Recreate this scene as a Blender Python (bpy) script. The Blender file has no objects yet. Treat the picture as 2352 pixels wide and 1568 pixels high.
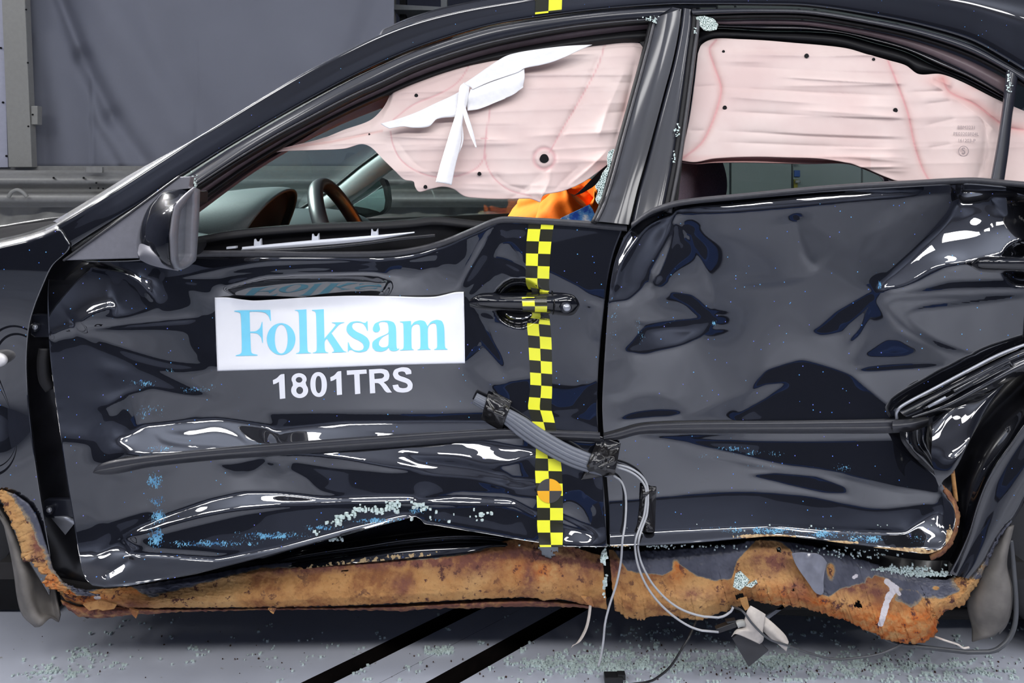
import bpy, bmesh, math, random
import numpy as np
from mathutils import Vector, Matrix
from mathutils.geometry import tessellate_polygon

random.seed(7); RNG = np.random.default_rng(7)
SC = bpy.context.scene
COL = SC.collection

# ---------------------------------------------------------------- camera
# side-on view of the car, level camera with a vertical shift (horizon above the frame's middle)
FPX = 1706.0; CX = 1176.0; HY = 415.0; CAMY = -1.45; CAMZ = 1.02
cam = bpy.data.cameras.new('camera'); camo = bpy.data.objects.new('camera', cam); COL.objects.link(camo)
camo.location = (0, CAMY, CAMZ); camo.rotation_euler = (math.pi / 2, 0, 0)
cam.sensor_width = 36; cam.lens = FPX / 2352 * 36; cam.shift_y = -(784 - HY) / 2352
cam.clip_start = 0.05
SC.camera = camo

# ---------------------------------------------------------------- world, lamps, exposure
w = bpy.data.worlds.new('world'); SC.world = w; w.use_nodes = True
w.node_tree.nodes['Background'].inputs[0].default_value = (0.62, 0.66, 0.75, 1)
w.node_tree.nodes['Background'].inputs[1].default_value = 0.05
SC.view_settings.view_transform = 'Standard'; SC.view_settings.look = 'None'
SC.view_settings.gamma = 1; SC.view_settings.use_curve_mapping = False
SC.view_settings.exposure = 0.08

def area_lamp(name, loc, sx, sy, power, target, col=(1.0, 0.985, 0.97), spread=180):
    l = bpy.data.lights.new(name, 'AREA'); l.shape = 'RECTANGLE'; l.size = sx; l.size_y = sy
    l.energy = power; l.color = col; l.spread = math.radians(spread)
    o = bpy.data.objects.new(name, l); COL.objects.link(o); o.location = loc
    d = Vector(target) - Vector(loc)
    o.rotation_euler = d.to_track_quat('-Z', 'Y').to_euler()
    return o
# rows of lamps of the crash hall, hung above and in front of the car
for i in range(9):
    x = -4.4 + i * 1.1
    area_lamp('hall_lamp', (x, -2.9, 3.55), 0.75, 0.45, 20, (x * 0.5, -0.9, 0.4))
for i in range(5):
    x = -3.6 + i * 1.8
    area_lamp('hall_lamp', (x, -1.15, 3.75), 1.1, 0.22, 15, (x * 0.6, -0.6, 0.2))
for i in range(2):
    area_lamp('hall_lamp', (-5.6 + i * 0.9, 2.4, 3.4), 0.6, 0.25, 10, (-3.6 + i * 0.6, 3.6, 0.8))  # unseen lamps added behind the car, kept left so the curtain darkens rightward
for i in range(4):
    area_lamp('added_wall_fill', (-4.5 + i * 3.2, -5.4, 4.4), 0.8, 0.3, 42, (-4.5 + i * 3.2, -7.0, 2.2), (0.9, 0.95, 1.0), spread=130)  # added fill lights, brightening the unseen wall mirrored in the black paint
# added fill lights brightening the unseen ceiling that the doors mirror
for i in range(2):
    area_lamp('added_ceiling_fill', (-2.5 + i * 5.0, -2.4, 3.9), 2.5, 1.2, 42, (-2.5 + i * 5.0, -2.4, 6), (0.93, 0.96, 1.0))
# lamps over the bonnet side, shining down through the windscreen
for i in range(3):
    area_lamp('hall_lamp', (-2.9, 0.6 + i * 0.7, 3.1), 0.25, 0.6, 34, (0.0, 0.5, 0.85), spread=60)
# ---------------------------------------------------------------- helpers
def at(px, py, Y):
    d = Y - CAMY
    return ((px - CX) * d / FPX, Y, CAMZ - (py - HY) * d / FPX)
def atn(P, Y):
    P = np.asarray(P, float); d = np.asarray(Y, float) - CAMY
    return np.stack([(P[..., 0] - CX) * d / FPX, d + CAMY, CAMZ - (P[..., 1] - HY) * d / FPX], -1)
def lin(r, g, b):
    f = lambda c: (c / 255 / 12.92) if c / 255 <= 0.04045 else ((c / 255 + 0.055) / 1.055) ** 2.4
    return (f(r), f(g), f(b), 1.0)

def cr(pts, n, straight=False, by=None):
    """resample a polyline to n points evenly along its length, smooth unless straight"""
    P = np.asarray(pts, float)
    if len(P) == 1: return np.repeat(P, n, 0)
    d = np.linalg.norm(np.diff(P[:, :2], axis=0), axis=1) + (np.abs(np.diff(P[:, 2])) * 1000 if P.shape[1] > 2 else 0)
    s = np.concatenate([[0], np.cumsum(d + 1e-9)])
    if straight or len(P) < 3:
        t = np.linspace(0, s[-1], n)
        return np.stack([np.interp(t, s, P[:, k]) for k in range(P.shape[1])], -1)
    m = np.zeros_like(P)
    m[1:-1] = (P[2:] - P[:-2]) / (s[2:] - s[:-2])[:, None]
    m[0] = (P[1] - P[0]) / (s[1] - s[0]); m[-1] = (P[-1] - P[-2]) / (s[-1] - s[-2])
    def ev(t):
        k = np.clip(np.searchsorted(s, t, side='right') - 1, 0, len(P) - 2)
        h = (s[k + 1] - s[k])[:, None]; u = ((t - s[k])[:, None]) / h
        return (2*u**3 - 3*u**2 + 1) * P[k] + (u**3 - 2*u**2 + u) * h * m[k] + (-2*u**3 + 3*u**2) * P[k+1] + (u**3 - u**2) * h * m[k+1]
    return ev(np.linspace(0, s[-1], n))

def link(o, parent=None):
    COL.objects.link(o)
    if parent is not None:
        o.parent = parent
        o.matrix_parent_inverse = WM[parent.name].inverted() if parent.name in WM else Matrix.Identity(4)
    return o
WM = {}
def empty(name, loc, label=None, cat=None, group=None, parent=None):
    o = bpy.data.objects.new(name, None); o.empty_display_size = 0.1
    if parent is None:
        o.location = loc; COL.objects.link(o); WM[o.name] = Matrix.Translation(loc)
    else:
        link(o, parent); o.location = loc; WM[o.name] = Matrix.Translation(loc)
    tag(o, label, cat, group)
    return o
def tag(o, label=None, cat=None, group=None, kind=None):
    if label: o['label'] = label
    if cat: o['category'] = cat
    if group: o['group'] = group
    if kind: o['kind'] = kind
    return o
def mesh_obj(name, verts, faces, mat, parent=None, smooth=True, uv=None, attrs=None):
    me = bpy.data.meshes.new(name)
    me.from_pydata([tuple(v) for v in verts], [], [tuple(f) for f in faces])
    if smooth: me.polygons.foreach_set('use_smooth', np.ones(len(me.polygons), bool))
    if uv is not None:
        l = me.uv_layers.new(name='UVMap'); vi = np.zeros(len(me.loops), int); me.loops.foreach_get('vertex_index', vi)
        l.data.foreach_set('uv', np.asarray(uv, np.float32)[vi].ravel())
    for k, a in (attrs or {}).items():
        at_ = me.attributes.new(k, 'FLOAT', 'POINT'); at_.data.foreach_set('value', np.asarray(a, np.float32).ravel())
    if mat: me.materials.append(mat)
    me.update()
    o = bpy.data.objects.new(name, me)
    return link(o, parent)
def grid_faces(nv, nu, cu=False, cv=False):
    i = np.arange(nv if cv else nv - 1)[:, None]; j = np.arange(nu if cu else nu - 1)[None, :]
    a = i * nu + j; b = i * nu + (j + 1) % nu; c = ((i + 1) % nv) * nu + (j + 1) % nu; d = ((i + 1) % nv) * nu + j
    return np.stack([a, d, c, b], -1).reshape(-1, 4)
def grid_obj(name, V, mat, parent=None, cu=False, uv=None, attrs=None, smooth=True, thick=0, keep=None):
    nv, nu = V.shape[:2]
    F = grid_faces(nv, nu, cu)
    if keep is not None: F = F[keep(F)]
    o = mesh_obj(name, V.reshape(-1, 3), F.tolist(), mat, parent, smooth, uv, attrs)
    if thick:
        m = o.modifiers.new('solid', 'SOLIDIFY'); m.thickness = abs(thick); m.offset = -1 if thick > 0 else 1
    return o
def tumble(py):
    """lean of the glasshouse: how far the side is set back at picture height py"""
    py = np.asarray(py, float)
    return np.where(py < 520, 0.015 + (520 - py) / 520 * 0.19 + ((520 - np.minimum(py, 520)) / 520) ** 2 * 0.03, 0.015)
def loft(name, rows, mat, parent=None, n=60, m=4, dy=0.0, base=tumble, straight=False, rstraight=False, thick=0, cu=False, smooth=True, attrs=None):
    """surface through picture-plane polylines, each point (px, py[, set-back added to the body side])"""
    R = []
    for r in rows:
        r = [(p[0], p[1], (p[2] if len(p) > 2 else 0.0)) for p in r]
        R.append(cr(r, n, straight))
    R = np.array(R)
    k = (len(rows) - 1) * m + 1
    if m > 1:
        R = np.stack([cr_u(R[:, j], k, rstraight) for j in range(n)], 1)
    Y = base(R[..., 1]) + R[..., 2] + dy
    A = attrs(R[..., 0].ravel(), R[..., 1].ravel()) if attrs else None
    return grid_obj(name, atn(R[..., :2], Y), mat, parent, cu=cu, thick=thick, smooth=smooth, attrs=A)
def cr_u(P, n, straight=False):
    """uniform parameter resample (keeps the rows where they are)"""
    s = np.arange(len(P)); t = np.linspace(0, len(P) - 1, n)
    if straight or len(P) < 3: return np.stack([np.interp(t, s, P[:, k]) for k in range(P.shape[1])], -1)
    m = np.zeros_like(P); m[1:-1] = (P[2:] - P[:-2]) / 2; m[0] = P[1] - P[0]; m[-1] = P[-1] - P[-2]
    k = np.clip(np.floor(t).astype(int), 0, len(P) - 2); u = (t - k)[:, None]
    return (2*u**3 - 3*u**2 + 1) * P[k] + (u**3 - 2*u**2 + u) * m[k] + (-2*u**3 + 3*u**2) * P[k+1] + (u**3 - u**2) * m[k+1]
def coons(top, bottom, left, right, nu, nv, st=(0, 0, 0, 0)):
    T = cr(top, nu, st[0]); B = cr(bottom, nu, st[1]); L = cr(left, nv, st[2]); R = cr(right, nv, st[3])
    u = np.linspace(0, 1, nu)[None, :, None]; v = np.linspace(0, 1, nv)[:, None, None]
    return (1 - v) * T[None] + v * B[None] + (1 - u) * L[:, None] + u * R[:, None] - ((1-u)*(1-v)*T[0] + u*(1-v)*T[-1] + (1-u)*v*B[0] + u*v*B[-1])
def tube(name, pts, r, mat, parent=None, n=40, k=8, straight=False, flat=1.0, caps=True):
    P = cr(np.array([(p[0]*1000, p[1]*1000, p[2]*1000) for p in pts]) , n, straight) / 1000 if len(pts) > 1 else np.array(pts)
    rr = np.full(n, r) if np.isscalar(r) else np.interp(np.linspace(0, 1, n), np.linspace(0, 1, len(r)), r)
    T = np.gradient(P, axis=0); T /= np.linalg.norm(T, axis=1)[:, None] + 1e-12
    up = np.array([0, 1, 0.0]) if abs(T[:, 1]).max() < 0.95 else np.array([0.3, 0.2, 1.0])
    A = np.cross(T, up); A /= np.linalg.norm(A, axis=1)[:, None] + 1e-12; Bv = np.cross(T, A)
    th = np.linspace(0, 2*np.pi, k, endpoint=False)
    V = P[:, None] + rr[:, None, None] * (np.cos(th)[None, :, None] * A[:, None] + flat * np.sin(th)[None, :, None] * Bv[:, None])
    F = grid_faces(n, k, True).tolist()
    if caps: F += [list(range(k)), list(range((n-1)*k + k - 1, (n-1)*k - 1, -1))]
    return mesh_obj(name, V.reshape(-1, 3), F, mat, parent)
def ptube(name, pts, r, mat, parent=None, **kw):
    """tube through picture points (px, py, Y)"""
    return tube(name, [at(*p) for p in pts], r, mat, parent, **kw)
def plate(name, pts, Y, depth, mat, parent=None, bevel=0.0, smooth=False, n=0, base=None, straight=True):
    """solid plate with a picture outline; Y scalar or per-point third value"""
    P = [(p[0], p[1], p[2] if len(p) > 2 else Y) for p in pts]
    if n: P = cr(P + [P[0]], n + 1, straight)[:-1].tolist()
    f = [at(*p) for p in P]; b = [at(p[0], p[1], p[2]) for p in P]; b = [(x, y + depth, z) for x, y, z in b]
    N = len(P); tris = tessellate_polygon([[Vector((p[0], p[1], 0)) for p in P]])
    F = [list(t) for t in tris] + [[i + N for i in t][::-1] for t in tris] + [[i, (i+1) % N, (i+1) % N + N, i + N] for i in range(N)]
    o = mesh_obj(name, f + b, F, mat, parent, smooth)
    bm = bmesh.new(); bm.from_mesh(o.data); bmesh.ops.recalc_face_normals(bm, faces=bm.faces); bm.to_mesh(o.data); bm.free()
    if bevel:
        mo = o.modifiers.new('bev', 'BEVEL'); mo.width = bevel; mo.segments = 2; mo.limit_method = 'ANGLE'
    return o
def box(name, lo, hi, mat, parent=None, bevel=0.0, rz=0.0):
    c = [(lo[i] + hi[i]) / 2 for i in range(3)]; h = [(hi[i] - lo[i]) / 2 for i in range(3)]
    V = []
    for z in (-1, 1):
        for x, y in ((-1, -1), (1, -1), (1, 1), (-1, 1)):
            dx, dy = x * h[0], y * h[1]
            V.append((c[0] + dx * math.cos(rz) - dy * math.sin(rz), c[1] + dx * math.sin(rz) + dy * math.cos(rz), c[2] + z * h[2]))
    F = [(3, 2, 1, 0), (4, 5, 6, 7), (0, 1, 5, 4), (1, 2, 6, 5), (2, 3, 7, 6), (3, 0, 4, 7)]
    o = mesh_obj(name, V, F, mat, parent, False)
    if bevel:
        mo = o.modifiers.new('bev', 'BEVEL'); mo.width = bevel; mo.segments = 2
    return o
def dist_poly(X, Yp, pts, closed=False):
    P = list(pts) + ([pts[0]] if closed else [])
    D = np.full(X.shape, 1e9); S = np.zeros(X.shape); acc = 0
    L = sum(math.dist(P[i][:2], P[i+1][:2]) for i in range(len(P)-1)) + 1e-9
    for i in range(len(P) - 1):
        ax, ay = P[i][:2]; bx, by = P[i+1][:2]; dx, dy = bx-ax, by-ay; l2 = dx*dx + dy*dy + 1e-9
        t = np.clip(((X-ax)*dx + (Yp-ay)*dy) / l2, 0, 1)
        d = np.hypot(X - ax - t*dx, Yp - ay - t*dy)
        k = d < D; D = np.where(k, d, D); S = np.where(k, (acc + t*math.sqrt(l2)) / L, S); acc += math.sqrt(l2)
    return D, S
def inside(X, Yp, pts):
    r = np.zeros(X.shape, bool); n = len(pts); j = n - 1
    for i in range(n):
        xi, yi = pts[i][:2]; xj, yj = pts[j][:2]
        c = ((yi > Yp) != (yj > Yp)) & (X < (xj - xi) * (Yp - yi) / ((yj - yi) + 1e-12) + xi)
        r ^= c; j = i
    return r
def sstep(x): x = np.clip(x, 0, 1); return x*x*(3-2*x)
# ---------------------------------------------------------------- materials
def new_mat(name):
    m = bpy.data.materials.new(name); m.use_nodes = True
    nt = m.node_tree; b = nt.nodes['Principled BSDF']
    return m, nt, b
def sset(b, **kw):
    names = dict(color='Base Color', rough='Roughness', metal='Metallic', spec='Specular IOR Level', coat='Coat Weight', crough='Coat Roughness', cior='Coat IOR', ior='IOR', trans='Transmission Weight', alpha='Alpha', sss='Subsurface Weight', sheen='Sheen Weight')
    for k, v in kw.items(): b.inputs[names[k]].default_value = v
def node(nt, t, **kw):
    n = nt.nodes.new(t)
    for k, v in kw.items():
        if isinstance(k, str) and hasattr(n, k): setattr(n, k, v)
    return n
def noise(nt, scale, detail=4, rough=0.55, vec=None, stretch=None):
    tc = nt.nodes.new('ShaderNodeTexCoord'); src = tc.outputs['Object']
    if stretch:
        mp = nt.nodes.new('ShaderNodeMapping'); mp.inputs['Scale'].default_value = stretch
        nt.links.new(src, mp.inputs[0]); src = mp.outputs[0]
    n = nt.nodes.new('ShaderNodeTexNoise'); n.inputs['Scale'].default_value = scale
    n.inputs['Detail'].default_value = detail; n.inputs['Roughness'].default_value = rough
    nt.links.new(src, n.inputs['Vector'])
    return n.outputs[0]
def ramp(nt, fac, stops):
    r = nt.nodes.new('ShaderNodeValToRGB'); e = r.color_ramp.elements
    while len(e) < len(stops): e.new(0.5)
    for i, (p, c) in enumerate(stops):
        e[i].position = p; e[i].color = c if len(c) == 4 else (*c, 1)
    nt.links.new(fac, r.inputs[0]); return r.outputs[0]
def mixc(nt, fac, a, b):
    m = nt.nodes.new('ShaderNodeMix'); m.data_type = 'RGBA'
    for s, v in ((m.inputs[0], fac), (m.inputs[6], a), (m.inputs[7], b)):
        if hasattr(v, 'is_linked'): nt.links.new(v, s)
        else: s.default_value = v
    return m.outputs[2]
def mathn(nt, op, a, b=0.0, c=None, clamp=False):
    m = nt.nodes.new('ShaderNodeMath'); m.operation = op; m.use_clamp = clamp
    for s, v in zip(m.inputs, (a, b, c)):
        if v is None: continue
        if hasattr(v, 'is_linked'): nt.links.new(v, s)
        else: s.default_value = v
    return m.outputs[0]
def attr(nt, name):
    a = nt.nodes.new('ShaderNodeAttribute'); a.attribute_name = name; return a.outputs['Fac']
def bump(nt, b, h, strength=0.3, dist=0.002):
    n = nt.nodes.new('ShaderNodeBump'); n.inputs['Strength'].default_value = strength; n.inputs['Distance'].default_value = dist
    nt.links.new(h, n.inputs['Height']); nt.links.new(n.outputs[0], b.inputs['Normal'])
def plain(name, color, rough=0.5, metal=0.0, spec=0.5, coat=0.0, var=0.12, scale=40, bmp=0.0, **kw):
    """plain surface with slight procedural mottling"""
    m, nt, b = new_mat(name); sset(b, rough=rough, metal=metal, spec=spec, coat=coat, **kw)
    c = Vector(color[:3]); n = noise(nt, scale, 3)
    nt.links.new(ramp(nt, n, [(0.3, tuple(c * (1 - var))), (0.7, tuple(c * (1 + var)))]), b.inputs['Base Color'])
    if bmp: bump(nt, b, n, bmp)
    return m
def paint_mat(name='black_paint', dusty=1.0, cior=2.2):
    m, nt, b = new_mat(name)
    sset(b, rough=0.42, spec=0.3, coat=1.0, crough=0.018, cior=cior, metal=0.55)
    # sparse flecks of dust and blue barrier paint scuffed onto the black lacquer
    tc = nt.nodes.new('ShaderNodeTexCoord')
    v = nt.nodes.new('ShaderNodeTexVoronoi'); v.inputs['Scale'].default_value = 70; nt.links.new(tc.outputs['Object'], v.inputs['Vector'])
    fleck = mathn(nt, 'LESS_THAN', v.outputs['Distance'], 0.075 * dusty)
    vn = nt.nodes.new('ShaderNodeTexWhiteNoise'); nt.links.new(v.outputs['Color'], vn.inputs['Vector'])
    pick = mathn(nt, 'GREATER_THAN', vn.outputs['Value'], 0.45)
    fleck = mathn(nt, 'MULTIPLY', fleck, pick)
    fcol = ramp(nt, vn.outputs['Value'], [(0.45, lin(120, 120, 215)), (0.75, lin(70, 130, 230)), (1.0, lin(110, 190, 235))])
    n1 = noise(nt, 380, 3, 0.7, stretch=(1, 1, 0.6)); n2 = noise(nt, 45, 3, 0.6)
    s = attr(nt, 'scuff')
    thr = mathn(nt, 'SUBTRACT', 0.78, mathn(nt, 'MULTIPLY', s, 0.40))
    nn = mathn(nt, 'ADD', mathn(nt, 'MULTIPLY', n1, 0.7), mathn(nt, 'MULTIPLY', n2, 0.3))
    sc = mathn(nt, 'MULTIPLY', mathn(nt, 'GREATER_THAN', nn, thr), mathn(nt, 'GREATER_THAN', s, 0.02))
    scol = ramp(nt, n2, [(0.35, lin(58, 108, 155)), (0.65, lin(112, 170, 200))])
    c0 = mixc(nt, fleck, (0.0055, 0.0062, 0.0105, 1), fcol)
    c1 = mixc(nt, sc, c0, scol)
    e = attr(nt, 'rust'); ne = noise(nt, 120, 4)
    rk = mathn(nt, 'GREATER_THAN', mathn(nt, 'ADD', e, mathn(nt, 'MULTIPLY', mathn(nt, 'SUBTRACT', ne, 0.5), 0.9)), 0.55)
    c2 = mixc(nt, rk, c1, ramp(nt, ne, [(0.35, lin(120, 80, 45)), (0.6, lin(190, 165, 125))]))
    nt.links.new(c2, b.inputs['Base Color'])
    dull = mathn(nt, 'MAXIMUM', mathn(nt, 'MAXIMUM', sc, rk), fleck)
    nt.links.new(mathn(nt, 'SUBTRACT', 1.0, dull), b.inputs['Coat Weight'])
    nt.links.new(mathn(nt, 'MULTIPLY', mathn(nt, 'SUBTRACT', 1.0, dull), 0.55), b.inputs['Metallic'])
    return m
def rust_mat(name='rusted_steel'):
    m, nt, b = new_mat(name); sset(b, rough=0.75, spec=0.25)
    nA = noise(nt, 9, 6, 0.62); nB = noise(nt, 55, 5, 0.65); nC = noise(nt, 130, 4, 0.6)
    base = ramp(nt, nA, [(0.28, lin(112, 72, 54)), (0.38, lin(142, 94, 60)), (0.46, lin(180, 132, 82)), (0.66, lin(197, 156, 104)), (0.8, lin(162, 112, 70))])
    hot = mixc(nt, mathn(nt, 'MULTIPLY', attr(nt, 'hot'), ramp_fac(nt, nB, 0.35, 0.6)), base, lin(182, 92, 30))
    dk = mixc(nt, mathn(nt, 'MULTIPLY', attr(nt, 'dark'), mathn(nt, 'ADD', 0.35, ramp_fac(nt, nB, 0.35, 0.55)), clamp=True), hot, lin(122, 78, 66))
    pits = mathn(nt, 'MULTIPLY', ramp_fac(nt, nB, 0.575, 0.625), ramp_fac(nt, nA, 0.36, 0.5))
    c = mixc(nt, pits, dk, lin(88, 56, 52))
    grit = mixc(nt, mathn(nt, 'MULTIPLY', ramp_fac(nt, nC, 0.55, 0.7), 0.35), c, lin(96, 60, 40))
    # remains of paint: grey-blue lacquer film where the sheet has not flaked
    p = attr(nt, 'paint'); nP = noise(nt, 38, 6, 0.7)
    k = ramp_fac(nt, mathn(nt, 'ADD', p, mathn(nt, 'MULTIPLY', mathn(nt, 'SUBTRACT', nP, 0.5), 1.15)), 0.50, 0.54)
    pc = ramp(nt, noise(nt, 20, 4), [(0.3, lin(66, 68, 80)), (0.7, lin(98, 100, 113))])
    halo = ramp_fac(nt, mathn(nt, 'ADD', p, mathn(nt, 'MULTIPLY', mathn(nt, 'SUBTRACT', nP, 0.5), 1.0)), 0.74, 0.56)
    pc = mixc(nt, mathn(nt, 'MULTIPLY', halo, 0.6), pc, lin(168, 148, 112))
    col = mixc(nt, k, grit, pc)
    ch = attr(nt, 'chalk'); kc = ramp_fac(nt, mathn(nt, 'ADD', ch, mathn(nt, 'MULTIPLY', mathn(nt, 'SUBTRACT', nB, 0.5), 1.3)), 0.5, 0.56)
    col = mixc(nt, kc, col, lin(205, 200, 205))
    nt.links.new(col, b.inputs['Base Color'])
    nt.links.new(mixr(nt, k, 0.78, 0.34), b.inputs['Roughness'])
    h = mathn(nt, 'ADD', mathn(nt, 'MULTIPLY', nB, 0.6), mathn(nt, 'MULTIPLY', nC, 0.4)); h = mathn(nt, 'MULTIPLY', h, mathn(nt, 'SUBTRACT', 1.25, k))
    bump(nt, b, h, 0.55, 0.004)
    return m
def ramp_fac(nt, f, lo, hi):
    n = nt.nodes.new('ShaderNodeMapRange'); n.clamp = True
    n.inputs[1].default_value = lo; n.inputs[2].default_value = hi
    nt.links.new(f, n.inputs[0]); return n.outputs[0]
def mixr(nt, fac, a, b):
    return mathn(nt, 'ADD', a, mathn(nt, 'MULTIPLY', fac, b - a))
def glass_mat(name, tint, fog=0.0):
    m = bpy.data.materials.new(name); m.use_nodes = True; nt = m.node_tree; nt.nodes.clear()
    o = nt.nodes.new('ShaderNodeOutputMaterial'); t = nt.nodes.new('ShaderNodeBsdfTransparent'); g = nt.nodes.new('ShaderNodeBsdfGlossy')
    t.inputs[0].default_value = tint; g.inputs['Roughness'].default_value = 0.01
    f = nt.nodes.new('ShaderNodeFresnel'); f.inputs[0].default_value = 1.5
    mx = nt.nodes.new('ShaderNodeMixShader'); nt.links.new(f.outputs[0], mx.inputs[0]); nt.links.new(t.outputs[0], mx.inputs[1]); nt.links.new(g.outputs[0], mx.inputs[2])
    last = mx.outputs[0]
    if fog:
        d = nt.nodes.new('ShaderNodeBsdfDiffuse'); d.inputs[0].default_value = (0.6, 0.72, 0.72, 1)
        m2 = nt.nodes.new('ShaderNodeMixShader'); m2.inputs[0].default_value = fog
        n = noise(nt, 3, 3); nt.links.new(mathn(nt, 'MULTIPLY', n, fog * 2), m2.inputs[0])
        nt.links.new(last, m2.inputs[1]); nt.links.new(d.outputs[0], m2.inputs[2]); last = m2.outputs[0]
    nt.links.new(last, o.inputs[0]); return m

M = {}
M['paint'] = paint_mat()
M['paint_clean'] = paint_mat('black_paint_roof', 0.75, 1.8)
M['rust'] = rust_mat()
M['gloss'] = plain('gloss_black_lacquer', (0.004, 0.0045, 0.007), 0.25, spec=0.03, coat=1.0, crough=0.02, cior=1.6, var=0.1)
M['frame'] = plain('satin_black_frame', lin(26, 28, 38), 0.42, spec=0.35, coat=0.5, var=0.05, crough=0.1)
M['sail'] = plain('grey_plastic_sail', lin(114, 114, 121), 0.42, spec=0.4, var=0.05, scale=120, bmp=0.02)
M['rubber'] = plain('black_rubber', lin(22, 22, 25), 0.55, spec=0.3, var=0.2)
M['rubber_grey'] = plain('worn_rubber_strip', lin(62, 62, 66), 0.45, spec=0.4, var=0.15, scale=90)
M['black'] = plain('black_cavity', (0.004, 0.004, 0.005), 0.6, spec=0.25, var=0.3)
M['matte'] = plain('matte_black_plastic', (0.006, 0.006, 0.007), 1.0, spec=0.02, var=0.2)
M['jamb'] = plain('black_jamb_paint', (0.006, 0.006, 0.008), 0.3, spec=0.35, coat=0.4, var=0.3, crough=0.15)
M['mould'] = plain('moulding_plastic', lin(48, 49, 55), 0.33, spec=0.45, var=0.08, scale=90)
M['trim_pink'] = plain('inner_flange', lin(96, 82, 86), 0.4, spec=0.4, var=0.1)
M['pillar_trim'] = plain('light_grey_pillar_trim', lin(190, 198, 198), 0.5, spec=0.3, var=0.04)
M['dash'] = plain('dark_dashboard_vinyl', lin(62, 68, 70), 0.5, spec=0.35, var=0.08, scale=300, bmp=0.08)
M['wheel'] = plain('steering_wheel_leather', lin(30, 30, 34), 0.34, spec=0.5, var=0.1)
M['mirror'] = plain('mirror_glass', (0.75, 0.78, 0.8), 0.02, metal=1.0, var=0.01)
M['silver'] = plain('bare_metal', lin(165, 168, 176), 0.35, metal=0.6, var=0.08)
M['white_bar'] = plain('white_door_bar', lin(205, 208, 216), 0.4, var=0.05)
M['cable'] = plain('grey_cable_jacket', lin(104, 108, 117), 0.4, spec=0.45, var=0.05)
M['cable_light'] = plain('light_grey_wire', lin(168, 170, 174), 0.45, spec=0.4, var=0.05)
M['cable_black'] = plain('black_wire', lin(30, 30, 32), 0.4, var=0.1)
M['cable_mid'] = plain('dark_grey_wire', lin(70, 72, 76), 0.4, var=0.1)
M['tape_black'] = plain('black_cloth_tape', lin(26, 25, 26), 0.22, spec=0.5, coat=0.5, var=0.2, scale=80)
M['sticker'] = plain('white_sticker', lin(240, 241, 246), 0.45, spec=0.4, var=0.01)
M['cyan'] = plain('cyan_print', lin(128, 218, 248), 0.45, spec=0.3, var=0.02)
M['white_print'] = plain('white_vinyl_letters', lin(240, 241, 247), 0.45, var=0.01)
M['orange'] = plain('orange_dummy_shirt', lin(245, 112, 22), 0.8, spec=0.2, var=0.08, scale=60, bmp=0.05)
M['belt'] = plain('black_seat_belt', lin(28, 20, 26), 0.7, var=0.2)
M['seat'] = plain('dark_seat_cloth', lin(104, 94, 108), 0.9, spec=0.15, var=0.15, scale=300)
M['paper'] = plain('dirty_white_paper', lin(196, 188, 180), 0.7, var=0.12, scale=60)
M['black_tag'] = plain('black_rubber_tag', lin(52, 52, 56), 0.5, var=0.1)
M['flap'] = plain('dirty_mud_flap', lin(104, 100, 96), 0.7, var=0.3, scale=22, bmp=0.1)
M['tyre'] = plain('tyre_rubber', lin(34, 34, 36), 0.6, var=0.15)
M['under'] = plain('dark_underbody', lin(26, 24, 24), 0.8, var=0.35, scale=14)
M['granule'] = plain('broken_glass', lin(200, 216, 213), 0.15, spec=0.7, var=0.15, scale=30)
M['granule_dark'] = plain('dirt_crumb', lin(62, 42, 34), 0.8, var=0.3)
M['windscreen'] = glass_mat('tinted_windscreen', (0.60, 0.76, 0.74, 1), 0.16)
M['farglass'] = glass_mat('tinted_side_glass', (0.82, 0.88, 0.86, 1), 0.0)
def airbag_mat():
    m, nt, b = new_mat('pink_airbag_cloth'); sset(b, rough=0.75, spec=0.2, sheen=0.1)
    n = noise(nt, 6, 4)
    c = ramp(nt, n, [(0.35, lin(205, 182, 178)), (0.65, lin(215, 197, 192))])
    c = mixc(nt, mathn(nt, 'MULTIPLY', attr(nt, 'seam'), 0.75, clamp=True), c, lin(196, 128, 136))
    c = mixc(nt, mathn(nt, 'MULTIPLY', attr(nt, 'flush'), 0.8, clamp=True), c, lin(200, 140, 134))
    nt.links.new(c, b.inputs['Base Color'])
    bump(nt, b, noise(nt, 900, 2), 0.08, 0.001)
    return m
M['airbag'] = airbag_mat()
M['fleece'] = plain('white_fleece_strip', lin(222, 222, 225), 0.85, spec=0.1, var=0.04, scale=80)
def checker_mat():
    m, nt, b = new_mat('yellow_black_checker_tape'); sset(b, rough=0.22, spec=0.5, coat=0.35)
    u = nt.nodes.new('ShaderNodeUVMap'); ck = nt.nodes.new('ShaderNodeTexChecker'); ck.inputs['Scale'].default_value = 1.0
    ck.inputs['Color1'].default_value = lin(240, 240, 62); ck.inputs['Color2'].default_value = lin(44, 44, 32)
    nt.links.new(u.outputs[0], ck.inputs['Vector']); nt.links.new(ck.outputs[0], b.inputs['Base Color'])
    return m
M['checker'] = checker_mat()
def marker_mat():
    m, nt, b = new_mat('orange_grey_quadrant_marker'); sset(b, rough=0.25, coat=0.3)
    u = nt.nodes.new('ShaderNodeUVMap'); ck = nt.nodes.new('ShaderNodeTexChecker'); ck.inputs['Scale'].default_value = 1.0
    ck.inputs['Color1'].default_value = lin(240, 176, 46); ck.inputs['Color2'].default_value = lin(72, 70, 70)
    nt.links.new(u.outputs[0], ck.inputs['Vector']); nt.links.new(ck.outputs[0], b.inputs['Base Color'])
    return m
M['marker'] = marker_mat()
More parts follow.
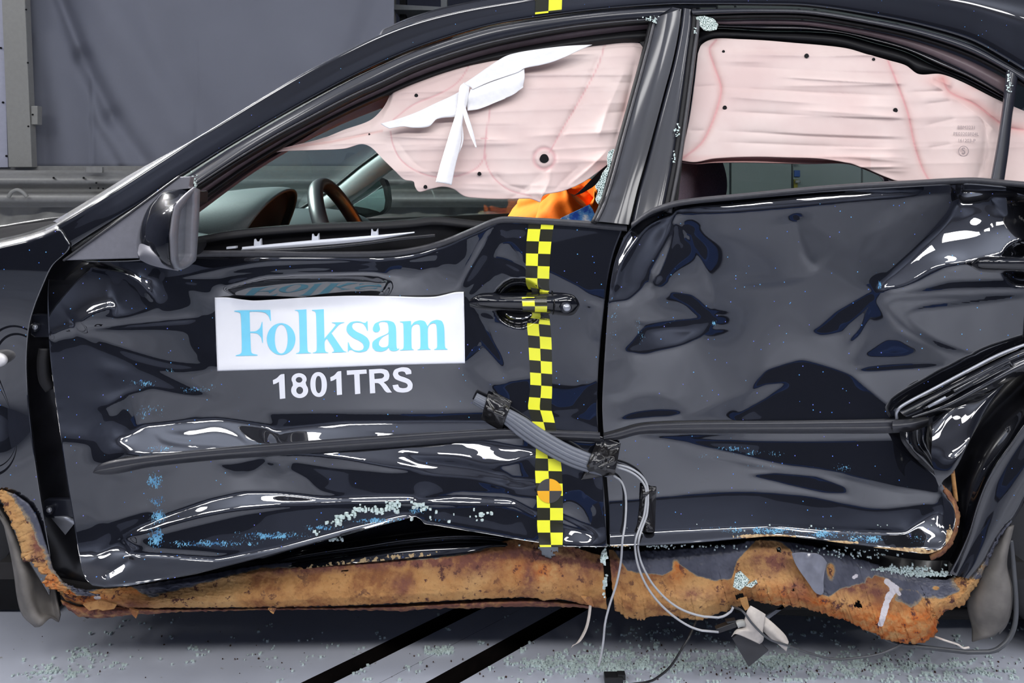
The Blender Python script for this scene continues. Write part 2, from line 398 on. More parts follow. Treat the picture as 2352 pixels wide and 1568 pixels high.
def crackle_mat():
    m, nt, b = new_mat('crazed_tempered_glass'); sset(b, rough=0.15, spec=0.7)
    tc = nt.nodes.new('ShaderNodeTexCoord'); v = nt.nodes.new('ShaderNodeTexVoronoi'); v.feature = 'DISTANCE_TO_EDGE'; v.inputs['Scale'].default_value = 260
    nt.links.new(tc.outputs['Object'], v.inputs['Vector'])
    nt.links.new(ramp(nt, v.outputs['Distance'], [(0.06, lin(222, 236, 230)), (0.2, lin(96, 118, 112))]), b.inputs['Base Color'])
    bump(nt, b, v.outputs['Distance'], 0.6, 0.002)
    return m
M['crackle'] = crackle_mat()
def label_mat():
    m, nt, b = new_mat('blue_white_patch'); sset(b, rough=0.6)
    nt.links.new(ramp(nt, noise(nt, 70, 4), [(0.36, lin(20, 80, 190)), (0.52, lin(90, 160, 225)), (0.66, lin(235, 240, 248))]), b.inputs['Base Color'])
    return m
M['patch'] = label_mat()
# the hall
def floor_mat():
    m, nt, b = new_mat('grey_floor_paint'); sset(b, rough=0.33, spec=0.5)
    n = noise(nt, 2.5, 5); n2 = noise(nt, 60, 3)
    c = ramp(nt, n, [(0.3, lin(172, 176, 188)), (0.7, lin(188, 192, 204))])
    c = mixc(nt, ramp_fac(nt, n2, 0.68, 0.74), c, lin(150, 148, 148))
    nt.links.new(c, b.inputs['Base Color']); nt.links.new(mixr(nt, n, 0.25, 0.45), b.inputs['Roughness'])
    return m
M['floor'] = floor_mat()
M['channel'] = plain('dark_channel', lin(16, 12, 11), 0.9, spec=0.1, var=0.4)
M['curtain'] = plain('grey_sheet_curtain', lin(128, 131, 143), 0.7, spec=0.2, var=0.04, scale=2)
M['post'] = plain('beige_grey_post', lin(150, 150, 146), 0.5, var=0.04)
M['wallpanel'] = plain('pale_wall_panel', lin(172, 174, 190), 0.5, var=0.04)
M['wall_dark'] = plain('dark_hall_wall', lin(44, 49, 66), 0.7, var=0.2, scale=1.2)
M['wall_blue'] = plain('blue_grey_hall_wall', lin(116, 121, 140), 0.7, var=0.12, scale=1.2)
M['wall_mid'] = plain('grey_hall_wall', lin(112, 116, 118), 0.7, var=0.05)
M['ceiling'] = plain('hall_ceiling', lin(186, 192, 208), 0.8, var=0.06, scale=1)
M['rail'] = plain('galvanised_rail', lin(150, 150, 148), 0.45, metal=0.2, var=0.08)
M['sheet'] = plain('pale_plastic_sheet', lin(160, 160, 156), 0.5, var=0.08, scale=8)
M['blue'] = plain('blue_barrier_paint', lin(34, 78, 146), 0.4, var=0.1)
M['doorpanel'] = plain('grey_green_door', lin(128, 138, 134), 0.5, var=0.03)
# ---------------------------------------------------------------- the hall
RX0, RX1, RY0, RY1, RZ = -7.0, 8.0, -7.0, 6.0, 5.0
fl = box('floor', (RX0, RY0, -0.4), (RX1, RY1, -0.3), M['channel']); tag(fl, kind='structure')
FD = np.array([0.743, 0.669]); FN = np.array([0.669, -0.743])
def clip(poly, f):
    out = []
    for i in range(len(poly)):
        a, b = poly[i], poly[(i+1) % len(poly)]; fa, fb = f(a), f(b)
        if fa >= 0: out.append(a)
        if fa * fb < 0:
            t = fa / (fa - fb); out.append((a[0] + t*(b[0]-a[0]), a[1] + t*(b[1]-a[1])))
    return out
def floor_plate(c0, c1):
    p = [tuple(FN*c0 - FD*25), tuple(FN*c1 - FD*25), tuple(FN*c1 + FD*25), tuple(FN*c0 + FD*25)]
    for f in (lambda q: q[0]-RX0, lambda q: RX1-q[0], lambda q: q[1]-RY0, lambda q: RY1-q[1]): p = clip(p, f)
    n = len(p); V = [(x, y, 0.0) for x, y in p] + [(x, y, -0.3) for x, y in p]
    F = [list(range(n)), list(range(n, 2*n))[::-1]] + [[i, i+n, (i+1) % n + n, (i+1) % n] for i in range(n)]
    o = mesh_obj('floor_plate', V, F, M['floor'], fl, False)
    bm = bmesh.new(); bm.from_mesh(o.data); bmesh.ops.recalc_face_normals(bm, faces=bm.faces); bm.to_mesh(o.data); bm.free()
    o.data.materials.append(M['channel'])
    for p_ in o.data.polygons: p_.material_index = 0 if p_.normal.z > .5 else 1
    return o
floor_plate(-14, -0.3315); floor_plate(-0.287, -0.2245); floor_plate(-0.2237, -0.1622); floor_plate(-0.1154, 14)

tag(box('wall_front', (RX0, RY0-0.1, 0), (RX1, RY0, RZ), M['wall_blue']), kind='structure')
tag(box('trim_2', (RX0, RY0, 0), (RX1, RY0+0.03, 1.25), M['wall_dark']), kind='structure')  # dark dado added so low reflections in the door paint stay black
tag(box('wall_left', (RX0-0.1, RY0, 0), (RX0, RY1, RZ), M['wall_blue']), kind='structure')
tag(box('wall_right', (RX1, RY0, 0), (RX1+0.1, RY1, RZ), M['wall_blue']), kind='structure')
tag(box('wall_back', (RX0, RY1, 0), (RX1, RY1+0.1, RZ), M['wall_dark']), kind='structure')
tag(box('ceiling', (RX0, RY0, RZ), (RX1, RY1, RZ+0.1), M['ceiling']), kind='structure')
# blue crash trolley front standing at the far end of the floor opposite the car (seen mirrored in the paint)
bt = empty('crash_trolley', (1.15, -5.0, 0), 'blue crash trolley standing opposite the car, mirrored in its black doors', 'trolley')
box('bumper', (-0.7, -5.2, 0.06), (3.0, -4.9, 0.30), M['blue'], bt, 0.02)
box('chassis', (-0.5, -5.9, 0.14), (2.8, -5.2, 0.22), M['black'], bt, 0.02)
for x in (-0.1, 2.4):
    for y in (-5.75, -5.3):
        o = tube('wheel', [(x-0.06, y, 0.11), (x+0.06, y, 0.11)], 0.11, M['tyre'], bt, n=3, k=20, straight=True)

# ---- backdrop behind the car, upper left: sheet curtain, post, guard rail
YB = 3.6
def curtain():
    xs = np.linspace(40, 905, 220); ys = np.linspace(-260, 384, 60)
    Xp, Yp = np.meshgrid(xs, ys)
    dep = np.zeros_like(Xp)
    def fold(p0, p1, wd, amp):
        D, S = dist_poly(Xp, Yp, [p0, p1]); return amp * np.exp(-(D / wd) ** 2)
    dep += fold((125, -40), (190, 130), 16, 0.07) + fold((190, 130), (260, 270), 18, 0.07) + fold((260, 270), (335, 375), 20, 0.05)
    dep += fold((70, -40), (75, 380), 26, -0.06) + fold((110, 90), (150, 380), 34, -0.045) + fold((210, -40), (420, 300), 40, -0.03)
    dep += fold((300, -40), (470, 300), 40, 0.03) + fold((212, 180), (214, 384), 5, 0.012) + fold((450, 100), (452, 384), 4, 0.008)
    dep += fold((600, -40), (760, 260), 60, -0.03) + fold((880, -30), (800, 200), 30, 0.05)
    dep += fold((212, 280), (275, 384), 10, 0.02)
    # the edge bulges loose beside the post
    o = grid_obj('curtain', atn(np.stack([Xp, Yp], -1), YB + 0.12 + dep), M['curtain'], None)
    m = o.modifiers.new('solid', 'SOLIDIFY'); m.thickness = 0.004
    tag(o, 'grey sheet curtain hanging behind the black car, with slanting folds', 'curtain')
curtain()
po = empty('steel_post', at(30, 384, YB - 0.12), 'beige grey steel post beside the hanging sheet curtain', 'post')
plate('column', [(3, -260), (50, -260), (57, 0), (73, 384), (20, 384), (4, 0)], YB - 0.12, 0.06, M['post'], po, 0.004)
for x, y in ((60, 22), (64, 144), (65, 290)): ptube('bolt', [(x, y, YB-0.125), (x, y, YB-0.118)], 0.006, M['black'], po, n=2, k=10, straight=True)
jb = plate('switch_box', [(71, 243), (86, 243), (86, 286), (72, 286)], YB - 0.11, 0.05, M['post'], po, 0.004)
ptube('knob', [(75, 263, YB-0.115), (75, 263, YB-0.105)], 0.006, M['black'], jb, n=2, k=10, straight=True)
wp = plate('wall_panel', [(-80, -260), (0, -260), (18, 384), (-80, 384)], YB - 0.09, 0.03, M['wallpanel']); tag(wp, 'pale wall panel with black screws left of the steel post', 'panel')
for x, y in ((2, 110), (7, 235), (15, 358)): ptube('screw', [(x-0.3, y, YB-0.1), (x-0.3, y, YB-0.085)], 0.007, M['black'], wp, n=2, k=10, straight=True)
tag(plate('trim_1', [(-200, 381), (1500, 381), (1500, 392), (-200, 392)], YB - 0.06, 0.05, M['rail']), kind='structure')
# corrugated guard rail below the curtain
gr = empty('guard_rail', at(100, 440, YB-0.3), 'grey corrugated guard rail running behind the car bonnet', 'guard rail')
rows = []
for y, d in ((391, .05), (398, .02), (404, -.02), (412, -.05), (421, -.045), (428, 0), (434, .03), (440, .02), (446, -.03), (456, -.05), (464, -.04), (470, .01), (476, .04)):
    rows.append([(-220, y, d), (400, y + 0, d), (1500, y, d)])
loft('beam', rows, M['rail'], gr, n=8, m=4, base=lambda p: YB - 0.25 + p*0, straight=True)
plate('bracket', [(196, 383), (234, 383), (234, 397), (196, 397)], YB - 0.32, 0.03, M['rail'], gr, 0.004)
for x, y in ((123, 408), (221, 420), (226, 432), (207, 432), (237, 433), (192, 408)): ptube('bolt', [(x, y, YB-0.33), (x, y, YB-0.28)], 0.006, M['black'], gr, n=2, k=8, straight=True)
hp = tube('cable_loop', [at(20, 452, YB-0.33), at(28, 440, YB-0.34), at(40, 436, YB-0.34), at(52, 441, YB-0.34), at(62, 452, YB-0.33)], 0.012, M['sheet'], gr, n=24)
# crumpled plastic sheet hung below the rail
xs = np.linspace(-220, 1500, 160); ys = np.linspace(476, 762, 40); Xp, Yp = np.meshgrid(xs, ys)
dep = 0.012*np.sin(Xp/9.0 + np.sin(Yp/20)) + 0.02*np.sin(Xp/23.0) + 0.015*np.sin((Xp+2*Yp)/31)
tag(grid_obj('plastic_sheet', atn(np.stack([Xp, Yp], -1), YB - 0.1 + dep), M['sheet']), 'pale creased plastic sheet hanging below the guard rail', 'sheet')

# ---- dark rack with uprights and shelves, above the roof line
rk = empty('storage_rack', at(1000, 100, YB + 0.6), 'dark steel rack standing behind the curtain above the roof line', 'rack')
YR = YB + 0.5
plate('upright', [(893, -200), (905, -200), (908, 384), (896, 384)], YR, 0.08, M['post'], rk)
plate('upright', [(918, -200), (932, -200), (932, 384), (918, 384)], YR + .1, 0.08, M['black'], rk)
plate('upright', [(1012, -200), (1026, -200), (1028, 384), (1014, 384)], YR, 0.08, M['wall_mid'], rk)
plate('shelf', [(905, 10), (1020, 16), (1020, 24), (905, 22)], YR - 0.05, 0.4, M['wall_mid'], rk)
plate('shelf', [(905, -60), (1320, -56), (1320, -48), (905, -48)], YR - 0.05, 0.4, M['wall_mid'], rk)
# ---- far side of the hall seen through the windows
fd = empty('hall_cabinet', at(1800, 420, 4.6), 'row of grey green cabinet doors seen through the rear window', 'cabinet')
for a, b in ((1640, 1676), (1680, 1818), (1822, 1978), (1982, 2120)):
    plate('cabinet_door', [(a, 250), (b, 250), (b, 702), (a, 702)], 4.6, 0.04, M['doorpanel'], fd, 0.006)
plate('blue_sign', [(1825, 391), (1838, 391), (1838, 406), (1825, 406)], 4.58, 0.02, M['blue'], fd, 0.004)
plate('lock_plate', [(1824, 412), (1832, 412), (1832, 436), (1824, 436)], 4.58, 0.02, plain('brass', lin(150, 140, 60), 0.4, metal=0.5), fd)
ptube('door_handle', [(1827, 417, 4.55), (1838, 417, 4.55)], 0.012, M['post'], fd, n=3)
ptube('keyhole', [(1828, 378, 4.57), (1828, 379, 4.57)], 0.02, M['black'], fd, n=3)
lb = plate('low_barrier', [(860, 474), (1330, 470), (1330, 722), (860, 722)], 4.2, 0.2, M['doorpanel'], None, 0.01); tag(lb, 'pale low barrier seen through the front windows', 'barrier')
bf = plate('blue_tarpaulin', [(893, 430), (908, 430), (915, 717), (897, 717)], 4.42, 0.05, M['blue'], None, 0.01); tag(bf, 'narrow blue tarpaulin hanging behind the low barrier', 'tarpaulin')
for k, (x, hh) in enumerate(((948, 442), (956, 442), (980, 436), (992, 436), (1002, 440))):
    o = ptube('pipe', [(x, hh, 4.47), (x, 709, 4.47)], 0.01, M['post'], None, n=4, straight=True); tag(o, ['leftmost', 'second from left', 'middle', 'second from right', 'rightmost'][k] + ' thin upright pipe behind the low barrier', 'pipe', 'upright pipes behind the low barrier')
# ---------------------------------------------------------------- crumpled door skins
# The sheet's slopes are laid down facet by facet (where each facet faces), then one continuous
# height field is fitted to them, so the dents and creases are real relief.
GX0, GX1, GY0, GY1, GS = -40, 2420, 440, 1440, 4
gx = np.arange(GX0, GX1 + 1, GS, dtype=float); gy = np.arange(GY0, GY1 + 1, GS, dtype=float)
PX, PY = np.meshgrid(gx, gy)
VX = (PX - CX) / FPX; VZ = -(PY - HY) / FPX
class Sheet:
    def __init__(s, t0):
        s.T = np.full(PX.shape, float(t0)); s.SX = np.zeros(PX.shape); s.post = []
    def poly(s, pts, t, f=5, sx=0.0, grad=None):
        D, _ = dist_poly(PX, PY, pts, True); I = inside(PX, PY, pts)
        m = sstep(0.5 + np.where(I, D, -D) / (2.0 * f))
        tt = t
        if grad is not None:
            (x0, y0), (x1, y1), t1 = grad
            k = np.clip(((PX-x0)*(x1-x0) + (PY-y0)*(y1-y0)) / ((x1-x0)**2 + (y1-y0)**2), 0, 1); tt = t + (t1 - t) * k
        s.T = s.T*(1-m) + tt*m; s.SX = s.SX*(1-m) + sx*m
    def line(s, pts, hw, t, f=3, sx=0.0, taper=True, smooth=True):
        P = cr(pts, max(12, len(pts)*6)) if smooth and len(pts) > 2 else np.asarray(pts, float)
        D, S = dist_poly(PX, PY, P.tolist()); w_ = hw * (np.clip(np.minimum(S, 1-S) * 6, 0.25, 1) if taper else 1)
        m = sstep(0.5 + (w_ - D) / (2.0 * f))
        s.T = s.T*(1-m) + t*m; s.SX = s.SX*(1-m) + sx*m
    def solve(s, yb, mask, L=160.0, iters=300):
        rx = VX; T = s.T; r = np.stack([rx, -np.ones_like(rx), T], -1); r /= np.linalg.norm(r, axis=-1, keepdims=True)
        v = np.stack([VX, np.ones_like(VX), VZ], -1); v /= np.linalg.norm(v, axis=-1, keepdims=True)
        n = r - v; ny = np.minimum(n[..., 1], -0.05)
        hx = n[..., 0] / -ny + s.SX; hz = np.clip(n[..., 2] / -ny, -2.2, 2.2)
        k = 1.45 / FPX * GS
        gxp = hx * k; gyp = -hz * k
        gX = 0.5*(gxp[:, 1:] + gxp[:, :-1]); gY = 0.5*(gyp[1:] + gyp[:-1])
        wX = (mask[:, 1:] & mask[:, :-1]).astype(float); wY = (mask[1:] & mask[:-1]).astype(float)
        lam = 1.0 / L**2; h = yb.copy(); mX, mY = wX.copy(), wY.copy()
        blur = lambda q: (q + np.roll(q, 1, 0) + np.roll(q, -1, 0) + np.roll(q, 1, 1) + np.roll(q, -1, 1)) / 5
        # a few rounds: misfit gathers in narrow creases and leaves the facets true
        for rnd in range(4):
            def A(q):
                o = lam * q
                d = wX * (q[:, 1:] - q[:, :-1]); o[:, 1:] += d; o[:, :-1] -= d
                d = wY * (q[1:] - q[:-1]); o[1:] += d; o[:-1] -= d
                return o
            b = lam * yb
            d = wX * gX; b[:, 1:] += d; b[:, :-1] -= d
            d = wY * gY; b[1:] += d; b[:-1] -= d
            rr = b - A(h); p = rr.copy(); rs = (rr*rr).sum()
            for _ in range(iters if rnd else iters + 200):
                Ap = A(p); a = rs / (p*Ap).sum(); h += a*p; rr -= a*Ap; rn = (rr*rr).sum()
                if rn < 1e-12: break
                p = rr + (rn/rs)*p; rs = rn
            eX = blur(np.abs(h[:, 1:] - h[:, :-1] - gX) / k); eY = blur(np.abs(h[1:] - h[:-1] - gY) / k)
            wX = mX / (1 + eX / 0.10); wY = mY / (1 + eY / 0.10)
        s.H = h
        return h
    def sample(s, px, py):
        x = np.clip((np.asarray(px, float) - GX0)/GS, 0, len(gx)-1.001); y = np.clip((np.asarray(py, float)-GY0)/GS, 0, len(gy)-1.001)
        i = y.astype(int); j = x.astype(int); u = x-j; v = y-i; H = s.H
        return (H[i, j]*(1-u) + H[i, j+1]*u)*(1-v) + (H[i+1, j]*(1-u) + H[i+1, j+1]*u)*v

G, MID, D_, B_, W_ = -0.34, -0.17, 0.2, 1.5, 0.92

# outlines (picture plane of the car's side)
FD_TOP = [(120, 606), (145, 600), (230, 599), (320, 596), (450, 577), (620, 577), (800, 579), (900, 577), (960, 569), (1010, 556), (1080, 528), (1130, 507), (1155, 502), (1230, 506), (1330, 513), (1432, 522)]
FD_RIGHT = [(1432, 522), (1410, 580), (1396, 640), (1388, 700), (1380, 780), (1374, 850), (1372, 920), (1374, 985), (1381, 1060), (1389, 1150), (1394, 1256)]
FD_BOT = [(196, 1330), (212, 1344), (240, 1349), (300, 1345), (450, 1318), (600, 1280), (750, 1240), (900, 1200), (955, 1186), (966, 1192), (975, 1203), (1000, 1206), (1100, 1223), (1200, 1240), (1300, 1255), (1394, 1256)]
FD_LEFT = [(120, 606), (112, 640), (109, 700), (112, 770), (116, 830), (125, 900), (136, 980), (146, 1050), (155, 1110), (165, 1170), (176, 1240), (186, 1300), (196, 1330)]
RD_TOP = [(1432, 545), (1462, 512), (1500, 487), (1560, 470), (1700, 456), (1900, 438), (2100, 425), (2180, 421), (2230, 420), (2300, 426), (2370, 432)]
RD_RIGHT_UP = [(2370, 432), (2370, 600), (2370, 788)]
RD_ARCH = [(2370, 788), (2300, 818), (2225, 855), (2150, 898), (2085, 925), (2064, 940), (2060, 955), (2064, 962)]
RD_LEFT = [(1432, 545), (1412, 600), (1402, 650), (1396, 710), (1391, 780), (1386, 860), (1383, 930), (1386, 1000), (1392, 1080), (1398, 1160), (1400, 1255)]
RD_BOT = [(1400, 1255), (1500, 1252), (1600, 1246), (1700, 1237), (1780, 1231), (1860, 1237), (1950, 1249), (2050, 1262), (2130, 1271), (2160, 1262)]
RD_RIGHT_LOW = [(2064, 962), (2072, 990), (2085, 1030), (2130, 1075), (2160, 1105), (2172, 1130), (2190, 1165), (2194, 1200), (2180, 1240), (2160, 1262)]
FD_POLY = FD_TOP + FD_RIGHT[1:] + FD_BOT[::-1][1:] + FD_LEFT[::-1][1:-1]
RD_POLY = RD_TOP + RD_RIGHT_UP[1:] + RD_ARCH[1:] + RD_RIGHT_LOW[1:] + RD_BOT[::-1][1:] + RD_LEFT[::-1][1:-1]

F = Sheet(MID)
# -- upper left corner
F.poly([(100, 596), (190, 601), (335, 650), (362, 700), (290, 725), (172, 748), (100, 775)], 0.55, 10, grad=((120, 620), (320, 700), 0.4))
F.poly([(268, 640), (330, 655), (364, 692), (335, 712), (280, 712), (262, 680)], 0.16, 8)
F.poly([(190, 601), (330, 648), (345, 625), (330, 600), (240, 598)], 0.10, 5)
F.poly([(330, 640), (372, 640), (365, 695), (335, 660)], 0.5, 5, sx=0.1)
F.line([(183, 603), (215, 613), (260, 622), (300, 633), (326, 655)], 5, W_, 3)
F.line([(328, 655), (345, 675), (361, 691)], 5, W_, 3, sx=0.1)
F.line([(335, 647), (348, 641)], 6, W_, 3)
F.line([(172, 746), (205, 722), (240, 708), (266, 702)], 7, W_, 7)
# -- left wedge facet and S-shaped bands
F.poly([(100, 778), (172, 752), (235, 800), (300, 840), (330, 900), (240, 960), (205, 1010), (100, 1010)], 0.62, 22, grad=((120, 800), (300, 900), 0.4))
F.line([(112, 772), (140, 760), (172, 750)], 4, W_, 3)
F.line([(178, 754), (300, 742), (470, 728)], 5, 0.10, 3)
F.poly([(172, 754), (300, 746), (475, 731), (475, 800), (440, 832), (395, 838), (330, 820), (250, 790)], G, 4, grad=((250, 770), (470, 800), -0.2))
F.line([(172, 760), (240, 792), (330, 826), (400, 842), (470, 845)], 9, 0.12, 6)
F.poly([(235, 850), (330, 850), (480, 905), (430, 915), (330, 888), (250, 900)], 0.12, 14)
F.poly([(480, 840), (510, 850), (508, 900), (480, 905), (450, 870)], G, 10)
F.poly([(240, 935), (290, 902), (350, 891), (400, 903), (482, 920), (470, 945), (420, 968), (340, 984), (290, 1000), (240, 1010)], -0.27, 6)
F.poly([(215, 985), (262, 960), (282, 1015), (240, 1070), (215, 1060)], 0.14, 12)
F.line([(482, 915), (460, 950), (410, 975), (340, 990)], 6, 0.12, 4)
# -- plain middle under the banner, brighter again above the moulding
F.poly([(520, 860), (1200, 850), (1180, 920), (1000, 960), (620, 960), (520, 950)], -0.19, 30, grad=((700, 860), (700, 950), -0.26))
F.poly([(285, 1010), (330, 978), (420, 968), (500, 960), (620, 980), (640, 1018), (500, 1035), (330, 1045), (290, 1040)], 1.4, 8)
F.line([(385, 993), (440, 994), (500, 986), (545, 1000), (565, 1016), (590, 1012)], 6, W_, 5)
F.line([(360, 1000), (372, 1014), (420, 1024), (520, 1028)], 5, W_, 4)
F.poly([(620, 1020), (650, 988), (800, 968), (1000, 966), (1170, 968), (1180, 990), (900, 1002), (640, 1028)], 1.4, 9)
F.line([(605, 1018), (640, 992), (690, 984), (800, 980)], 4, W_, 5)
F.line([(845, 992), (880, 996), (920, 1000)], 4, W_, 3)
F.poly([(620, 950), (800, 945), (1150, 945), (1170, 965), (900, 968), (700, 970), (640, 985)], 0.16, 10)
# -- below the moulding
F.poly([(225, 1090), (420, 1060), (620, 1045), (700, 1060), (820, 1085), (700, 1110), (720, 1135), (540, 1130), (420, 1150), (370, 1180), (330, 1170), (220, 1200)], -0.30, 7)
F.poly([(240, 1092), (330, 1082), (400, 1075), (350, 1118), (290, 1122)], -0.17, 12)
F.poly([(500, 1064), (540, 1062), (612, 1050), (590, 1080), (555, 1097), (525, 1090)], 0.14, 4)
F.poly([(612, 1058), (640, 1060), (650, 1085), (640, 1102), (615, 1095)], 0.1, 6)
F.poly([(668, 1058), (760, 1075), (900, 1085), (1000, 1080), (1230, 1120), (1235, 1142), (1060, 1130), (940, 1145), (800, 1142), (735, 1125), (700, 1095), (672, 1080)], 0.16, 4)
F.line([(600, 1046), (640, 1040), (720, 1040), (790, 1048), (870, 1063), (950, 1080)], 4, W_, 3)
F.line([(950, 1080), (1010, 1086), (1080, 1092), (1140, 1108), (1190, 1116), (1232, 1117)], 3.5, W_, 2.5)
F.poly([(760, 1040), (860, 1058), (950, 1075), (1080, 1086), (1140, 1100), (1232, 1112), (1232, 1045), (1180, 1028), (1110, 1012), (950, 1018), (800, 1030)], 1.25, 8, grad=((900, 1060), (1150, 1040), 1.7))
F.poly([(930, 1040), (1060, 1045), (1150, 1085), (1060, 1078), (960, 1065)], 0.2, 14)
F.poly([(1150, 1070), (1232, 1035), (1232, 1108), (1170, 1100)], -0.12, 8)
F.line([(1118, 1012), (1150, 1025), (1200, 1038), (1232, 1042)], 6, W_, 4)
F.line([(1066, 1022), (1082, 1026)], 6, W_, 8)
# -- long lower ridge
F.poly([(285, 1232), (330, 1206), (400, 1178), (480, 1150), (560, 1130), (640, 1132), (740, 1144), (950, 1140), (960, 1150), (800, 1152), (640, 1158), (520, 1172), (420, 1192), (340, 1218)], 1.35, 6)
F.poly([(955, 1150), (1050, 1140), (1170, 1146), (1230, 1180), (1180, 1158), (1060, 1156)], 1.4, 4)
F.line([(282, 1234), (340, 1207), (376, 1201), (420, 1192), (470, 1178), (556, 1164), (640, 1155), (760, 1151), (945, 1150)], 3.5, W_, 3)
F.line([(965, 1150), (1060, 1151), (1170, 1148)], 3.5, W_, 3)
F.line([(1172, 1148), (1210, 1170), (1232, 1182)], 3, W_, 2.5)
F.poly([(330, 1240), (420, 1215), (560, 1180), (760, 1160), (950, 1160), (965, 1180), (850, 1205), (700, 1240), (560, 1270), (420, 1262), (350, 1258)], 0.13, 8)
F.poly([(985, 1168), (1060, 1162), (1160, 1160), (1225, 1190), (1228, 1240), (1100, 1215), (985, 1195)], 0.12, 8)
F.poly([(200, 1290), (285, 1240), (305, 1275), (360, 1275), (500, 1285), (640, 1258), (800, 1215), (940, 1180), (950, 1190), (700, 1256), (450, 1322), (240, 1350), (200, 1340)], 1.4, 8)
F.poly([(196, 1275), (260, 1200), (340, 1172), (352, 1180), (300, 1215), (225, 1270), (200, 1300)], 0.14, 6)
F.line([(234, 1327), (268, 1305), (296, 1288), (304, 1274)], 3, W_, 2)
F.line([(282, 1236), (300, 1252), (318, 1260)], 3, W_, 2)
F.line([(234, 1327), (250, 1330)], 3, W_, 2)
# -- upper sill: folds sweeping back from the mirror
F.poly([(330, 596), (450, 580), (960, 572), (1000, 582), (930, 600), (700, 600), (500, 625), (400, 642), (345, 640)], 0.12, 4)
F.line([(450, 588), (620, 587), (800, 592), (930, 584), (1000, 566), (1080, 536), (1140, 513)], 6, 2.2, 3)
F.line([(380, 640), (460, 635), (540, 618), (640, 603), (760, 600), (860, 596)], 7, -0.32, 5)
F.line([(480, 632), (560, 622), (700, 612), (860, 606), (980, 604)], 4, 0.12, 3)
F.line([(420, 640), (520, 634), (640, 624), (780, 618)], 7, -0.24, 5)
F.poly([(400, 645), (560, 634), (760, 622), (900, 606), (990, 600), (1000, 612), (930, 650), (880, 675), (480, 675)], 0.10, 8)
F.poly([(520, 664), (600, 640), (700, 634), (860, 630), (895, 640), (880, 668), (700, 682), (560, 690)], -9.0, 6, grad=((700, 640), (700, 684), -40.0))
F.poly([(505, 692), (700, 688), (900, 684), (1060, 684), (1062, 826), (505, 842)], 0.78, 8)
F.poly([(905, 660), (990, 615), (1012, 620), (1020, 660), (1010, 690), (920, 690)], G, 6)
F.poly([(1015, 570), (1070, 545), (1060, 590), (1035, 650), (1010, 670), (1008, 600)], 0.10, 8)
# -- tent ridge running down from the belt line to the handle
F.poly([(1130, 520), (1145, 512), (1165, 520), (1150, 560), (1105, 625), (1065, 672), (1045, 672), (1095, 590)], -0.26, 5, sx=-0.25)
F.line([(1128, 522), (1090, 590), (1048, 665)], 5, 0.3, 3, sx=0.5)
F.poly([(1150, 525), (1205, 520), (1210, 640), (1190, 640), (1140, 600), (1120, 640), (1085, 672), (1110, 625), (1150, 575)], 0.10, 12)
F.poly([(1150, 560), (1180, 545), (1210, 590), (1200, 615), (1170, 600), (1140, 590)], -0.28, 8)
# -- round the handle
F.poly([(1205, 515), (1428, 528), (1405, 600), (1392, 690), (1372, 692), (1330, 655), (1262, 618), (1205, 600)], 0.07, 5, grad=((1300, 530), (1330, 640), 0.02))
F.poly([(1205, 605), (1262, 622), (1330, 660), (1368, 697), (1390, 700), (1384, 860), (1340, 875), (1290, 940), (1200, 920), (1160, 860), (1110, 790), (1075, 720), (1150, 745), (1200, 745)], -0.29, 5, grad=((1200, 700), (1250, 900), -0.22))
F.line([(1082, 708), (1110, 765), (1145, 820), (1162, 868)], 5, 0.12, 3, sx=0.1)
F.line([(1070, 705), (1105, 775), (1150, 845), (1166, 890)], 3, 0.12, 2)
F.poly([(1072, 720), (1100, 770), (1155, 860), (1140, 890), (1070, 840), (1070, 760)], -0.26, 6, sx=-0.05)
F.poly([(1130, 880), (1215, 870), (1215, 950), (1160, 960), (1120, 925)], 0.10, 10)
F.poly([(1275, 942), (1320, 935), (1350, 890), (1376, 872), (1377, 905), (1350, 930), (1335, 950), (1290, 962)], 0.12, 6)
F.poly([(1270, 960), (1320, 955), (1376, 985), (1376, 1000), (1270, 985)], 0.13, 6)
F.poly([(1180, 950), (1225, 930), (1225, 985), (1185, 985)], 0.13, 6)
F.poly([(1350, 700), (1370, 700), (1368, 780), (1356, 790)], 0.1, 4, sx=0.1)
# -- right foot of the door
F.poly([(1290, 1020), (1384, 1030), (1390, 1140), (1340, 1120), (1300, 1080)], 0.12, 10)
F.poly([(1292, 1110), (1330, 1130), (1372, 1225), (1330, 1235), (1292, 1180)], -0.22, 8)
F.poly([(1335, 1090), (1384, 1100), (1392, 1250), (1375, 1245), (1350, 1160)], 0.10, 6, sx=-0.15)
F.line([(1288, 1182), (1320, 1198), (1358, 1216), (1370, 1228), (1360, 1246)], 3, W_, 2.5)
F.poly([(1290, 1205), (1360, 1228), (1360, 1250), (1290, 1245)], 1.0, 6)

mF = inside(PX, PY, FD_POLY) | (dist_poly(PX, PY, FD_POLY, True)[0] < 10)
FH = F.solve(np.where(PY < 560, 0.012, 0.02) + 0*PX, mF)

R = Sheet(-0.30)
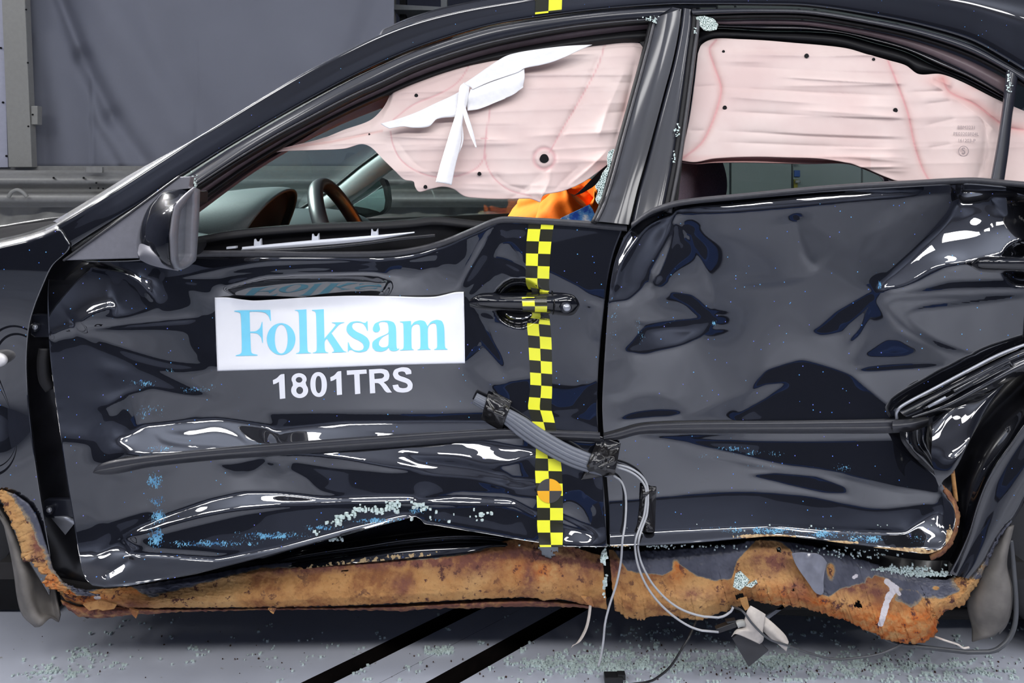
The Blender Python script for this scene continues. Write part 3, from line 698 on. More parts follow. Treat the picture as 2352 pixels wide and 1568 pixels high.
# -- rolled left edge of the rear door
R.poly([(1380, 720), (1400, 620), (1432, 545), (1470, 508), (1545, 482), (1550, 495), (1530, 540), (1500, 600), (1470, 660), (1440, 690), (1395, 690)], 0.6, 8, sx=-0.10, grad=((1425, 580), (1480, 610), 1.5))
R.line([(1408, 660), (1425, 610), (1455, 560), (1490, 520), (1550, 492)], 6, W_, 4, sx=-0.1)
R.line([(1398, 710), (1410, 640)], 4, W_, 3, sx=-0.15)
R.poly([(1552, 490), (1540, 545), (1505, 620), (1488, 660), (1500, 665), (1530, 620), (1565, 560)], 0.10, 5, sx=0.4)
R.poly([(1570, 560), (1600, 610), (1640, 655), (1560, 660), (1500, 668), (1530, 620)], -0.32, 16)
R.poly([(1395, 690), (1440, 698), (1490, 690), (1475, 760), (1450, 775), (1395, 790)], -0.24, 8)
# -- belt roll
R.line([(1560, 487), (1700, 478), (1900, 460), (2100, 443), (2200, 436)], 6, 0.4, 3)
R.line([(1560, 482), (1700, 472), (1900, 455), (2100, 440), (2190, 434)], 4, W_, 3)
R.line([(1432, 535), (1470, 502), (1560, 474), (1700, 462), (1900, 444), (2100, 431)], 5, 1.9, 4)
# -- soft facets of the large flat
R.line([(1560, 510), (1600, 570), (1628, 640), (1645, 700), (1642, 760)], 9, -0.42, 9)
R.line([(1824, 488), (1834, 540), (1852, 590), (1882, 622)], 6, -0.44, 7)
R.poly([(1590, 560), (1700, 540), (1770, 600), (1790, 640), (1650, 640)], -0.25, 25)
R.poly([(1850, 500), (1930, 560), (1960, 640), (1890, 620), (1850, 560)], -0.25, 22)
R.line([(1680, 655), (1780, 652), (1850, 640), (1875, 625)], 4, -0.2, 4)
# -- pocket dent at the left
R.poly([(1478, 690), (1555, 672), (1610, 688), (1642, 733), (1600, 752), (1480, 750)], -0.16, 5)
R.poly([(1540, 672), (1590, 676), (1645, 735), (1620, 745), (1580, 700)], 0.08, 5)
R.poly([(1480, 745), (1560, 748), (1638, 735), (1610, 770), (1560, 795), (1480, 815), (1440, 805), (1462, 775)], 0.3, 5)
R.poly([(1490, 760), (1540, 755), (1590, 760), (1570, 785), (1500, 800)], 0.8, 6)
R.poly([(1462, 740), (1630, 732), (1638, 738), (1600, 748), (1480, 752)], 0.10, 4)
# -- lower left of the flat
R.poly([(1400, 830), (1440, 815), (1460, 860), (1440, 900), (1395, 900)], -0.16, 12)
R.poly([(1420, 930), (1450, 910), (1510, 900), (1550, 920), (1560, 945), (1480, 950), (1430, 960)], -0.12, 8)
R.line([(1425, 962), (1480, 952), (1560, 948)], 7, 0.12, 4)
# -- big diagonal fold
R.poly([(2205, 440), (2230, 436), (2300, 440), (2380, 450), (2380, 560), (2240, 600), (2170, 612), (2090, 650), (2025, 664), (2050, 630), (2130, 550), (2190, 480)], 1.75, 6, grad=((2220, 520), (2100, 640), 1.25))
R.line([(2205, 440), (2185, 490), (2130, 555), (2060, 620), (2018, 660)], 7, 0.14, 3, sx=-0.25)
R.line([(2218, 470), (2228, 500)], 14, W_, 4)
R.line([(2248, 518), (2262, 526)], 9, W_, 4)
R.line([(2232, 446), (2258, 480), (2282, 530)], 4, W_, 6)
R.line([(2024, 664), (2070, 655), (2110, 640), (2150, 612), (2185, 603), (2232, 601)], 5, W_, 3)
R.poly([(2260, 445), (2380, 450), (2380, 540), (2300, 500)], 0.15, 14)
R.line([(1990, 530), (2100, 470), (2180, 448)], 16, -0.38, 14)
# -- swirl to the right of the fold point
R.poly([(2030, 672), (2120, 662), (2180, 645), (2380, 640), (2380, 662), (2200, 665), (2040, 680)], 0.10, 4)
R.poly([(2010, 690), (2040, 680), (2200, 664), (2380, 660), (2380, 800), (2240, 830), (2170, 810), (2090, 760), (2040, 720)], -0.32, 4)
R.line([(2380, 671), (2240, 680), (2100, 685), (2050, 690), (2040, 706), (2080, 750), (2160, 800), (2220, 818)], 3.5, 0.02, 2)
R.line([(2380, 676), (2200, 697), (2110, 708), (2085, 722), (2105, 755), (2160, 790), (2240, 815)], 6, 0.02, 3)
# -- triangular pocket mirroring the blue trolley
R.poly([(2010, 690), (2025, 712), (2060, 760), (2150, 800), (2172, 825), (2165, 838), (2050, 845), (1962, 842), (1960, 825), (1990, 770)], -0.10, 4)
R.poly([(2036, 780), (2062, 782), (2098, 806), (2082, 816), (1998, 819), (1992, 811)], 0.0, 5)
R.line([(1958, 850), (2050, 846), (2168, 838)], 5, 0.08, 3)
R.poly([(1965, 862), (2050, 850), (2165, 845), (2172, 862), (2120, 905), (2070, 930), (2050, 930), (1990, 895)], -0.33, 4)
R.line([(2008, 690), (1975, 760), (1950, 790), (1948, 830), (1958, 865)], 5, 0.06, 3)
R.poly([(2000, 672), (2008, 684), (1950, 745), (1935, 770), (1880, 772), (1870, 760), (1920, 715)], 0.02, 6)
R.poly([(1925, 765), (1945, 775), (1945, 850), (1955, 880), (1880, 860), (1830, 850), (1870, 790)], -0.26, 10)
R.poly([(1690, 960), (1720, 905), (1760, 850), (1840, 822), (1900, 840), (1960, 862), (2050, 940), (2055, 965), (1700, 972)], 0.09, 6, grad=((1800, 830), (1850, 960), 0.2))
R.poly([(1560, 965), (1640, 930), (1760, 880), (1800, 880), (1760, 915), (1680, 965)], -0.20, 8)
# -- below the moulding
R.poly([(1395, 1010), (1470, 1002), (1580, 1018), (1700, 1048), (1800, 1075), (1930, 1090), (2060, 1125), (2115, 1140), (2120, 1150), (2030, 1168), (1980, 1160), (1880, 1135), (1720, 1125), (1520, 1140), (1400, 1150)], -0.27, 5)
R.poly([(1470, 1000), (2070, 990), (2090, 1030), (2160, 1110), (2160, 1135), (2060, 1118), (1930, 1085), (1800, 1070), (1700, 1042), (1580, 1014)], 0.16, 7, grad=((1800, 1000), (1850, 1070), 0.1))
R.poly([(1500, 1000), (2070, 986), (2072, 1008), (1900, 1012), (1600, 1016)], -0.16, 8)
R.poly([(1725, 1092), (1780, 1084), (1880, 1092), (1940, 1118), (1945, 1134), (1890, 1134), (1800, 1112)], 0.10, 4)
R.poly([(1430, 1060), (1480, 1055), (1490, 1130), (1400, 1140), (1395, 1080)], -0.2, 14)
R.poly([(1400, 1152), (1520, 1142), (1720, 1128), (1880, 1138), (1980, 1164), (2030, 1170), (2120, 1155), (2160, 1160), (2160, 1215), (1950, 1215), (1780, 1205), (1500, 1220), (1400, 1225)], 0.09, 5, grad=((1700, 1130), (1700, 1200), 0.2))
R.line([(1510, 1142), (1620, 1132), (1760, 1130), (1880, 1140), (2000, 1170), (2120, 1158), (2145, 1145)], 4, -0.09, 3)
R.line([(1640, 1052), (1760, 1075), (1900, 1088), (2030, 1118), (2130, 1140)], 4, -0.09, 3)
R.poly([(1395, 1228), (1500, 1222), (1700, 1212), (1780, 1208), (1900, 1218), (2080, 1225), (2140, 1180), (2170, 1180), (2190, 1220), (2160, 1262), (2050, 1262), (1780, 1230), (1500, 1252), (1395, 1256)], 1.4, 6)
R.line([(2162, 1130), (2158, 1170), (2162, 1215), (2168, 1232)], 5, W_, 4, sx=0.1)
R.line([(2132, 1245), (2140, 1240), (2165, 1240)], 3, W_, 3)
R.poly([(2166, 1130), (2190, 1165), (2192, 1200), (2178, 1235), (2166, 1200)], 0.2, 4, sx=0.35)

mR = inside(PX, PY, RD_POLY) | (dist_poly(PX, PY, RD_POLY, True)[0] < 10)
RH = R.solve(np.where(PY < 540, 0.02, 0.028) + 0*PX, mR)

def cup(S, cx, cy, r, depth):
    D = np.hypot(PX - cx, (PY - cy) * 1.02); S.H = S.H + depth * np.clip(1 - (D / r) ** 2, 0, 1) ** 0.6
cup(F, 1192, 695, 56, 0.034); cup(R, 2350, 605, 52, 0.034)

def crease(S, pts, w_, a):
    P = cr(pts, 40); D, t = dist_poly(PX, PY, P.tolist())
    S.H = S.H - a*np.exp(-np.sqrt(D*D + 4)/w_)*np.clip(np.minimum(t, 1-t)*7, .1, 1)
for pts, w_, a in (([(183, 603), (215, 613), (260, 622), (300, 633), (330, 656), (361, 691)], 9, .0048), ([(112, 772), (140, 759), (172, 748)], 9, .005), ([(172, 748), (205, 722), (240, 708), (268, 702)], 16, .007),
    ([(234, 1327), (268, 1306), (296, 1288), (304, 1274)], 7, .003), ([(304, 1274), (296, 1254), (282, 1236)], 6, .0025), ([(178, 756), (300, 745), (470, 730)], 8, -.003)): crease(F, pts, w_, a)
for pts, w_, a in (([(1406, 690), (1425, 612), (1455, 560), (1490, 518), (1550, 491)], 13, .007), ([(1552, 490), (1542, 555), (1500, 655)], 10, -.007), ([(1824, 488), (1834, 540), (1852, 590), (1882, 622)], 18, .002), ([(1560, 505), (1605, 580), (1640, 680), (1643, 760)], 22, .002), ([(2024, 664), (2080, 652), (2150, 612), (2232, 601)], 9, .003)): crease(R, pts, w_, a)

def scuff(blobs, px, py):
    s = np.zeros_like(px)
    for cx, cy, rx, ry, a in blobs:
        s = np.maximum(s, a * np.exp(-(((px-cx)/rx)**2 + ((py-cy)/ry)**2)))
    return s
SC_F = [(365, 1030, 40, 12, .7), (350, 1052, 60, 14, .75), (355, 1105, 28, 26, .8), (362, 1150, 26, 20, .8), (365, 1185, 26, 26, .8), (360, 1235, 30, 40, .8),
        (480, 1248, 150, 12, .75), (620, 1230, 120, 14, .75), (740, 1212, 80, 10, .7), (860, 1195, 90, 10, .75), (960, 1170, 22, 14, .9), (1010, 1195, 60, 8, .6),
        (330, 880, 50, 12, .62), (440, 895, 60, 14, .62), (340, 945, 50, 30, .56), (395, 850, 30, 10, .42), (490, 885, 40, 16, .4), (880, 1050, 60, 10, .35), (600, 1020, 70, 4, .6), (760, 1012, 90, 4, .5), (300, 800, 160, 120, .18), (700, 900, 500, 60, .14), (1380, 720, 14, 60, .3)]
SC_R = [(1400, 1000, 40, 30, .3), (1640, 978, 260, 3, .75), (1430, 1000, 60, 8, .7), (2085, 975, 40, 10, .7), (1680, 1030, 60, 8, .7), (1740, 1040, 90, 12, .55), (1640, 1045, 110, 12, .45), (1760, 1072, 90, 8, .5),
        (1935, 1075, 40, 22, .5), (2090, 1115, 60, 12, .4), (1760, 1218, 160, 12, .72), (1900, 1226, 90, 14, .75), (1990, 1238, 80, 16, .72), (1640, 1212, 120, 8, .5), (2115, 1240, 40, 20, .6), (2100, 1040, 14, 30, .5),
        (1410, 760, 12, 120, .5), (1470, 760, 20, 60, .5), (1560, 740, 90, 10, .35), (1640, 742, 8, 8, .8), (1560, 665, 110, 4, .35), (2020, 655, 6, 16, .9), (1480, 930, 80, 30, .35), (2060, 930, 40, 18, .4), (1750, 1100, 420, 120, .16), (1750, 1195, 380, 14, .3)]
EDGE_R = [(1430, 1256, 60, 7, .7), (1760, 1232, 90, 7, 1.0), (1900, 1246, 90, 6, 1.0), (2040, 1262, 120, 7, 1.0), (2140, 1270, 40, 9, 1.0), (2180, 1240, 12, 40, .9)]

def panel(name, S, P, mat, parent, sc=None, edge=None, flange=0.016, dy=0.0):
    """door skin: grid over the outline, with a turned-in flange all round"""
    Y = S.sample(P[..., 0], P[..., 1]) + dy
    V = atn(P, Y); nv, nu = P.shape[:2]
    border = np.concatenate([np.arange(nu), np.arange(1, nv) * nu + nu - 1, (nv-1)*nu + np.arange(nu-2, -1, -1), np.arange(nv-2, 0, -1) * nu])
    V2 = V.reshape(-1, 3)[border].copy(); V2[:, 1] += flange
    Fc = grid_faces(nv, nu).tolist(); n0 = nv * nu; m = len(border)
    Fc += [[int(border[(i+1) % m]), int(border[i]), n0 + i, n0 + (i+1) % m] for i in range(m)]
    px = np.concatenate([P[..., 0].ravel(), P[..., 0].ravel()[border]]); py = np.concatenate([P[..., 1].ravel(), P[..., 1].ravel()[border]])
    A = {'scuff': scuff(sc or [], px, py), 'rust': scuff(edge or [], px, py)}
    return mesh_obj(name, np.vstack([V.reshape(-1, 3), V2]), Fc, mat, parent, True, None, A)

car = empty('car', (0.2, 0.9, 0), 'black saloon car with a crushed side, rusted sill and fired curtain airbags', 'car')
PF = coons(FD_TOP, FD_BOT, FD_LEFT, FD_RIGHT, 350, 230, (0, 1, 0, 0))
front_door = panel('front_door', F, PF, M['paint'], car, SC_F)
MIDR = [(1385, 985), (1600, 972), (1850, 968), (2064, 962)]
LU = [p for p in RD_LEFT if p[1] < 980] + [(1385, 985)]; LL = [(1385, 985)] + [p for p in RD_LEFT if p[1] > 990]
PRu = coons(RD_TOP, MIDR, LU, RD_RIGHT_UP + RD_ARCH[1:], 300, 150, (0, 0, 0, 1))
PRl = coons(MIDR, RD_BOT, LL, RD_RIGHT_LOW, 300, 90)
rear_door = panel('rear_door', R, np.vstack([PRu, PRl[1:]]), M['paint'], car, SC_R, EDGE_R)
# ---------------------------------------------------------------- body round the doors
def HF(px, py): return F.sample(px, py)
def HR(px, py): return R.sample(px, py)
def part(o, parent): return o

# A-pillar and roof rail: one long pressing from the wing to the tail
A_TOP = [(130, 512), (190, 476), (250, 440), (360, 371), (480, 300), (600, 226), (700, 167), (800, 115), (870, 82), (950, 52), (1050, 26), (1150, 8), (1260, -8), (1400, -22), (1600, -40), (1800, -56), (2000, -66), (2200, -60), (2400, -34)]
A_BOT = [(165, 571), (205, 545), (330, 468), (400, 420), (500, 355), (600, 295), (700, 238), (800, 184), (870, 150), (950, 116), (1050, 82), (1150, 56), (1300, 34), (1420, 21), (1545, 13), (1590, 13), (1740, 14), (1860, 18), (2010, 42), (2120, 66), (2230, 100), (2310, 145), (2400, 200)]
def blend(a, b, k, n=60):
    A = cr(a, n); B = cr(b, n); return [tuple(p) for p in (A*(1-k) + B*k)]
RA = cr(A_TOP, 160); RB_ = cr(A_BOT, 160); RY = tumble(.35*RA[:, 1] + .65*RB_[:, 1])
RY = np.convolve(np.pad(RY, 6, mode='edge'), np.ones(13)/13, 'valid')
rr_ = []
for k, d, ox, oy in ((0, .10, -8, -4), (0, .05, -2, -2), (0, .018, 0, 0), (.035, .006, 0, 0), (.10, .001, 0, 0), (.2, 0, 0, 0), (.3, 0, 0, 0), (.42, 0, 0, 0), (.6, 0, 0, 0), (.85, .001, 0, 0), (.96, .004, 0, 0), (1, .012, 0, 0), (1, .04, 2, 4)):
    P = RA*(1-k) + RB_*k; tp = np.interp(RA[:, 0], [300, 430], [1, .12]) if k < .2 else 1.0
    g_ = sstep((RA[:, 0]-1900)/300)*.07*max(0, .45-k)**2/.2
    rr_.append(np.stack([P[:, 0]+ox*tp, P[:, 1]+oy*tp, RY + d*tp + g_], -1))
rr_ = np.array(rr_); rr_ = np.stack([cr_u(rr_[:, j], 61) for j in range(160)], 1)
rail = grid_obj('body_side_rail', atn(rr_[..., :2], rr_[..., 2]), M['paint_clean'], car)
def railY(x, y): return np.interp(x, RA[:, 0], RY) + 0*y
# roof skin, curving over to the far side
YM = 0.9
roof_rows = []
for k, (yy, dz) in enumerate(((0.23, 0.0), (0.30, 0.035), (0.42, 0.062), (0.65, 0.085), (0.9, 0.092), (1.15, 0.085), (1.38, 0.062), (1.5, 0.035), (1.58, 0.0))):
    r = []
    for px, py in [(870, 82), (950, 50), (1050, 24), (1150, 6), (1260, -10), (1400, -24), (1600, -42), (1800, -58), (2000, -68), (2200, -62), (2400, -36)]:
        x, _, z = at(px, py, 0.235); r.append((x, yy, z + dz - 0.01))
    roof_rows.append(cr(np.array(r)*1000, 70)/1000)
RV = np.stack([cr_u(np.array(roof_rows)[:, j], 41) for j in range(70)], 1)
roof = grid_obj('roof_panel', RV, M['paint_clean'], car, thick=0.004)
# front wing
WING = coons([(-60, 565), (0, 554), (60, 540), (100, 527), (130, 513)], [(-60, 1120), (-20, 1135), (5, 1152), (50, 1260), (112, 1368)], [(-60, 565), (-60, 800), (-60, 1120)],
             [(130, 513), (148, 542), (160, 568), (120, 610), (98, 655), (78, 705), (66, 750), (60, 820), (62, 900), (70, 980), (80, 1060), (92, 1140), (106, 1220), (116, 1290), (116, 1340), (112, 1368)], 60, 170, (0, 0, 0, 0))
Yw = 0.012 + 0.05*np.clip((np.interp(WING[..., 0], [-60, 0, 60, 100, 130], [590, 580, 566, 553, 538]) - 10 - WING[..., 1])/16.0, 0, 1.6)**2 + 0.02*np.exp(-((WING[..., 1] - 930)/120.0)**2) * np.exp(-((WING[..., 0] - 10)/70.0)**2) + 0.006*np.sin(WING[..., 1]/60.0)*np.exp(-((WING[..., 1]-1000)/160)**2)
xs_, ys_ = WING[..., 0].ravel(), WING[..., 1].ravel()
def wing_rust(px, py):
    edge = (px - (-8 + (py - 1140) * 0.42)); return np.clip(1.25 - edge / 52.0, 0, 1.2) * sstep((py - 1120 + px*0.2) / 50)
wing = grid_obj('front_wing', atn(WING, Yw), M['paint'], car, thick=0.004, attrs={'rust': np.zeros(xs_.size), 'scuff': scuff([(30, 780, 60, 200, .15), (20, 1000, 40, 60, .2)], xs_, ys_)})
wl = [(-14, 1128), (6, 1150), (14, 1172), (28, 1200), (40, 1232), (52, 1262), (56, 1290), (66, 1288), (76, 1291), (88, 1306), (97, 1316), (108, 1314), (104, 1330), (98, 1334), (110, 1348), (138, 1354), (160, 1366)]
wr = [(6, 1124), (38, 1136), (66, 1156), (84, 1182), (94, 1210), (102, 1238), (110, 1262), (117, 1284), (122, 1304), (130, 1316), (138, 1326), (146, 1336), (158, 1344), (175, 1350), (196, 1356), (214, 1362), (230, 1368)]
def ragged(pts, n, amp, seed, keep=0):
    P = cr(pts, n, True); r = np.random.default_rng(seed); k = r.normal(0, amp, (n, 2)); k = k + np.roll(k, 1, 0)*0.5
    k[:keep+1] = 0; k[-1-keep:] = 0; P[:, :2] += k; return P
def strip2(name, a, b, mat, parent, n, dy, attrs=None, m=8, prof=None, seed=0, amp=(0, 0)):
    A = ragged(a, n, amp[0], seed); Bq = ragged(b, n, amp[1], seed+1)
    t = np.linspace(0, 1, m)[:, None, None]; P = A[None]*(1-t) + Bq[None]*t
    tt = np.linspace(0, 1, m)[:, None]
    Y = dy + (np.interp(tt, *prof) if prof else 0) + 0*P[..., 0]
    if P.shape[2] > 2: Y = Y + P[..., 2]
    Y = Y + np.random.default_rng(seed+9).normal(0, 0.0008, Y.shape)
    return grid_obj(name, atn(P[..., :2], Y), mat, parent, thick=0.003, attrs=attrs(P[..., 0].ravel(), P[..., 1].ravel()) if attrs else None)
def wing_attr(px, py):
    return {'paint': np.clip(0.5 + (px - np.interp(py, [1128, 1200, 1260, 1320, 1345, 1370], [14, 72, 96, 126, 150, 190])) / 40.0, 0, 1), 'hot': sstep((py-1290)/40)*0.9, 'dark': np.exp(-((px-90)/18)**2-((py-1245)/40)**2), 'chalk': 0*px}
strip2('wing_rusted_edge', wl, wr, M['rust'], car, 120, 0.0095, wing_attr, 10, seed=3, amp=(1.5, 0))
# inner arch lip and dark hinge gap behind
loft('door_jamb', [[(150, 560), (118, 612), (80, 690), (60, 760), (58, 880), (66, 1000), (80, 1110), (100, 1220), (130, 1310), (170, 1350), (230, 1362)],
    [(200, 590), (150, 640), (130, 720), (128, 800), (135, 900), (150, 1000), (165, 1110), (180, 1200), (205, 1290), (245, 1330), (300, 1342)]], M['jamb'], car, n=60, m=6, base=lambda p: 0.06 + 0*p)
for (hx, hy, hw, hh) in ((92, 748, 46, 54), (128, 1168, 60, 44)):
    h = plate('door_hinge', [(hx-hw/2, hy-hh/2+6), (hx-hw/2+8, hy-hh/2), (hx+hw/2+14, hy-hh/2), (hx+hw/2+14, hy+hh/2), (hx-hw/2+8, hy+hh/2), (hx-hw/2, hy+hh/2-6)], 0.05, 0.012, M['frame'], car, 0.003)
    ptube('bolt', [(hx-hw/4, hy+3, 0.042), (hx-hw/4, hy+3, 0.052)], 0.010, M['frame'], h, n=2, k=6, straight=True)
    ptube('bolt_tip', [(hx-hw/4, hy+3, 0.038), (hx-hw/4, hy+3, 0.052)], 0.005, M['silver'], h, n=2, k=10, straight=True)
ptube('rubber_gaiter', [(104, 800, .05), (100, 830, .045), (104, 870, .045), (118, 892, .05)], 0.012, M['rubber'], car, n=20)
loft('inner_wing_flange', [[(118, 1190, 0.03), (130, 1204, 0.028), (150, 1228, 0.03)], [(124, 1186, .02), (150, 1190, .015), (172, 1200, .02)], [(140, 1180, .03), (160, 1182, .03), (176, 1190, .03)]], M['silver'], car, n=20, m=5, base=lambda p: 0.03 + 0*p)
# side repeater lamp
rp = loft('side_repeater', [[(-8 + 27*math.cos(a)*k, 826 + 18*math.sin(a)*k, d) for a in np.linspace(0, 2*math.pi, 33)] for k, d in ((1.0, 0.018), (0.96, 0.004), (0.75, -0.004), (0.4, -0.007), (0.02, -0.008))],
     plain('clear_repeater_lens', lin(225, 222, 222), 0.2, spec=0.6, coat=0.5), car, n=33, m=3, base=lambda p: 0.012 + 0*p, straight=True)
# bonnet edge and scuttle seen over the wing
loft('bonnet_edge', [[(-60, 560, .06), (0, 548, .07), (60, 534, .08), (130, 510, .10)], [(-60, 548, .11), (0, 538, .12), (60, 524, .13), (135, 505, .15)], [(-60, 538, .2), (0, 525, .22), (60, 515, .25), (140, 504, .28)], [(-60, 536, .6), (0, 522, .7), (60, 512, .8), (150, 500, .9)]], M['matte'], car, n=40, m=5, base=lambda p: 0*p)
ptube('scuttle_seal', [(-60, 530, .3), (0, 524, .3), (60, 514, .32), (100, 508, .33), (140, 503, .36)], 0.006, M['rubber'], car, n=40)

# ---- front door: window frame, sail panel, seals
FR_OUT = [(166, 574), (330, 470), (400, 423), (500, 358), (600, 298), (700, 241), (800, 187), (870, 153), (950, 119), (1050, 85), (1150, 59), (1300, 37), (1420, 24), (1545, 16)]
FR_IN = [(436, 432), (500, 390), (560, 352), (640, 305), (700, 273), (800, 221), (870, 189), (950, 152), (1050, 117), (1150, 90), (1300, 62), (1420, 48), (1503, 42)]
def fr(k, d, o=(0, 0)):
    A = cr([(360, 452)] + FR_OUT[3:], 80); B = cr(FR_IN, 80); P = A*(1-k) + B*k; Mi = .5*(A+B)
    return [(p[0]+o[0], p[1]+o[1], d + float(tumble(q[1]) - tumble(p[1]+o[1]))) for p, q in zip(P, Mi)]
loft('window_frame', [fr(0, .02), fr(0.03, .004), fr(.12, 0), fr(.5, -.003), fr(.9, 0), fr(.97, .004), fr(1.0, .02)], M['frame'], front_door, n=120, m=4)
# rear upright of the front door frame (satin blade in front of the middle pillar)
UL = [(1506, 40), (1499, 75), (1480, 150), (1458, 230), (1436, 310), (1412, 400), (1390, 470), (1372, 508)]
UR = [(1566, 20), (1560, 70), (1546, 140), (1526, 215), (1506, 290), (1484, 370), (1464, 440), (1446, 516)]
def up(k, d): A = cr(UL, 60); B = cr(UR, 60); P = A*(1-k)+B*k; return [(p[0], p[1], d) for p in P]
loft('window_frame_upright', [up(0, .03), up(.02, .008), up(.06, .003), up(.5, -.003), up(.94, .002), up(.98, .006), up(1, .03)], M['frame'], front_door, n=80, m=5)
plate('frame_corner', [(1503, 42, 0.225), (1500, 22, .225), (1545, 16, .225), (1563, 19, .225), (1560, 60, .22), (1520, 60, .22)], .22, 0.01, M['frame'], front_door, 0.002)
seal = [fr(1.0, .012), fr(1.0, .006, (4, 6)), fr(1.0, .012, (7, 11)), fr(1.0, .03, (9, 14))]
loft('window_seal', seal, M['rubber'], front_door, n=100, m=4)
ptube('seal_bead', [(p[0]+1, p[1]+2, float(tumble(p[1]))+.0) for p in FR_IN], 0.0022, M['rubber_grey'], front_door, n=90, k=6)
USE = [(p[0]-1, p[1]) for p in UL]
ptube('seal_bead', [(p[0]-2, p[1], float(tumble(p[1]))+.004) for p in UL], 0.0035, M['rubber_grey'], front_door, n=60, k=6)
ptube('glass_channel', [(p[0]-9, p[1]+4, float(tumble(p[1]))+.012) for p in UL], 0.006, M['rubber'], front_door, n=60, k=6)
# sail panel
plate('sail_panel', [(148, 598), (412, 406), (438, 405), (434, 428), (446, 440), (380, 560), (318, 593)], 0.012, 0.02, M['sail'], front_door, 0.002)
ptube('sail_edge', [(146, 598, .01), (280, 502, .01), (412, 405, .012)], 0.0025, M['rubber_grey'], front_door, n=30, k=6)
ptube('frame_gap_seal', [(168, 576, .016), (330, 470, .022), (412, 416, .03)], 0.005, M['rubber'], front_door, n=30, k=6)

# belt strip of the front door, bent with the door
BS = [(445, 583), (620, 583), (800, 585), (905, 582), (962, 573), (1012, 560), (1082, 532), (1130, 511), (1158, 505), (1230, 508), (1330, 514), (1440, 523)]
yb_ = [float(HF(p[0], p[1]+6)) for p in BS]
loft('belt_moulding', [[(p[0], p[1]-8, y+.012) for p, y in zip(BS, yb_)], [(p[0], p[1]-8, y-.002) for p, y in zip(BS, yb_)], [(p[0], p[1]-3, y-.006) for p, y in zip(BS, yb_)], [(p[0], p[1]+5, y-.004) for p, y in zip(BS, yb_)], [(p[0], p[1]+8, y+.004) for p, y in zip(BS, yb_)]], M['rubber_grey'], front_door, n=110, m=3, base=lambda p: 0*p)
# inner door: trim top, white bar with clips, black void between the skins
TR = [(440, 548), (520, 533), (620, 522), (740, 514), (860, 510), (940, 505), (1000, 499), (1060, 505), (1120, 511), (1180, 516), (1440, 530)]
loft('door_trim_top', [[(p[0], p[1]-2, .17) for p in TR], [(p[0], p[1]-2, .09) for p in TR], [(p[0], p[1]+4, .075) for p in TR], [(p[0], p[1]+16, .072) for p in TR], [(p[0], p[1]+26, .085) for p in TR], [(p[0], p[1]+70, .09) for p in TR]], M['rubber'], front_door, n=90, m=4, base=lambda p: 0*p)
loft('inner_door_bar', [[(556, 567, .055), (700, 553, .055), (850, 541, .055), (952, 532, .055)], [(556, 571, .048), (700, 558, .048), (850, 545, .048), (952, 534, .048)], [(552, 576, .05), (700, 566, .05), (850, 552, .05), (952, 535, .05)]], M['white_bar'], front_door, n=40, m=3, base=lambda p: 0*p)
plate('bar_clip', [(520, 567), (542, 565), (542, 570), (520, 572)], .05, .01, M['white_bar'], front_door)
for x, y in ((591, 556), (724, 544), (860, 533)):
    plate('bar_clip', [(x-7, y-7), (x-4, y-1), (x+4, y-1), (x+7, y-8), (x+8, y+8), (x-8, y+9)], .053, .01, M['white_bar'], front_door)
ptube('inner_skin_edge', [(560, 578, .045), (700, 572, .04), (830, 560, .04), (920, 548, .04), (1000, 540, .035)], .0035, M['jamb'], front_door, n=40)

# ---- front door handle
FH0 = float(HF(1100, 690)); FH1 = float(HF(1290, 700))
hnd = loft('door_handle', [[(x, yt, dz) for x, yt, dz in q] for q in (
    [(1076, 690, FH0+.004), (1100, 676, FH0-.004), (1160, 673, FH0-.006), (1260, 671, FH0-.008), (1312, 674, FH0-.006), (1330, 686, FH0-.002), (1336, 700, FH0+.006)],
    [(1077, 690, FH0-.006), (1100, 681, FH0-.016), (1160, 680, FH0-.024), (1260, 679, FH0-.026), (1310, 681, FH0-.018), (1327, 690, FH0-.01), (1334, 700, FH0)],
    [(1078, 695, FH0-.010), (1100, 692, FH0-.022), (1160, 692, FH0-.036), (1260, 694, FH0-.036), (1310, 698, FH0-.024), (1328, 700, FH0-.014), (1335, 703, FH0)],
    [(1079, 700, FH0-.008), (1100, 704, FH0-.018), (1160, 709, FH0-.028), (1260, 712, FH0-.028), (1308, 715, FH0-.02), (1325, 712, FH0-.01), (1334, 706, FH0)],
    [(1080, 704, FH0+.002), (1100, 710, FH0-.006), (1160, 715, FH0-.012), (1260, 721, FH0-.012), (1305, 725, FH0-.008), (1324, 722, FH0-.002), (1336, 712, FH0+.006)],
    [(1080, 704, FH0+.02), (1100, 711, FH0+.01), (1160, 716, FH0+.01), (1260, 722, FH0+.01), (1305, 727, FH0+.006), (1326, 724, FH0+.01), (1338, 712, FH0+.014)])], M['gloss'], front_door, n=60, m=5, base=lambda p: 0*p)
ptube('handle_seam', [(1268, 672, FH0-.018), (1272, 685, FH0-.029), (1274, 700, FH0-.038), (1272, 712, FH0-.03), (1270, 722, FH0-.012)], .0012, M['black'], front_door, n=20, k=6)
ptube('key_lock', [(1300, 706, FH0-.034), (1300, 706, FH0-.012)], 0.0115, M['frame'], front_door, n=2, k=20, straight=True)
ptube('key_barrel', [(1302, 706, FH0-.0365), (1302, 706, FH0-.02)], 0.0075, M['silver'], front_door, n=2, k=16, straight=True)
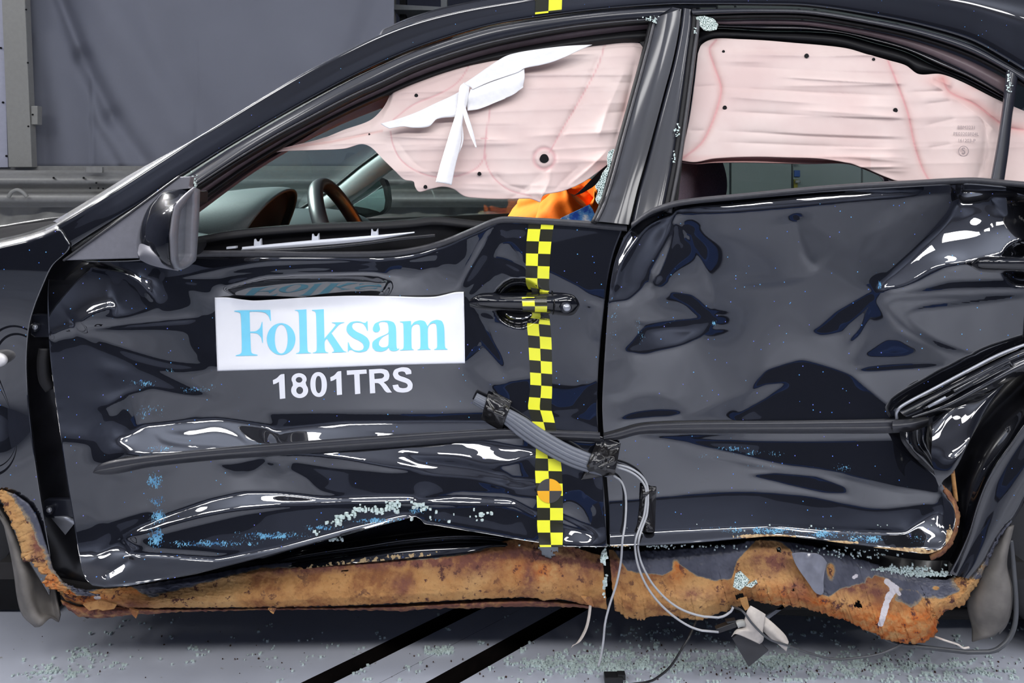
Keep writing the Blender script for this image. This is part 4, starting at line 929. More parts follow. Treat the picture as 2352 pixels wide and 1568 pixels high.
# ---- side mouldings
def moulding(name, Hs, top, bot, parent, n=120):
    T = cr(top, n); Bq = cr(bot, n); rows = []
    for k, d in ((0, .004), (.03, -.006), (.22, -.011), (.5, -.0105), (.62, -.0125), (.9, -.007), (.97, -.004), (1, .004)):
        P = T*(1-k) + Bq*k; rows.append([(p[0], p[1], d) for p in P])
    rr = []
    mid = 0.5*(T+Bq); Yh = np.minimum(np.minimum(Hs(T[:, 0], T[:, 1]), Hs(mid[:, 0], mid[:, 1])), Hs(Bq[:, 0], Bq[:, 1]))
    Yh = np.convolve(np.pad(Yh, 4, mode='edge'), np.ones(9)/9, 'valid')
    for r in rows: rr.append([(p[0], p[1], p[2] + Yh[i]) for i, p in enumerate(r)])
    R_ = np.array(rr); R2 = np.stack([cr_u(R_[:, j], 29) for j in range(n)], 1)
    return grid_obj(name, atn(R2[..., :2], R2[..., 2]), M['mould'], parent)
moulding('side_moulding', HF, [(214, 1082), (225, 1068), (260, 1056), (330, 1046), (480, 1030), (620, 1018), (900, 998), (1100, 986), (1180, 984), (1260, 988), (1378, 992)],
         [(214, 1086), (235, 1090), (270, 1088), (340, 1074), (480, 1058), (620, 1048), (900, 1028), (1100, 1012), (1180, 1008), (1260, 1010), (1379, 1016)], front_door)
moulding('side_moulding', HR, [(1386, 1000), (1420, 990), (1470, 976), (1520, 971), (1620, 968), (1850, 966), (2060, 962), (2132, 956)],
         [(1387, 1012), (1420, 1010), (1470, 998), (1560, 996), (1700, 996), (1900, 996), (2060, 994), (2130, 978)], rear_door)
# crumpled strip end
loft('moulding_end', [[(2050, 966, -.012), (2090, 962, -.02), (2134, 954, -.012)], [(2050, 980, -.02), (2090, 976, -.03), (2134, 966, -.02)], [(2052, 994, -.014), (2092, 990, -.02), (2132, 978, -.012)]], M['mould'], rear_door, n=20, m=4, base=lambda p: float(HR(2055, 985)) + 0*p)

# ---- rear door frame, seals, divider
RF_OUT = [(1588, 22), (1660, 20), (1754, 20), (1862, 24), (2007, 47), (2116, 69), (2225, 103), (2297, 141), (2400, 200)]
RF_IN = [(1592, 36), (1660, 33), (1754, 31), (1862, 34), (2007, 58), (2116, 83), (2225, 120), (2318, 168), (2400, 226)]
def rf(k, d, o=(0, 0)):
    A = cr(RF_OUT, 90); B = cr(RF_IN, 90); P = A*(1-k) + B*k; Mi = .5*(A+B)
    return [(p[0]+o[0], p[1]+o[1], d + float(tumble(q[1]) - tumble(p[1]+o[1]))) for p, q in zip(P, Mi)]
loft('window_frame', [rf(0, .02), rf(.06, .002), rf(.5, -.003), rf(.94, .002), rf(1, .02)], M['frame'], rear_door, n=110, m=4)
loft('window_seal', [rf(1, .01), rf(1, .004, (1, 5)), rf(1, .01, (1, 10)), rf(1, .03, (1, 12))], M['rubber'], rear_door, n=100, m=3)
PL = [(1569, 18), (1562, 70), (1548, 140), (1528, 215), (1508, 290), (1487, 370), (1467, 440), (1449, 518)]
PR = [(1590, 22), (1588, 60), (1580, 120), (1570, 200), (1559, 280), (1546, 370), (1535, 430), (1524, 484)]
def pr(k, d): P = cr(PL, 60)*(1-k) + cr(PR, 60)*k; return [(p[0], p[1], d) for p in P]
loft('window_frame_upright', [pr(0, .03), pr(.04, .006), pr(.5, .003), pr(.96, .006), pr(1, .03)], M['frame'], rear_door, n=80, m=4)
ptube('glass_channel', [(p[0]+4, p[1], float(tumble(p[1]))+.012) for p in PR], 0.006, M['rubber'], rear_door, n=60, k=6)
ptube('glass_channel', [(p[0]+13, p[1]+4, float(tumble(p[1]))+.016) for p in PR], 0.006, M['rubber_grey'], rear_door, n=60, k=6)
loft('quarter_bar', [[(2312, 158, .01), (2300, 260, .01), (2288, 340, .01), (2274, 418, .01)], [(2318, 160, 0), (2304, 260, 0), (2292, 340, 0), (2278, 418, 0)], [(2328, 164, -.002), (2314, 260, -.002), (2304, 340, -.002), (2293, 418, -.002)], [(2338, 170, .003), (2324, 260, .003), (2316, 340, .003), (2305, 420, .003)], [(2340, 172, .014), (2326, 262, .014), (2318, 340, .014), (2306, 420, .014)]], M['frame'], rear_door, n=40, m=4)
RB = [(1450, 520), (1478, 499), (1500, 486), (1560, 468), (1700, 453), (1900, 434), (2100, 422), (2230, 416), (2300, 421), (2400, 430)]
loft('belt_moulding', [[(p[0], p[1]-9, .03) for p in RB], [(p[0], p[1]-8, .006) for p in RB], [(p[0], p[1]-3, -.002) for p in RB], [(p[0], p[1]+3, .002) for p in RB], [(p[0], p[1]+5, .014) for p in RB]], M['rubber_grey'], rear_door, n=100, m=3, base=lambda p: 0.012 + 0*p)
# rear door handle
RH0 = float(HR(2260, 604))
loft('door_handle', [[(2230, 604, RH0+.004), (2250, 590, RH0-.008), (2300, 587, RH0-.014), (2390, 586, RH0-.016)], [(2231, 604, RH0-.006), (2250, 594, RH0-.022), (2300, 592, RH0-.034), (2390, 592, RH0-.036)], [(2232, 606, RH0-.010), (2250, 604, RH0-.026), (2300, 604, RH0-.042), (2390, 604, RH0-.044)],
      [(2232, 610, RH0-.006), (2250, 616, RH0-.022), (2300, 619, RH0-.034), (2390, 620, RH0-.036)], [(2233, 612, RH0+.004), (2250, 622, RH0-.008), (2300, 625, RH0-.014), (2390, 626, RH0-.016)], [(2236, 613, RH0+.02), (2252, 624, RH0+.01), (2300, 627, RH0), (2390, 628, RH0)]], M['gloss'], rear_door, n=40, m=5, base=lambda p: 0*p)

# ---- body-side opening flanges and weather seals seen inside the frames
def band(name, a, b, mat, d0, d1, n=90, parent=None, bulge=0.006):
    A = cr(a, n); Bq = cr(b, n); rows = []
    for k in (0, .15, .5, .85, 1):
        P = A*(1-k) + Bq*k; rows.append([(p[0], p[1], d0*(1-k) + d1*k - bulge*math.sin(math.pi*k)) for p in P])
    return loft(name, rows, mat, parent or car, n=n, m=4)
F1 = [(455, 447), (560, 372), (640, 323), (700, 290), (800, 238), (870, 206), (950, 170), (1050, 134), (1150, 107), (1300, 79), (1420, 64), (1500, 56)]
F2 = [(452, 456), (560, 381), (640, 332), (700, 299), (800, 248), (870, 216), (950, 180), (1050, 145), (1150, 118), (1300, 90), (1420, 74), (1500, 66)]
F3 = [(452, 472), (560, 396), (640, 346), (700, 312), (800, 262), (870, 230), (950, 196), (1050, 162), (1150, 140), (1300, 115), (1420, 98), (1486, 96)]
band('opening_flange', [(p[0], p[1]-12) for p in F1], F2, M['trim_pink'], .035, .05)
band('weather_seal', F2, F3, M['rubber'], .05, .06, bulge=.012)
band('inner_pillar_trim', F3, [(452, 492), (560, 412), (640, 360), (700, 326), (800, 274), (862, 248), (900, 222)] , M['trim_pink'], .09, .11, n=60, bulge=.0)
# corner of the front opening beside the middle pillar
loft('weather_seal', [[(1420, 74, .05), (1480, 66, .05), (1500, 80, .05), (1494, 130, .055), (1470, 230, .06)], [(1420, 96, .06), (1462, 94, .06), (1476, 104, .06), (1482, 140, .06), (1460, 230, .065)]], M['rubber'], car, n=40, m=4)
F4 = [(1596, 44), (1660, 46), (1754, 44), (1862, 48), (2000, 70), (2110, 96), (2220, 136), (2330, 190)]
F5 = [(1600, 52), (1660, 56), (1754, 56), (1862, 60), (2000, 84), (2110, 116), (2220, 164), (2320, 220)]
F6 = [(1596, 68), (1660, 66), (1754, 72), (1862, 74), (1935, 80), (2010, 100), (2080, 120), (2150, 154), (2220, 182), (2315, 232)]
F7 = [(1600, 120), (1612, 102), (1645, 91), (1754, 94), (1862, 101), (1935, 110), (1990, 126), (2080, 150), (2109, 169), (2170, 175), (2240, 206), (2330, 252)]
band('opening_flange', F4, F5, M['trim_pink'], .03, .04)
band('inner_roof_rail', F5, F6, M['paint_clean'], .045, .07, bulge=.018)
band('weather_seal', F6, F7, M['rubber'], .065, .075, bulge=.012)
loft('weather_seal', [[(1598, 60, .05), (1594, 130, .05), (1584, 220, .05), (1570, 300, .05), (1556, 400, .05), (1545, 470, .05)], [(1612, 96, .07), (1600, 140, .07), (1590, 220, .07), (1577, 300, .07), (1563, 400, .07), (1556, 470, .07)]], M['rubber'], car, n=40, m=4)
# black plate added behind the doors to darken gaps and block light; middle pillar
plate('dark_gap_backing', [(-60, 580, .12), (160, 575, .12), (460, 560, .12), (600, 545, .13), (1000, 528, .13), (1140, 525, .13), (1440, 530, .13), (1500, 510, .12), (1600, 478, .13), (2360, 448, .13), (2420, 600, .13), (2420, 1250, .13), (2200, 1300, .13), (1400, 1300, .13), (200, 1370, .13), (100, 1250, .13), (20, 1100, .13)], .12, .03, M['black'], car)
plate('middle_pillar', [(1500, 40, .26), (1600, 40, .26), (1556, 480, .07), (1540, 640, .1), (1360, 640, .1), (1380, 510, .07)], .2, .05, M['black'], car)
# ---------------------------------------------------------------- sill, rusted rocker panel, rear arch
z0 = lambda p: 0*p
# painted step of the sill showing under the bent front door
SA = [(250, 1352), (400, 1318), (600, 1268), (760, 1226), (900, 1190), (1000, 1192), (1120, 1206), (1250, 1232)]
loft('sill_step', [[(p[0], p[1]-8, .09) for p in SA], [(330, 1348, .085), (480, 1318, .085), (700, 1263, .08), (830, 1236, .075), (900, 1222, .072), (1040, 1212, .07), (1140, 1228, .07), (1250, 1240, .075)],
    [(320, 1350, .075), (480, 1322, .072), (700, 1274, .062), (830, 1255, .056), (930, 1240, .053), (1060, 1230, .052), (1140, 1234, .055), (1250, 1246, .06)],
    [(310, 1352, .075), (480, 1325, .072), (700, 1279, .066), (830, 1261, .06), (930, 1246, .058), (1060, 1236, .056), (1140, 1240, .058), (1250, 1250, .062)],
    [(300, 1356, .06), (480, 1330, .055), (700, 1290, .045), (830, 1273, .04), (930, 1262, .038), (1060, 1252, .038), (1140, 1246, .04), (1250, 1254, .05)],
    [(295, 1362, .05), (480, 1345, .045), (700, 1306, .035), (830, 1292, .03), (930, 1282, .03), (1060, 1268, .03), (1140, 1256, .034), (1250, 1262, .045)]], M['paint_clean'], car, n=100, m=5, base=z0,
    attrs=lambda px, py: {'rust': .52*sstep((py - np.interp(px, [300, 480, 700, 830, 930, 1060], [1352, 1330, 1288, 1270, 1258, 1250]))/14)*sstep((1080-px)/100), 'scuff': 0*px})

def fld(px, py, blobs):
    s = np.zeros_like(px)
    for cx, cy, rx, ry, a in blobs: s = np.maximum(s, a*np.exp(-(((px-cx)/rx)**2+((py-cy)/ry)**2)))
    return s
def rk_attr(px, py):
    top = np.interp(px, [230, 300, 345, 420, 500, 600, 700, 850, 1000, 1100, 1150, 1400], [1340, 1348, 1370, 1352, 1330, 1306, 1302, 1290, 1283, 1268, 1236, 1236])
    p = np.clip(0.5 + (top - py) / 16.0, 0, 1)
    # flap of lifted paint near the front
    p = np.maximum(p, fld(px, py, [(385, 1352, 40, 9, 1.0), (430, 1342, 30, 8, 1.0), (355, 1366, 18, 6, .9), (200, 1352, 28, 9, .9), (165, 1345, 24, 14, .8)]))
    hot = fld(px, py, [(310, 1352, 50, 12, 1), (200, 1380, 80, 16, .9), (1230, 1310, 60, 30, .9), (1160, 1285, 90, 26, .5), (240, 1340, 40, 14, .8)])
    dark = np.maximum(np.clip(1.2 - np.abs(py - np.interp(px, [550, 700, 900, 1060, 1200, 1380], [1318, 1304, 1292, 1290, 1270, 1300])) / 16, 0, 1) * sstep((px-560)/120), fld(px, py, [(925, 1340, 26, 30, .8), (1080, 1290, 80, 34, .9), (1215, 1330, 16, 50, .9), (1330, 1290, 50, 40, .8), (1300, 1260, 70, 16, .8), (290, 1390, 60, 14, .6)]))
    return {'paint': p, 'hot': hot, 'dark': dark, 'chalk': fld(px, py, [(224, 1372, 10, 5, 1)])}
RT = [(108, 1320, .03), (150, 1344, .03), (200, 1354, .03), (232, 1352, .03), (300, 1347, .036), (450, 1322, .036), (600, 1296, .034), (740, 1284, .034), (900, 1274, .034), (1000, 1264, .034), (1100, 1254, .034), (1150, 1243, .03), (1195, 1235, .022), (1250, 1243, .02), (1310, 1254, .022), (1384, 1276, .03)]
RBt = [(150, 1378, .03), (200, 1392, .03), (262, 1390, .03), (292, 1396, .016), (450, 1395, .01), (600, 1394, .006), (800, 1390, .006), (1000, 1381, .008), (1100, 1375, .01), (1200, 1371, .01), (1228, 1372, .01), (1250, 1378, .01), (1290, 1376, .012), (1330, 1385, .014), (1362, 1392, .018), (1394, 1400, .022)]
prof = (np.linspace(0, 1, 7), [0.006, -0.006, -0.006, -0.010, -0.014, -0.010, 0.004])
rocker = strip2('rocker_panel', RT, RBt, M['rust'], car, 320, 0.012, rk_attr, 36, prof, seed=11, amp=(.5, .7))
# tear hole with pale foam behind, cut through the sheet
def cut_holes(o, holes, n=16):
    me = o.data; bm = bmesh.new(); bm.from_mesh(me); kill = []
    for f in bm.faces:
        c = f.calc_center_median(); d = c.y - CAMY; px = c.x*FPX/d + CX; py = HY - (c.z - CAMZ)*FPX/d
        for pts in holes:
            if inside(np.array([px]), np.array([py]), pts)[0]: kill.append(f); break
    bmesh.ops.delete(bm, geom=kill, context='FACES'); bm.to_mesh(me); bm.free()
cut_holes(rocker, [[(1240, 1262), (1248, 1256), (1262, 1258), (1276, 1276), (1262, 1284), (1244, 1276)], [(780, 1309), (800, 1307), (796, 1313), (782, 1313)]])
plate('foam_filler', [(1236, 1256), (1282, 1256), (1282, 1290), (1236, 1290)], .026, .01, plain('pale_foam', lin(150, 156, 160), .7), car)
plate('wing_foot', [(118, 1330, .05), (240, 1352, .05), (300, 1350, .05), (300, 1398, .05), (200, 1420, .05), (160, 1400, .05)], .05, .01, M['under'], car)
# folded lower seam flange with hanging flakes
SF_T = [(140, 1376, .02), (180, 1392, .02), (260, 1392, .02), (420, 1396, .03), (700, 1395, .03), (900, 1388, .03), (1100, 1376, .03), (1240, 1372, .03), (1394, 1392, .035)]
SF_B = [(158, 1402, .02), (180, 1414, .02), (215, 1420, .02), (300, 1413, .02), (420, 1405, .03), (560, 1402, .03), (620, 1399, .03), (760, 1399, .03), (930, 1404, .03), (975, 1398, .03), (1060, 1396, .03), (1200, 1393, .035), (1394, 1396, .04)]
strip2('seam_flange', SF_T, SF_B, M['rust'], car, 220, 0.012, lambda px, py: {'paint': 0*px, 'hot': fld(px, py, [(200, 1400, 60, 20, .8)]), 'dark': np.full_like(px, .8), 'chalk': 0*px}, 8, (np.linspace(0, 1, 5), [0.01, 0, -.006, 0, .01]), seed=17, amp=(0, .9))
for i, pts in enumerate(([(296, 1396), (318, 1404), (312, 1420), (304, 1412)], [(615, 1398), (634, 1398), (628, 1410), (622, 1406)], [(190, 1388), (230, 1378), (268, 1388), (262, 1398), (236, 1402), (226, 1398), (205, 1402)], [(1335, 1370), (1358, 1372), (1364, 1392), (1350, 1388)], [(1700, 1376), (1716, 1372), (1722, 1396), (1712, 1402), (1704, 1390)])):
    f = plate('rust_flake', [(x, y, .004) for x, y in pts], .004, .004, M['rust'], car)
# rear half of the rocker, torn and peeling
def rk2_attr(px, py):
    lim = np.interp(px, [1400, 1440, 1480, 1520, 1545, 1552, 1565, 1600, 1640, 1680, 1692, 1700, 1742, 1790, 1815, 1832, 1850, 1880, 1905, 1930, 1990, 2010, 2040, 2060, 2110, 2160, 2200, 2260], [1250, 1310, 1318, 1322, 1310, 1286, 1300, 1322, 1334, 1330, 1290, 1280, 1236, 1244, 1262, 1290, 1320, 1362, 1372, 1352, 1340, 1320, 1330, 1350, 1360, 1376, 1360, 1300])
    p = np.clip(.5 + (lim - py)/14, 0, 1)
    p = np.maximum(p, fld(px, py, [(2090, 1370, 40, 24, 1.0), (2130, 1350, 36, 34, 1.0)]))
    p = np.where((px > 2150) & (py < 1330), 0.9, p)
    p = np.minimum(p, 1 - fld(px, py, [(1908, 1312, 10, 22, 1.0), (1552, 1300, 9, 16, 1.0), (2150, 1350, 9, 5, .9), (1995, 1335, 9, 14, .9), (2210, 1330, 30, 30, .8), (2250, 1270, 16, 50, .9)]))
    hot = np.maximum(np.clip((py - 1380)/40, 0, 1) * sstep((px-1800)/60), fld(px, py, [(1800, 1370, 90, 30, .9), (1555, 1300, 16, 30, 1), (1880, 1382, 30, 12, 1.2), (2100, 1440, 90, 40, .9)]))
    dark = fld(px, py, [(1770, 1290, 50, 30, 1), (1960, 1345, 60, 24, 1), (1410, 1300, 26, 30, .9), (1600, 1365, 50, 16, .7), (2010, 1360, 50, 18, .8), (1830, 1350, 30, 30, .6)])
    def seg(a, b, wd): return np.clip(1.25 - dist_poly(px, py, [a, b])[0]/wd, 0, 1)
    ch = np.maximum.reduce([seg((2036, 1335), (2058, 1352), 10), seg((2058, 1352), (2040, 1372), 11), seg((2040, 1372), (2034, 1395), 10), seg((2034, 1395), (2024, 1432), 9), seg((2052, 1350), (2066, 1364), 6), seg((1960, 1326), (1968, 1322), 5)])
    return {'paint': p, 'hot': hot, 'dark': dark, 'chalk': ch}
R2T = [(1398, 1262, .04), (1440, 1264, .03), (1500, 1264, .026), (1600, 1258, .022), (1690, 1249, .02), (1730, 1240, .016), (1770, 1238, .016), (1800, 1242, .018), (1860, 1252, .02), (1920, 1266, .02), (1990, 1288, .02), (2060, 1310, .018), (2120, 1326, .016), (2170, 1332, .014), (2200, 1320, .014), (2232, 1290, .014), (2262, 1250, .014), (2290, 1212, .014), (2318, 1190, .014)]
R2B = [(1412, 1402, .012), (1440, 1418, .01), (1475, 1424, .008), (1500, 1416, .006), (1560, 1416, .006), (1612, 1424, .006), (1640, 1412, .006), (1690, 1394, .008), (1722, 1380, .006), (1780, 1388, .002), (1850, 1396, 0), (1900, 1412, 0), (1940, 1424, 0), (1990, 1446, 0), (2040, 1470, 0), (2080, 1478, 0), (2125, 1474, 0), (2150, 1458, 0), (2154, 1424, .002), (2172, 1404, .004), (2196, 1396, .006), (2212, 1390, .008), (2226, 1370, .01), (2246, 1340, .01), (2262, 1308, .012), (2272, 1290, .012), (2290, 1250, .012), (2322, 1196, .012)]
rocker2 = strip2('rocker_panel', R2T, R2B, M['rust'], car, 360, 0.008, rk2_attr, 44, (np.linspace(0, 1, 8), [0.006, -0.004, -0.006, -0.006, -0.008, -0.012, -0.006, 0.012]), seed=23, amp=(.6, 1.5))
cut_holes(rocker2, [[(1782, 1258), (1790, 1254), (1798, 1262), (1794, 1270), (1784, 1268)], [(1960, 1390), (1972, 1376), (1982, 1392), (1976, 1398), (1964, 1396)], [(1815, 1354), (1825, 1352), (1824, 1360)], [(1690, 1366), (1706, 1360), (1708, 1374), (1694, 1380)]])
# peeling paint film
PFm = coons([(1818, 1270), (1850, 1268), (1884, 1274), (1900, 1292)], [(1858, 1340), (1872, 1360), (1886, 1366), (1892, 1360)], [(1818, 1270), (1830, 1300), (1858, 1340)], [(1900, 1292), (1892, 1330), (1892, 1360)], 40, 40)
grid_obj('peeled_paint', atn(PFm, -.004 + .003*np.sin(PFm[..., 0]/7)*np.sin(PFm[..., 1]/9) - .004*np.exp(-((PFm[..., 1]-1290)/20)**2)), plain('grey_paint_film', lin(112, 114, 126), .3, coat=.6, var=.1), car, thick=.001)
plate('sill_dark_backing', [(1400, 1255, .06), (2320, 1200, .06), (2330, 1300, .06), (2200, 1380, .06), (2120, 1440, .06), (1900, 1400, .06), (1420, 1400, .06)], .06, .01, M['black'], car)  # added black plate, giving the shade behind the torn sill as colour
# black door aperture gap and glass-strewn ledge under the rear door
loft('sill_ledge', [[(1400, 1250, .07), (1600, 1242, .07), (1780, 1228, .07), (1950, 1248, .07), (2110, 1268, .07), (2180, 1262, .07)], [(1400, 1262, .05), (1600, 1256, .05), (1760, 1240, .05), (1900, 1262, .045), (2060, 1310, .04), (2180, 1336, .04)]], M['jamb'], car, n=60, m=5, base=z0)

# rear wheel arch: door aperture, arch lip and quarter panel
AR0 = [(2400, 815), (2352, 850), (2290, 905), (2240, 965), (2200, 1040), (2180, 1110), (2184, 1170), (2180, 1230), (2150, 1290)]
AR1 = [(2400, 880), (2352, 935), (2300, 990), (2262, 1040), (2236, 1085), (2222, 1120), (2214, 1170), (2206, 1240), (2178, 1300)]
AR2 = [(2400, 915), (2352, 975), (2320, 1020), (2290, 1062), (2264, 1108), (2244, 1160), (2226, 1220), (2202, 1275), (2180, 1316)]
AR3 = [(2400, 945), (2356, 1000), (2326, 1040), (2298, 1082), (2272, 1128), (2252, 1178), (2232, 1238), (2212, 1288), (2196, 1322)]
AR4 = [(2400, 1000), (2362, 1060), (2340, 1100), (2320, 1140), (2300, 1180), (2280, 1216), (2262, 1250), (2240, 1290), (2214, 1326)]
AR5 = [(2400, 1050), (2372, 1100), (2352, 1136), (2336, 1168), (2322, 1190), (2300, 1215), (2280, 1248), (2258, 1290), (2226, 1330)]
loft('door_aperture', [[(p[0]-110, p[1]-30, .12) for p in AR0], [(p[0], p[1], .10) for p in AR0], [(p[0], p[1], .05) for p in AR1], [(p[0], p[1], .035) for p in AR2]], M['jamb'], car, n=70, m=5, base=z0)
loft('wheel_arch_panel', [[(p[0], p[1], .05) for p in AR1], [(p[0]-2, p[1]-2, .03) for p in AR2], [(p[0], p[1], .012) for p in AR2], [(p[0], p[1], .016) for p in AR3], [(p[0], p[1], .006) for p in AR4], [(p[0], p[1], .008) for p in AR5], [(p[0]+6, p[1]+6, .03) for p in AR5]], M['paint_clean'], car, n=80, m=5, base=z0)
# torn and folded rear edge of the rear door skin
loft('folded_skin', [[(2306, 862, .05), (2230, 900, .035), (2172, 932, .02), (2142, 960, .004)], [(2310, 872, .045), (2240, 908, .024), (2180, 944, .0), (2142, 980, -.014)], [(2304, 885, .035), (2252, 930, .008), (2194, 985, -.018), (2141, 1012, -.03)],
    [(2282, 920, .025), (2248, 965, -.004), (2200, 1030, -.036), (2139, 1042, -.040)], [(2262, 950, .02), (2238, 992, -.012), (2200, 1050, -.046), (2143, 1072, -.044)], [(2240, 990, .014), (2216, 1035, -.026), (2188, 1084, -.050), (2150, 1100, -.046)], [(2206, 1042, .0), (2190, 1070, -.03), (2172, 1096, -.046), (2157, 1118, -.042)]], M['paint_clean'], rear_door, n=40, m=8, base=z0)
ptube('skin_edge', [(2060, 962, .02), (2060, 946, .014), (2075, 930, .01), (2150, 890, .006), (2225, 850, .004), (2300, 812, .004), (2380, 782, .006)], .0032, M['silver'], rear_door, n=60, k=6)
for e in ([(2120, 938, 0), (2160, 922, -.01), (2220, 888, -.006), (2290, 848, 0), (2352, 806, 0), (2390, 792, 0)], [(2132, 934, -.012), (2150, 924, -.02), (2172, 912, -.02)], [(2190, 898, -.012), (2230, 876, -.006), (2316, 832, 0), (2326, 838, 0)]):
    ptube('crease_ridge', e, .0028, M['silver'] if len(e) == 3 else M['paint_clean'], rear_door, n=40, k=6)
loft('arch_return', [[(2066, 944, .008), (2150, 900, .004), (2230, 858, .002), (2310, 818, .002), (2400, 782, .002)], [(2072, 950, -.002), (2156, 908, -.008), (2236, 866, -.008), (2316, 826, -.006), (2400, 792, -.004)], [(2080, 956, .004), (2164, 920, 0), (2246, 878, 0), (2324, 836, .002), (2400, 804, .004)],
    [(2100, 958, -.004), (2172, 932, -.012), (2252, 890, -.01), (2330, 850, -.004), (2400, 820, 0)], [(2136, 958, .01), (2180, 942, .004), (2262, 902, .01), (2334, 866, .02), (2400, 836, .02)]], M['paint_clean'], rear_door, n=70, m=6, base=z0)
loft('crumpled_corner', [[(2066, 990, .012), (2070, 1010, .006), (2084, 1032, .006), (2110, 1060, .008), (2140, 1086, .012)], [(2084, 992, -.006), (2086, 1012, -.012), (2098, 1030, -.006), (2120, 1052, -.002), (2146, 1080, .006)], [(2104, 988, .006), (2106, 1012, .008), (2114, 1028, .008), (2128, 1044, .008), (2150, 1084, .012)], [(2124, 980, -.006), (2122, 1006, -.008), (2128, 1026, -.004), (2138, 1048, 0), (2154, 1096, .014)], [(2142, 970, .01), (2140, 1010, .012), (2142, 1040, .012), (2148, 1070, .012), (2156, 1112, .02)]], M['paint_clean'], rear_door, n=40, m=6, base=z0)
strip2('rusted_edge', [(2154, 1116, .02), (2168, 1130, .01), (2186, 1156, .01), (2192, 1180, .01), (2190, 1210, .01), (2178, 1240, .01), (2158, 1262, .01), (2134, 1274, .01)], [(2160, 1112, .03), (2178, 1128, .02), (2196, 1158, .02), (2202, 1184, .02), (2198, 1214, .02), (2186, 1246, .02), (2164, 1272, .02), (2136, 1282, .02)], M['rust'], rear_door, 60, .004, lambda px, py: {'paint': 0*px, 'hot': 0*px, 'dark': np.full_like(px, .6), 'chalk': 0*px}, 4, seed=31, amp=(.4, .8))
ptube('door_stay', [(2186, 1062, .04), (2190, 1100, .04), (2196, 1150, .035)], .004, M['rust'], car, n=10)

# ---- mud flaps, tyres, underbody
def flap(name, rows, d0):
    return loft(name, rows, M['flap'], car, n=30, m=6, base=lambda p: d0 + 0*p, thick=.004)
flap('mud_flap', [[(-40, 1140, .02), (0, 1168, .02), (22, 1240, .02), (36, 1310, .02), (44, 1370, .01), (56, 1410, 0), (84, 1436, 0)], [(-24, 1150, .0), (12, 1200, 0), (36, 1260, 0), (52, 1320, -.01), (62, 1370, -.012), (78, 1410, -.012), (98, 1434, -.01)], [(0, 1160, .03), (40, 1230, .03), (66, 1280, .03), (80, 1330, .02), (84, 1380, .01), (96, 1412, .004), (116, 1420, .004)], [(10, 1180, .05), (70, 1250, .05), (100, 1300, .05), (112, 1350, .04), (118, 1390, .03), (124, 1410, .02), (134, 1428, .02)], [(30, 1190, .05), (90, 1260, .05), (118, 1310, .05), (128, 1350, .04), (134, 1380, .03), (138, 1400, .02), (140, 1412, .02)]], .02)
flap('mud_flap', [[(2308, 1204, .02), (2262, 1280, .02), (2226, 1370, .03), (2226, 1400, .03), (2236, 1440, .03), (2236, 1474, .02)], [(2314, 1210, .0), (2284, 1290, 0), (2256, 1370, 0), (2254, 1410, 0), (2258, 1440, .005), (2258, 1466, .005)], [(2318, 1208, -.005), (2300, 1290, -.01), (2292, 1370, -.012), (2290, 1410, -.01), (2284, 1440, -.005), (2280, 1456, 0)], [(2322, 1206, 0), (2306, 1290, 0), (2312, 1350, -.008), (2310, 1400, -.008), (2302, 1430, 0), (2290, 1446, .005)], [(2324, 1204, .02), (2308, 1290, .02), (2320, 1350, .01), (2318, 1400, .01), (2308, 1432, .01), (2292, 1452, .02)]], .02)
def wheel(name, x, y0, r):
    prof_ = [(y0+.012, r-.11), (y0+.004, r-.10), (y0-.006, r-.06), (y0-.004, r-.03), (y0+.006, r-.008), (y0+.02, r), (y0+.1, r+.002), (y0+.18, r), (y0+.2, r-.03), (y0+.19, r-.1)]
    n = 72; th = np.linspace(0, 2*np.pi, n, endpoint=False)
    V = np.array([[(x + rr*math.cos(a), yy, .31 + rr*math.sin(a)) for a in th] for yy, rr in prof_])
    e = empty(name, (x, y0, .31), parent=car)
    grid_obj('tyre', V, M['tyre'], e, cu=True)
    V = np.array([[(x + rr*math.cos(a), yy, .31 + rr*math.sin(a)) for a in th] for yy, rr in ((y0+.03, .001), (y0+.02, .07), (y0+.05, .15), (y0+.015, .2), (y0+.012, .212), (y0+.06, .2))])
    grid_obj('rim', V, M['frame'], e, cu=True)
    return e
# wheels sit just outside the frame; the edge of the rear tyre shows at the right
wheel('rear_wheel', 1.345, .11, .335)
wheel('front_wheel', -1.44, .30, .325)
plate('wheel_well', [(2200, 1190, .34), (2420, 1000, .34), (2420, 1500, .34), (2240, 1470, .34)], .34, .02, M['black'], car)
plate('wheel_well', [(-80, 1120, .3), (60, 1200, .3), (120, 1330, .3), (130, 1400, .3), (-80, 1400, .3)], .3, .02, M['black'], car)
box('floor_pan', (-1.05, .07, .205), (1.05, 1.72, .24), M['under'], car)
box('far_sill', (-1.0, 1.66, .19), (1.05, 1.74, .34), M['under'], car)
tube('exhaust_pipe', [(.3, .55, .215), (.8, .5, .21), (1.3, .55, .215)], .028, M['under'], car, n=20)
box('subframe', (-1.6, .45, .25), (-.85, .62, .33), M['under'], car, .01)
tube('underbody_rail', [at(1690, 1392, .18), at(1850, 1400, .18), at(2000, 1408, .2), at(2380, 1408, .22)], .014, M['under'], car, n=30, flat=.6)
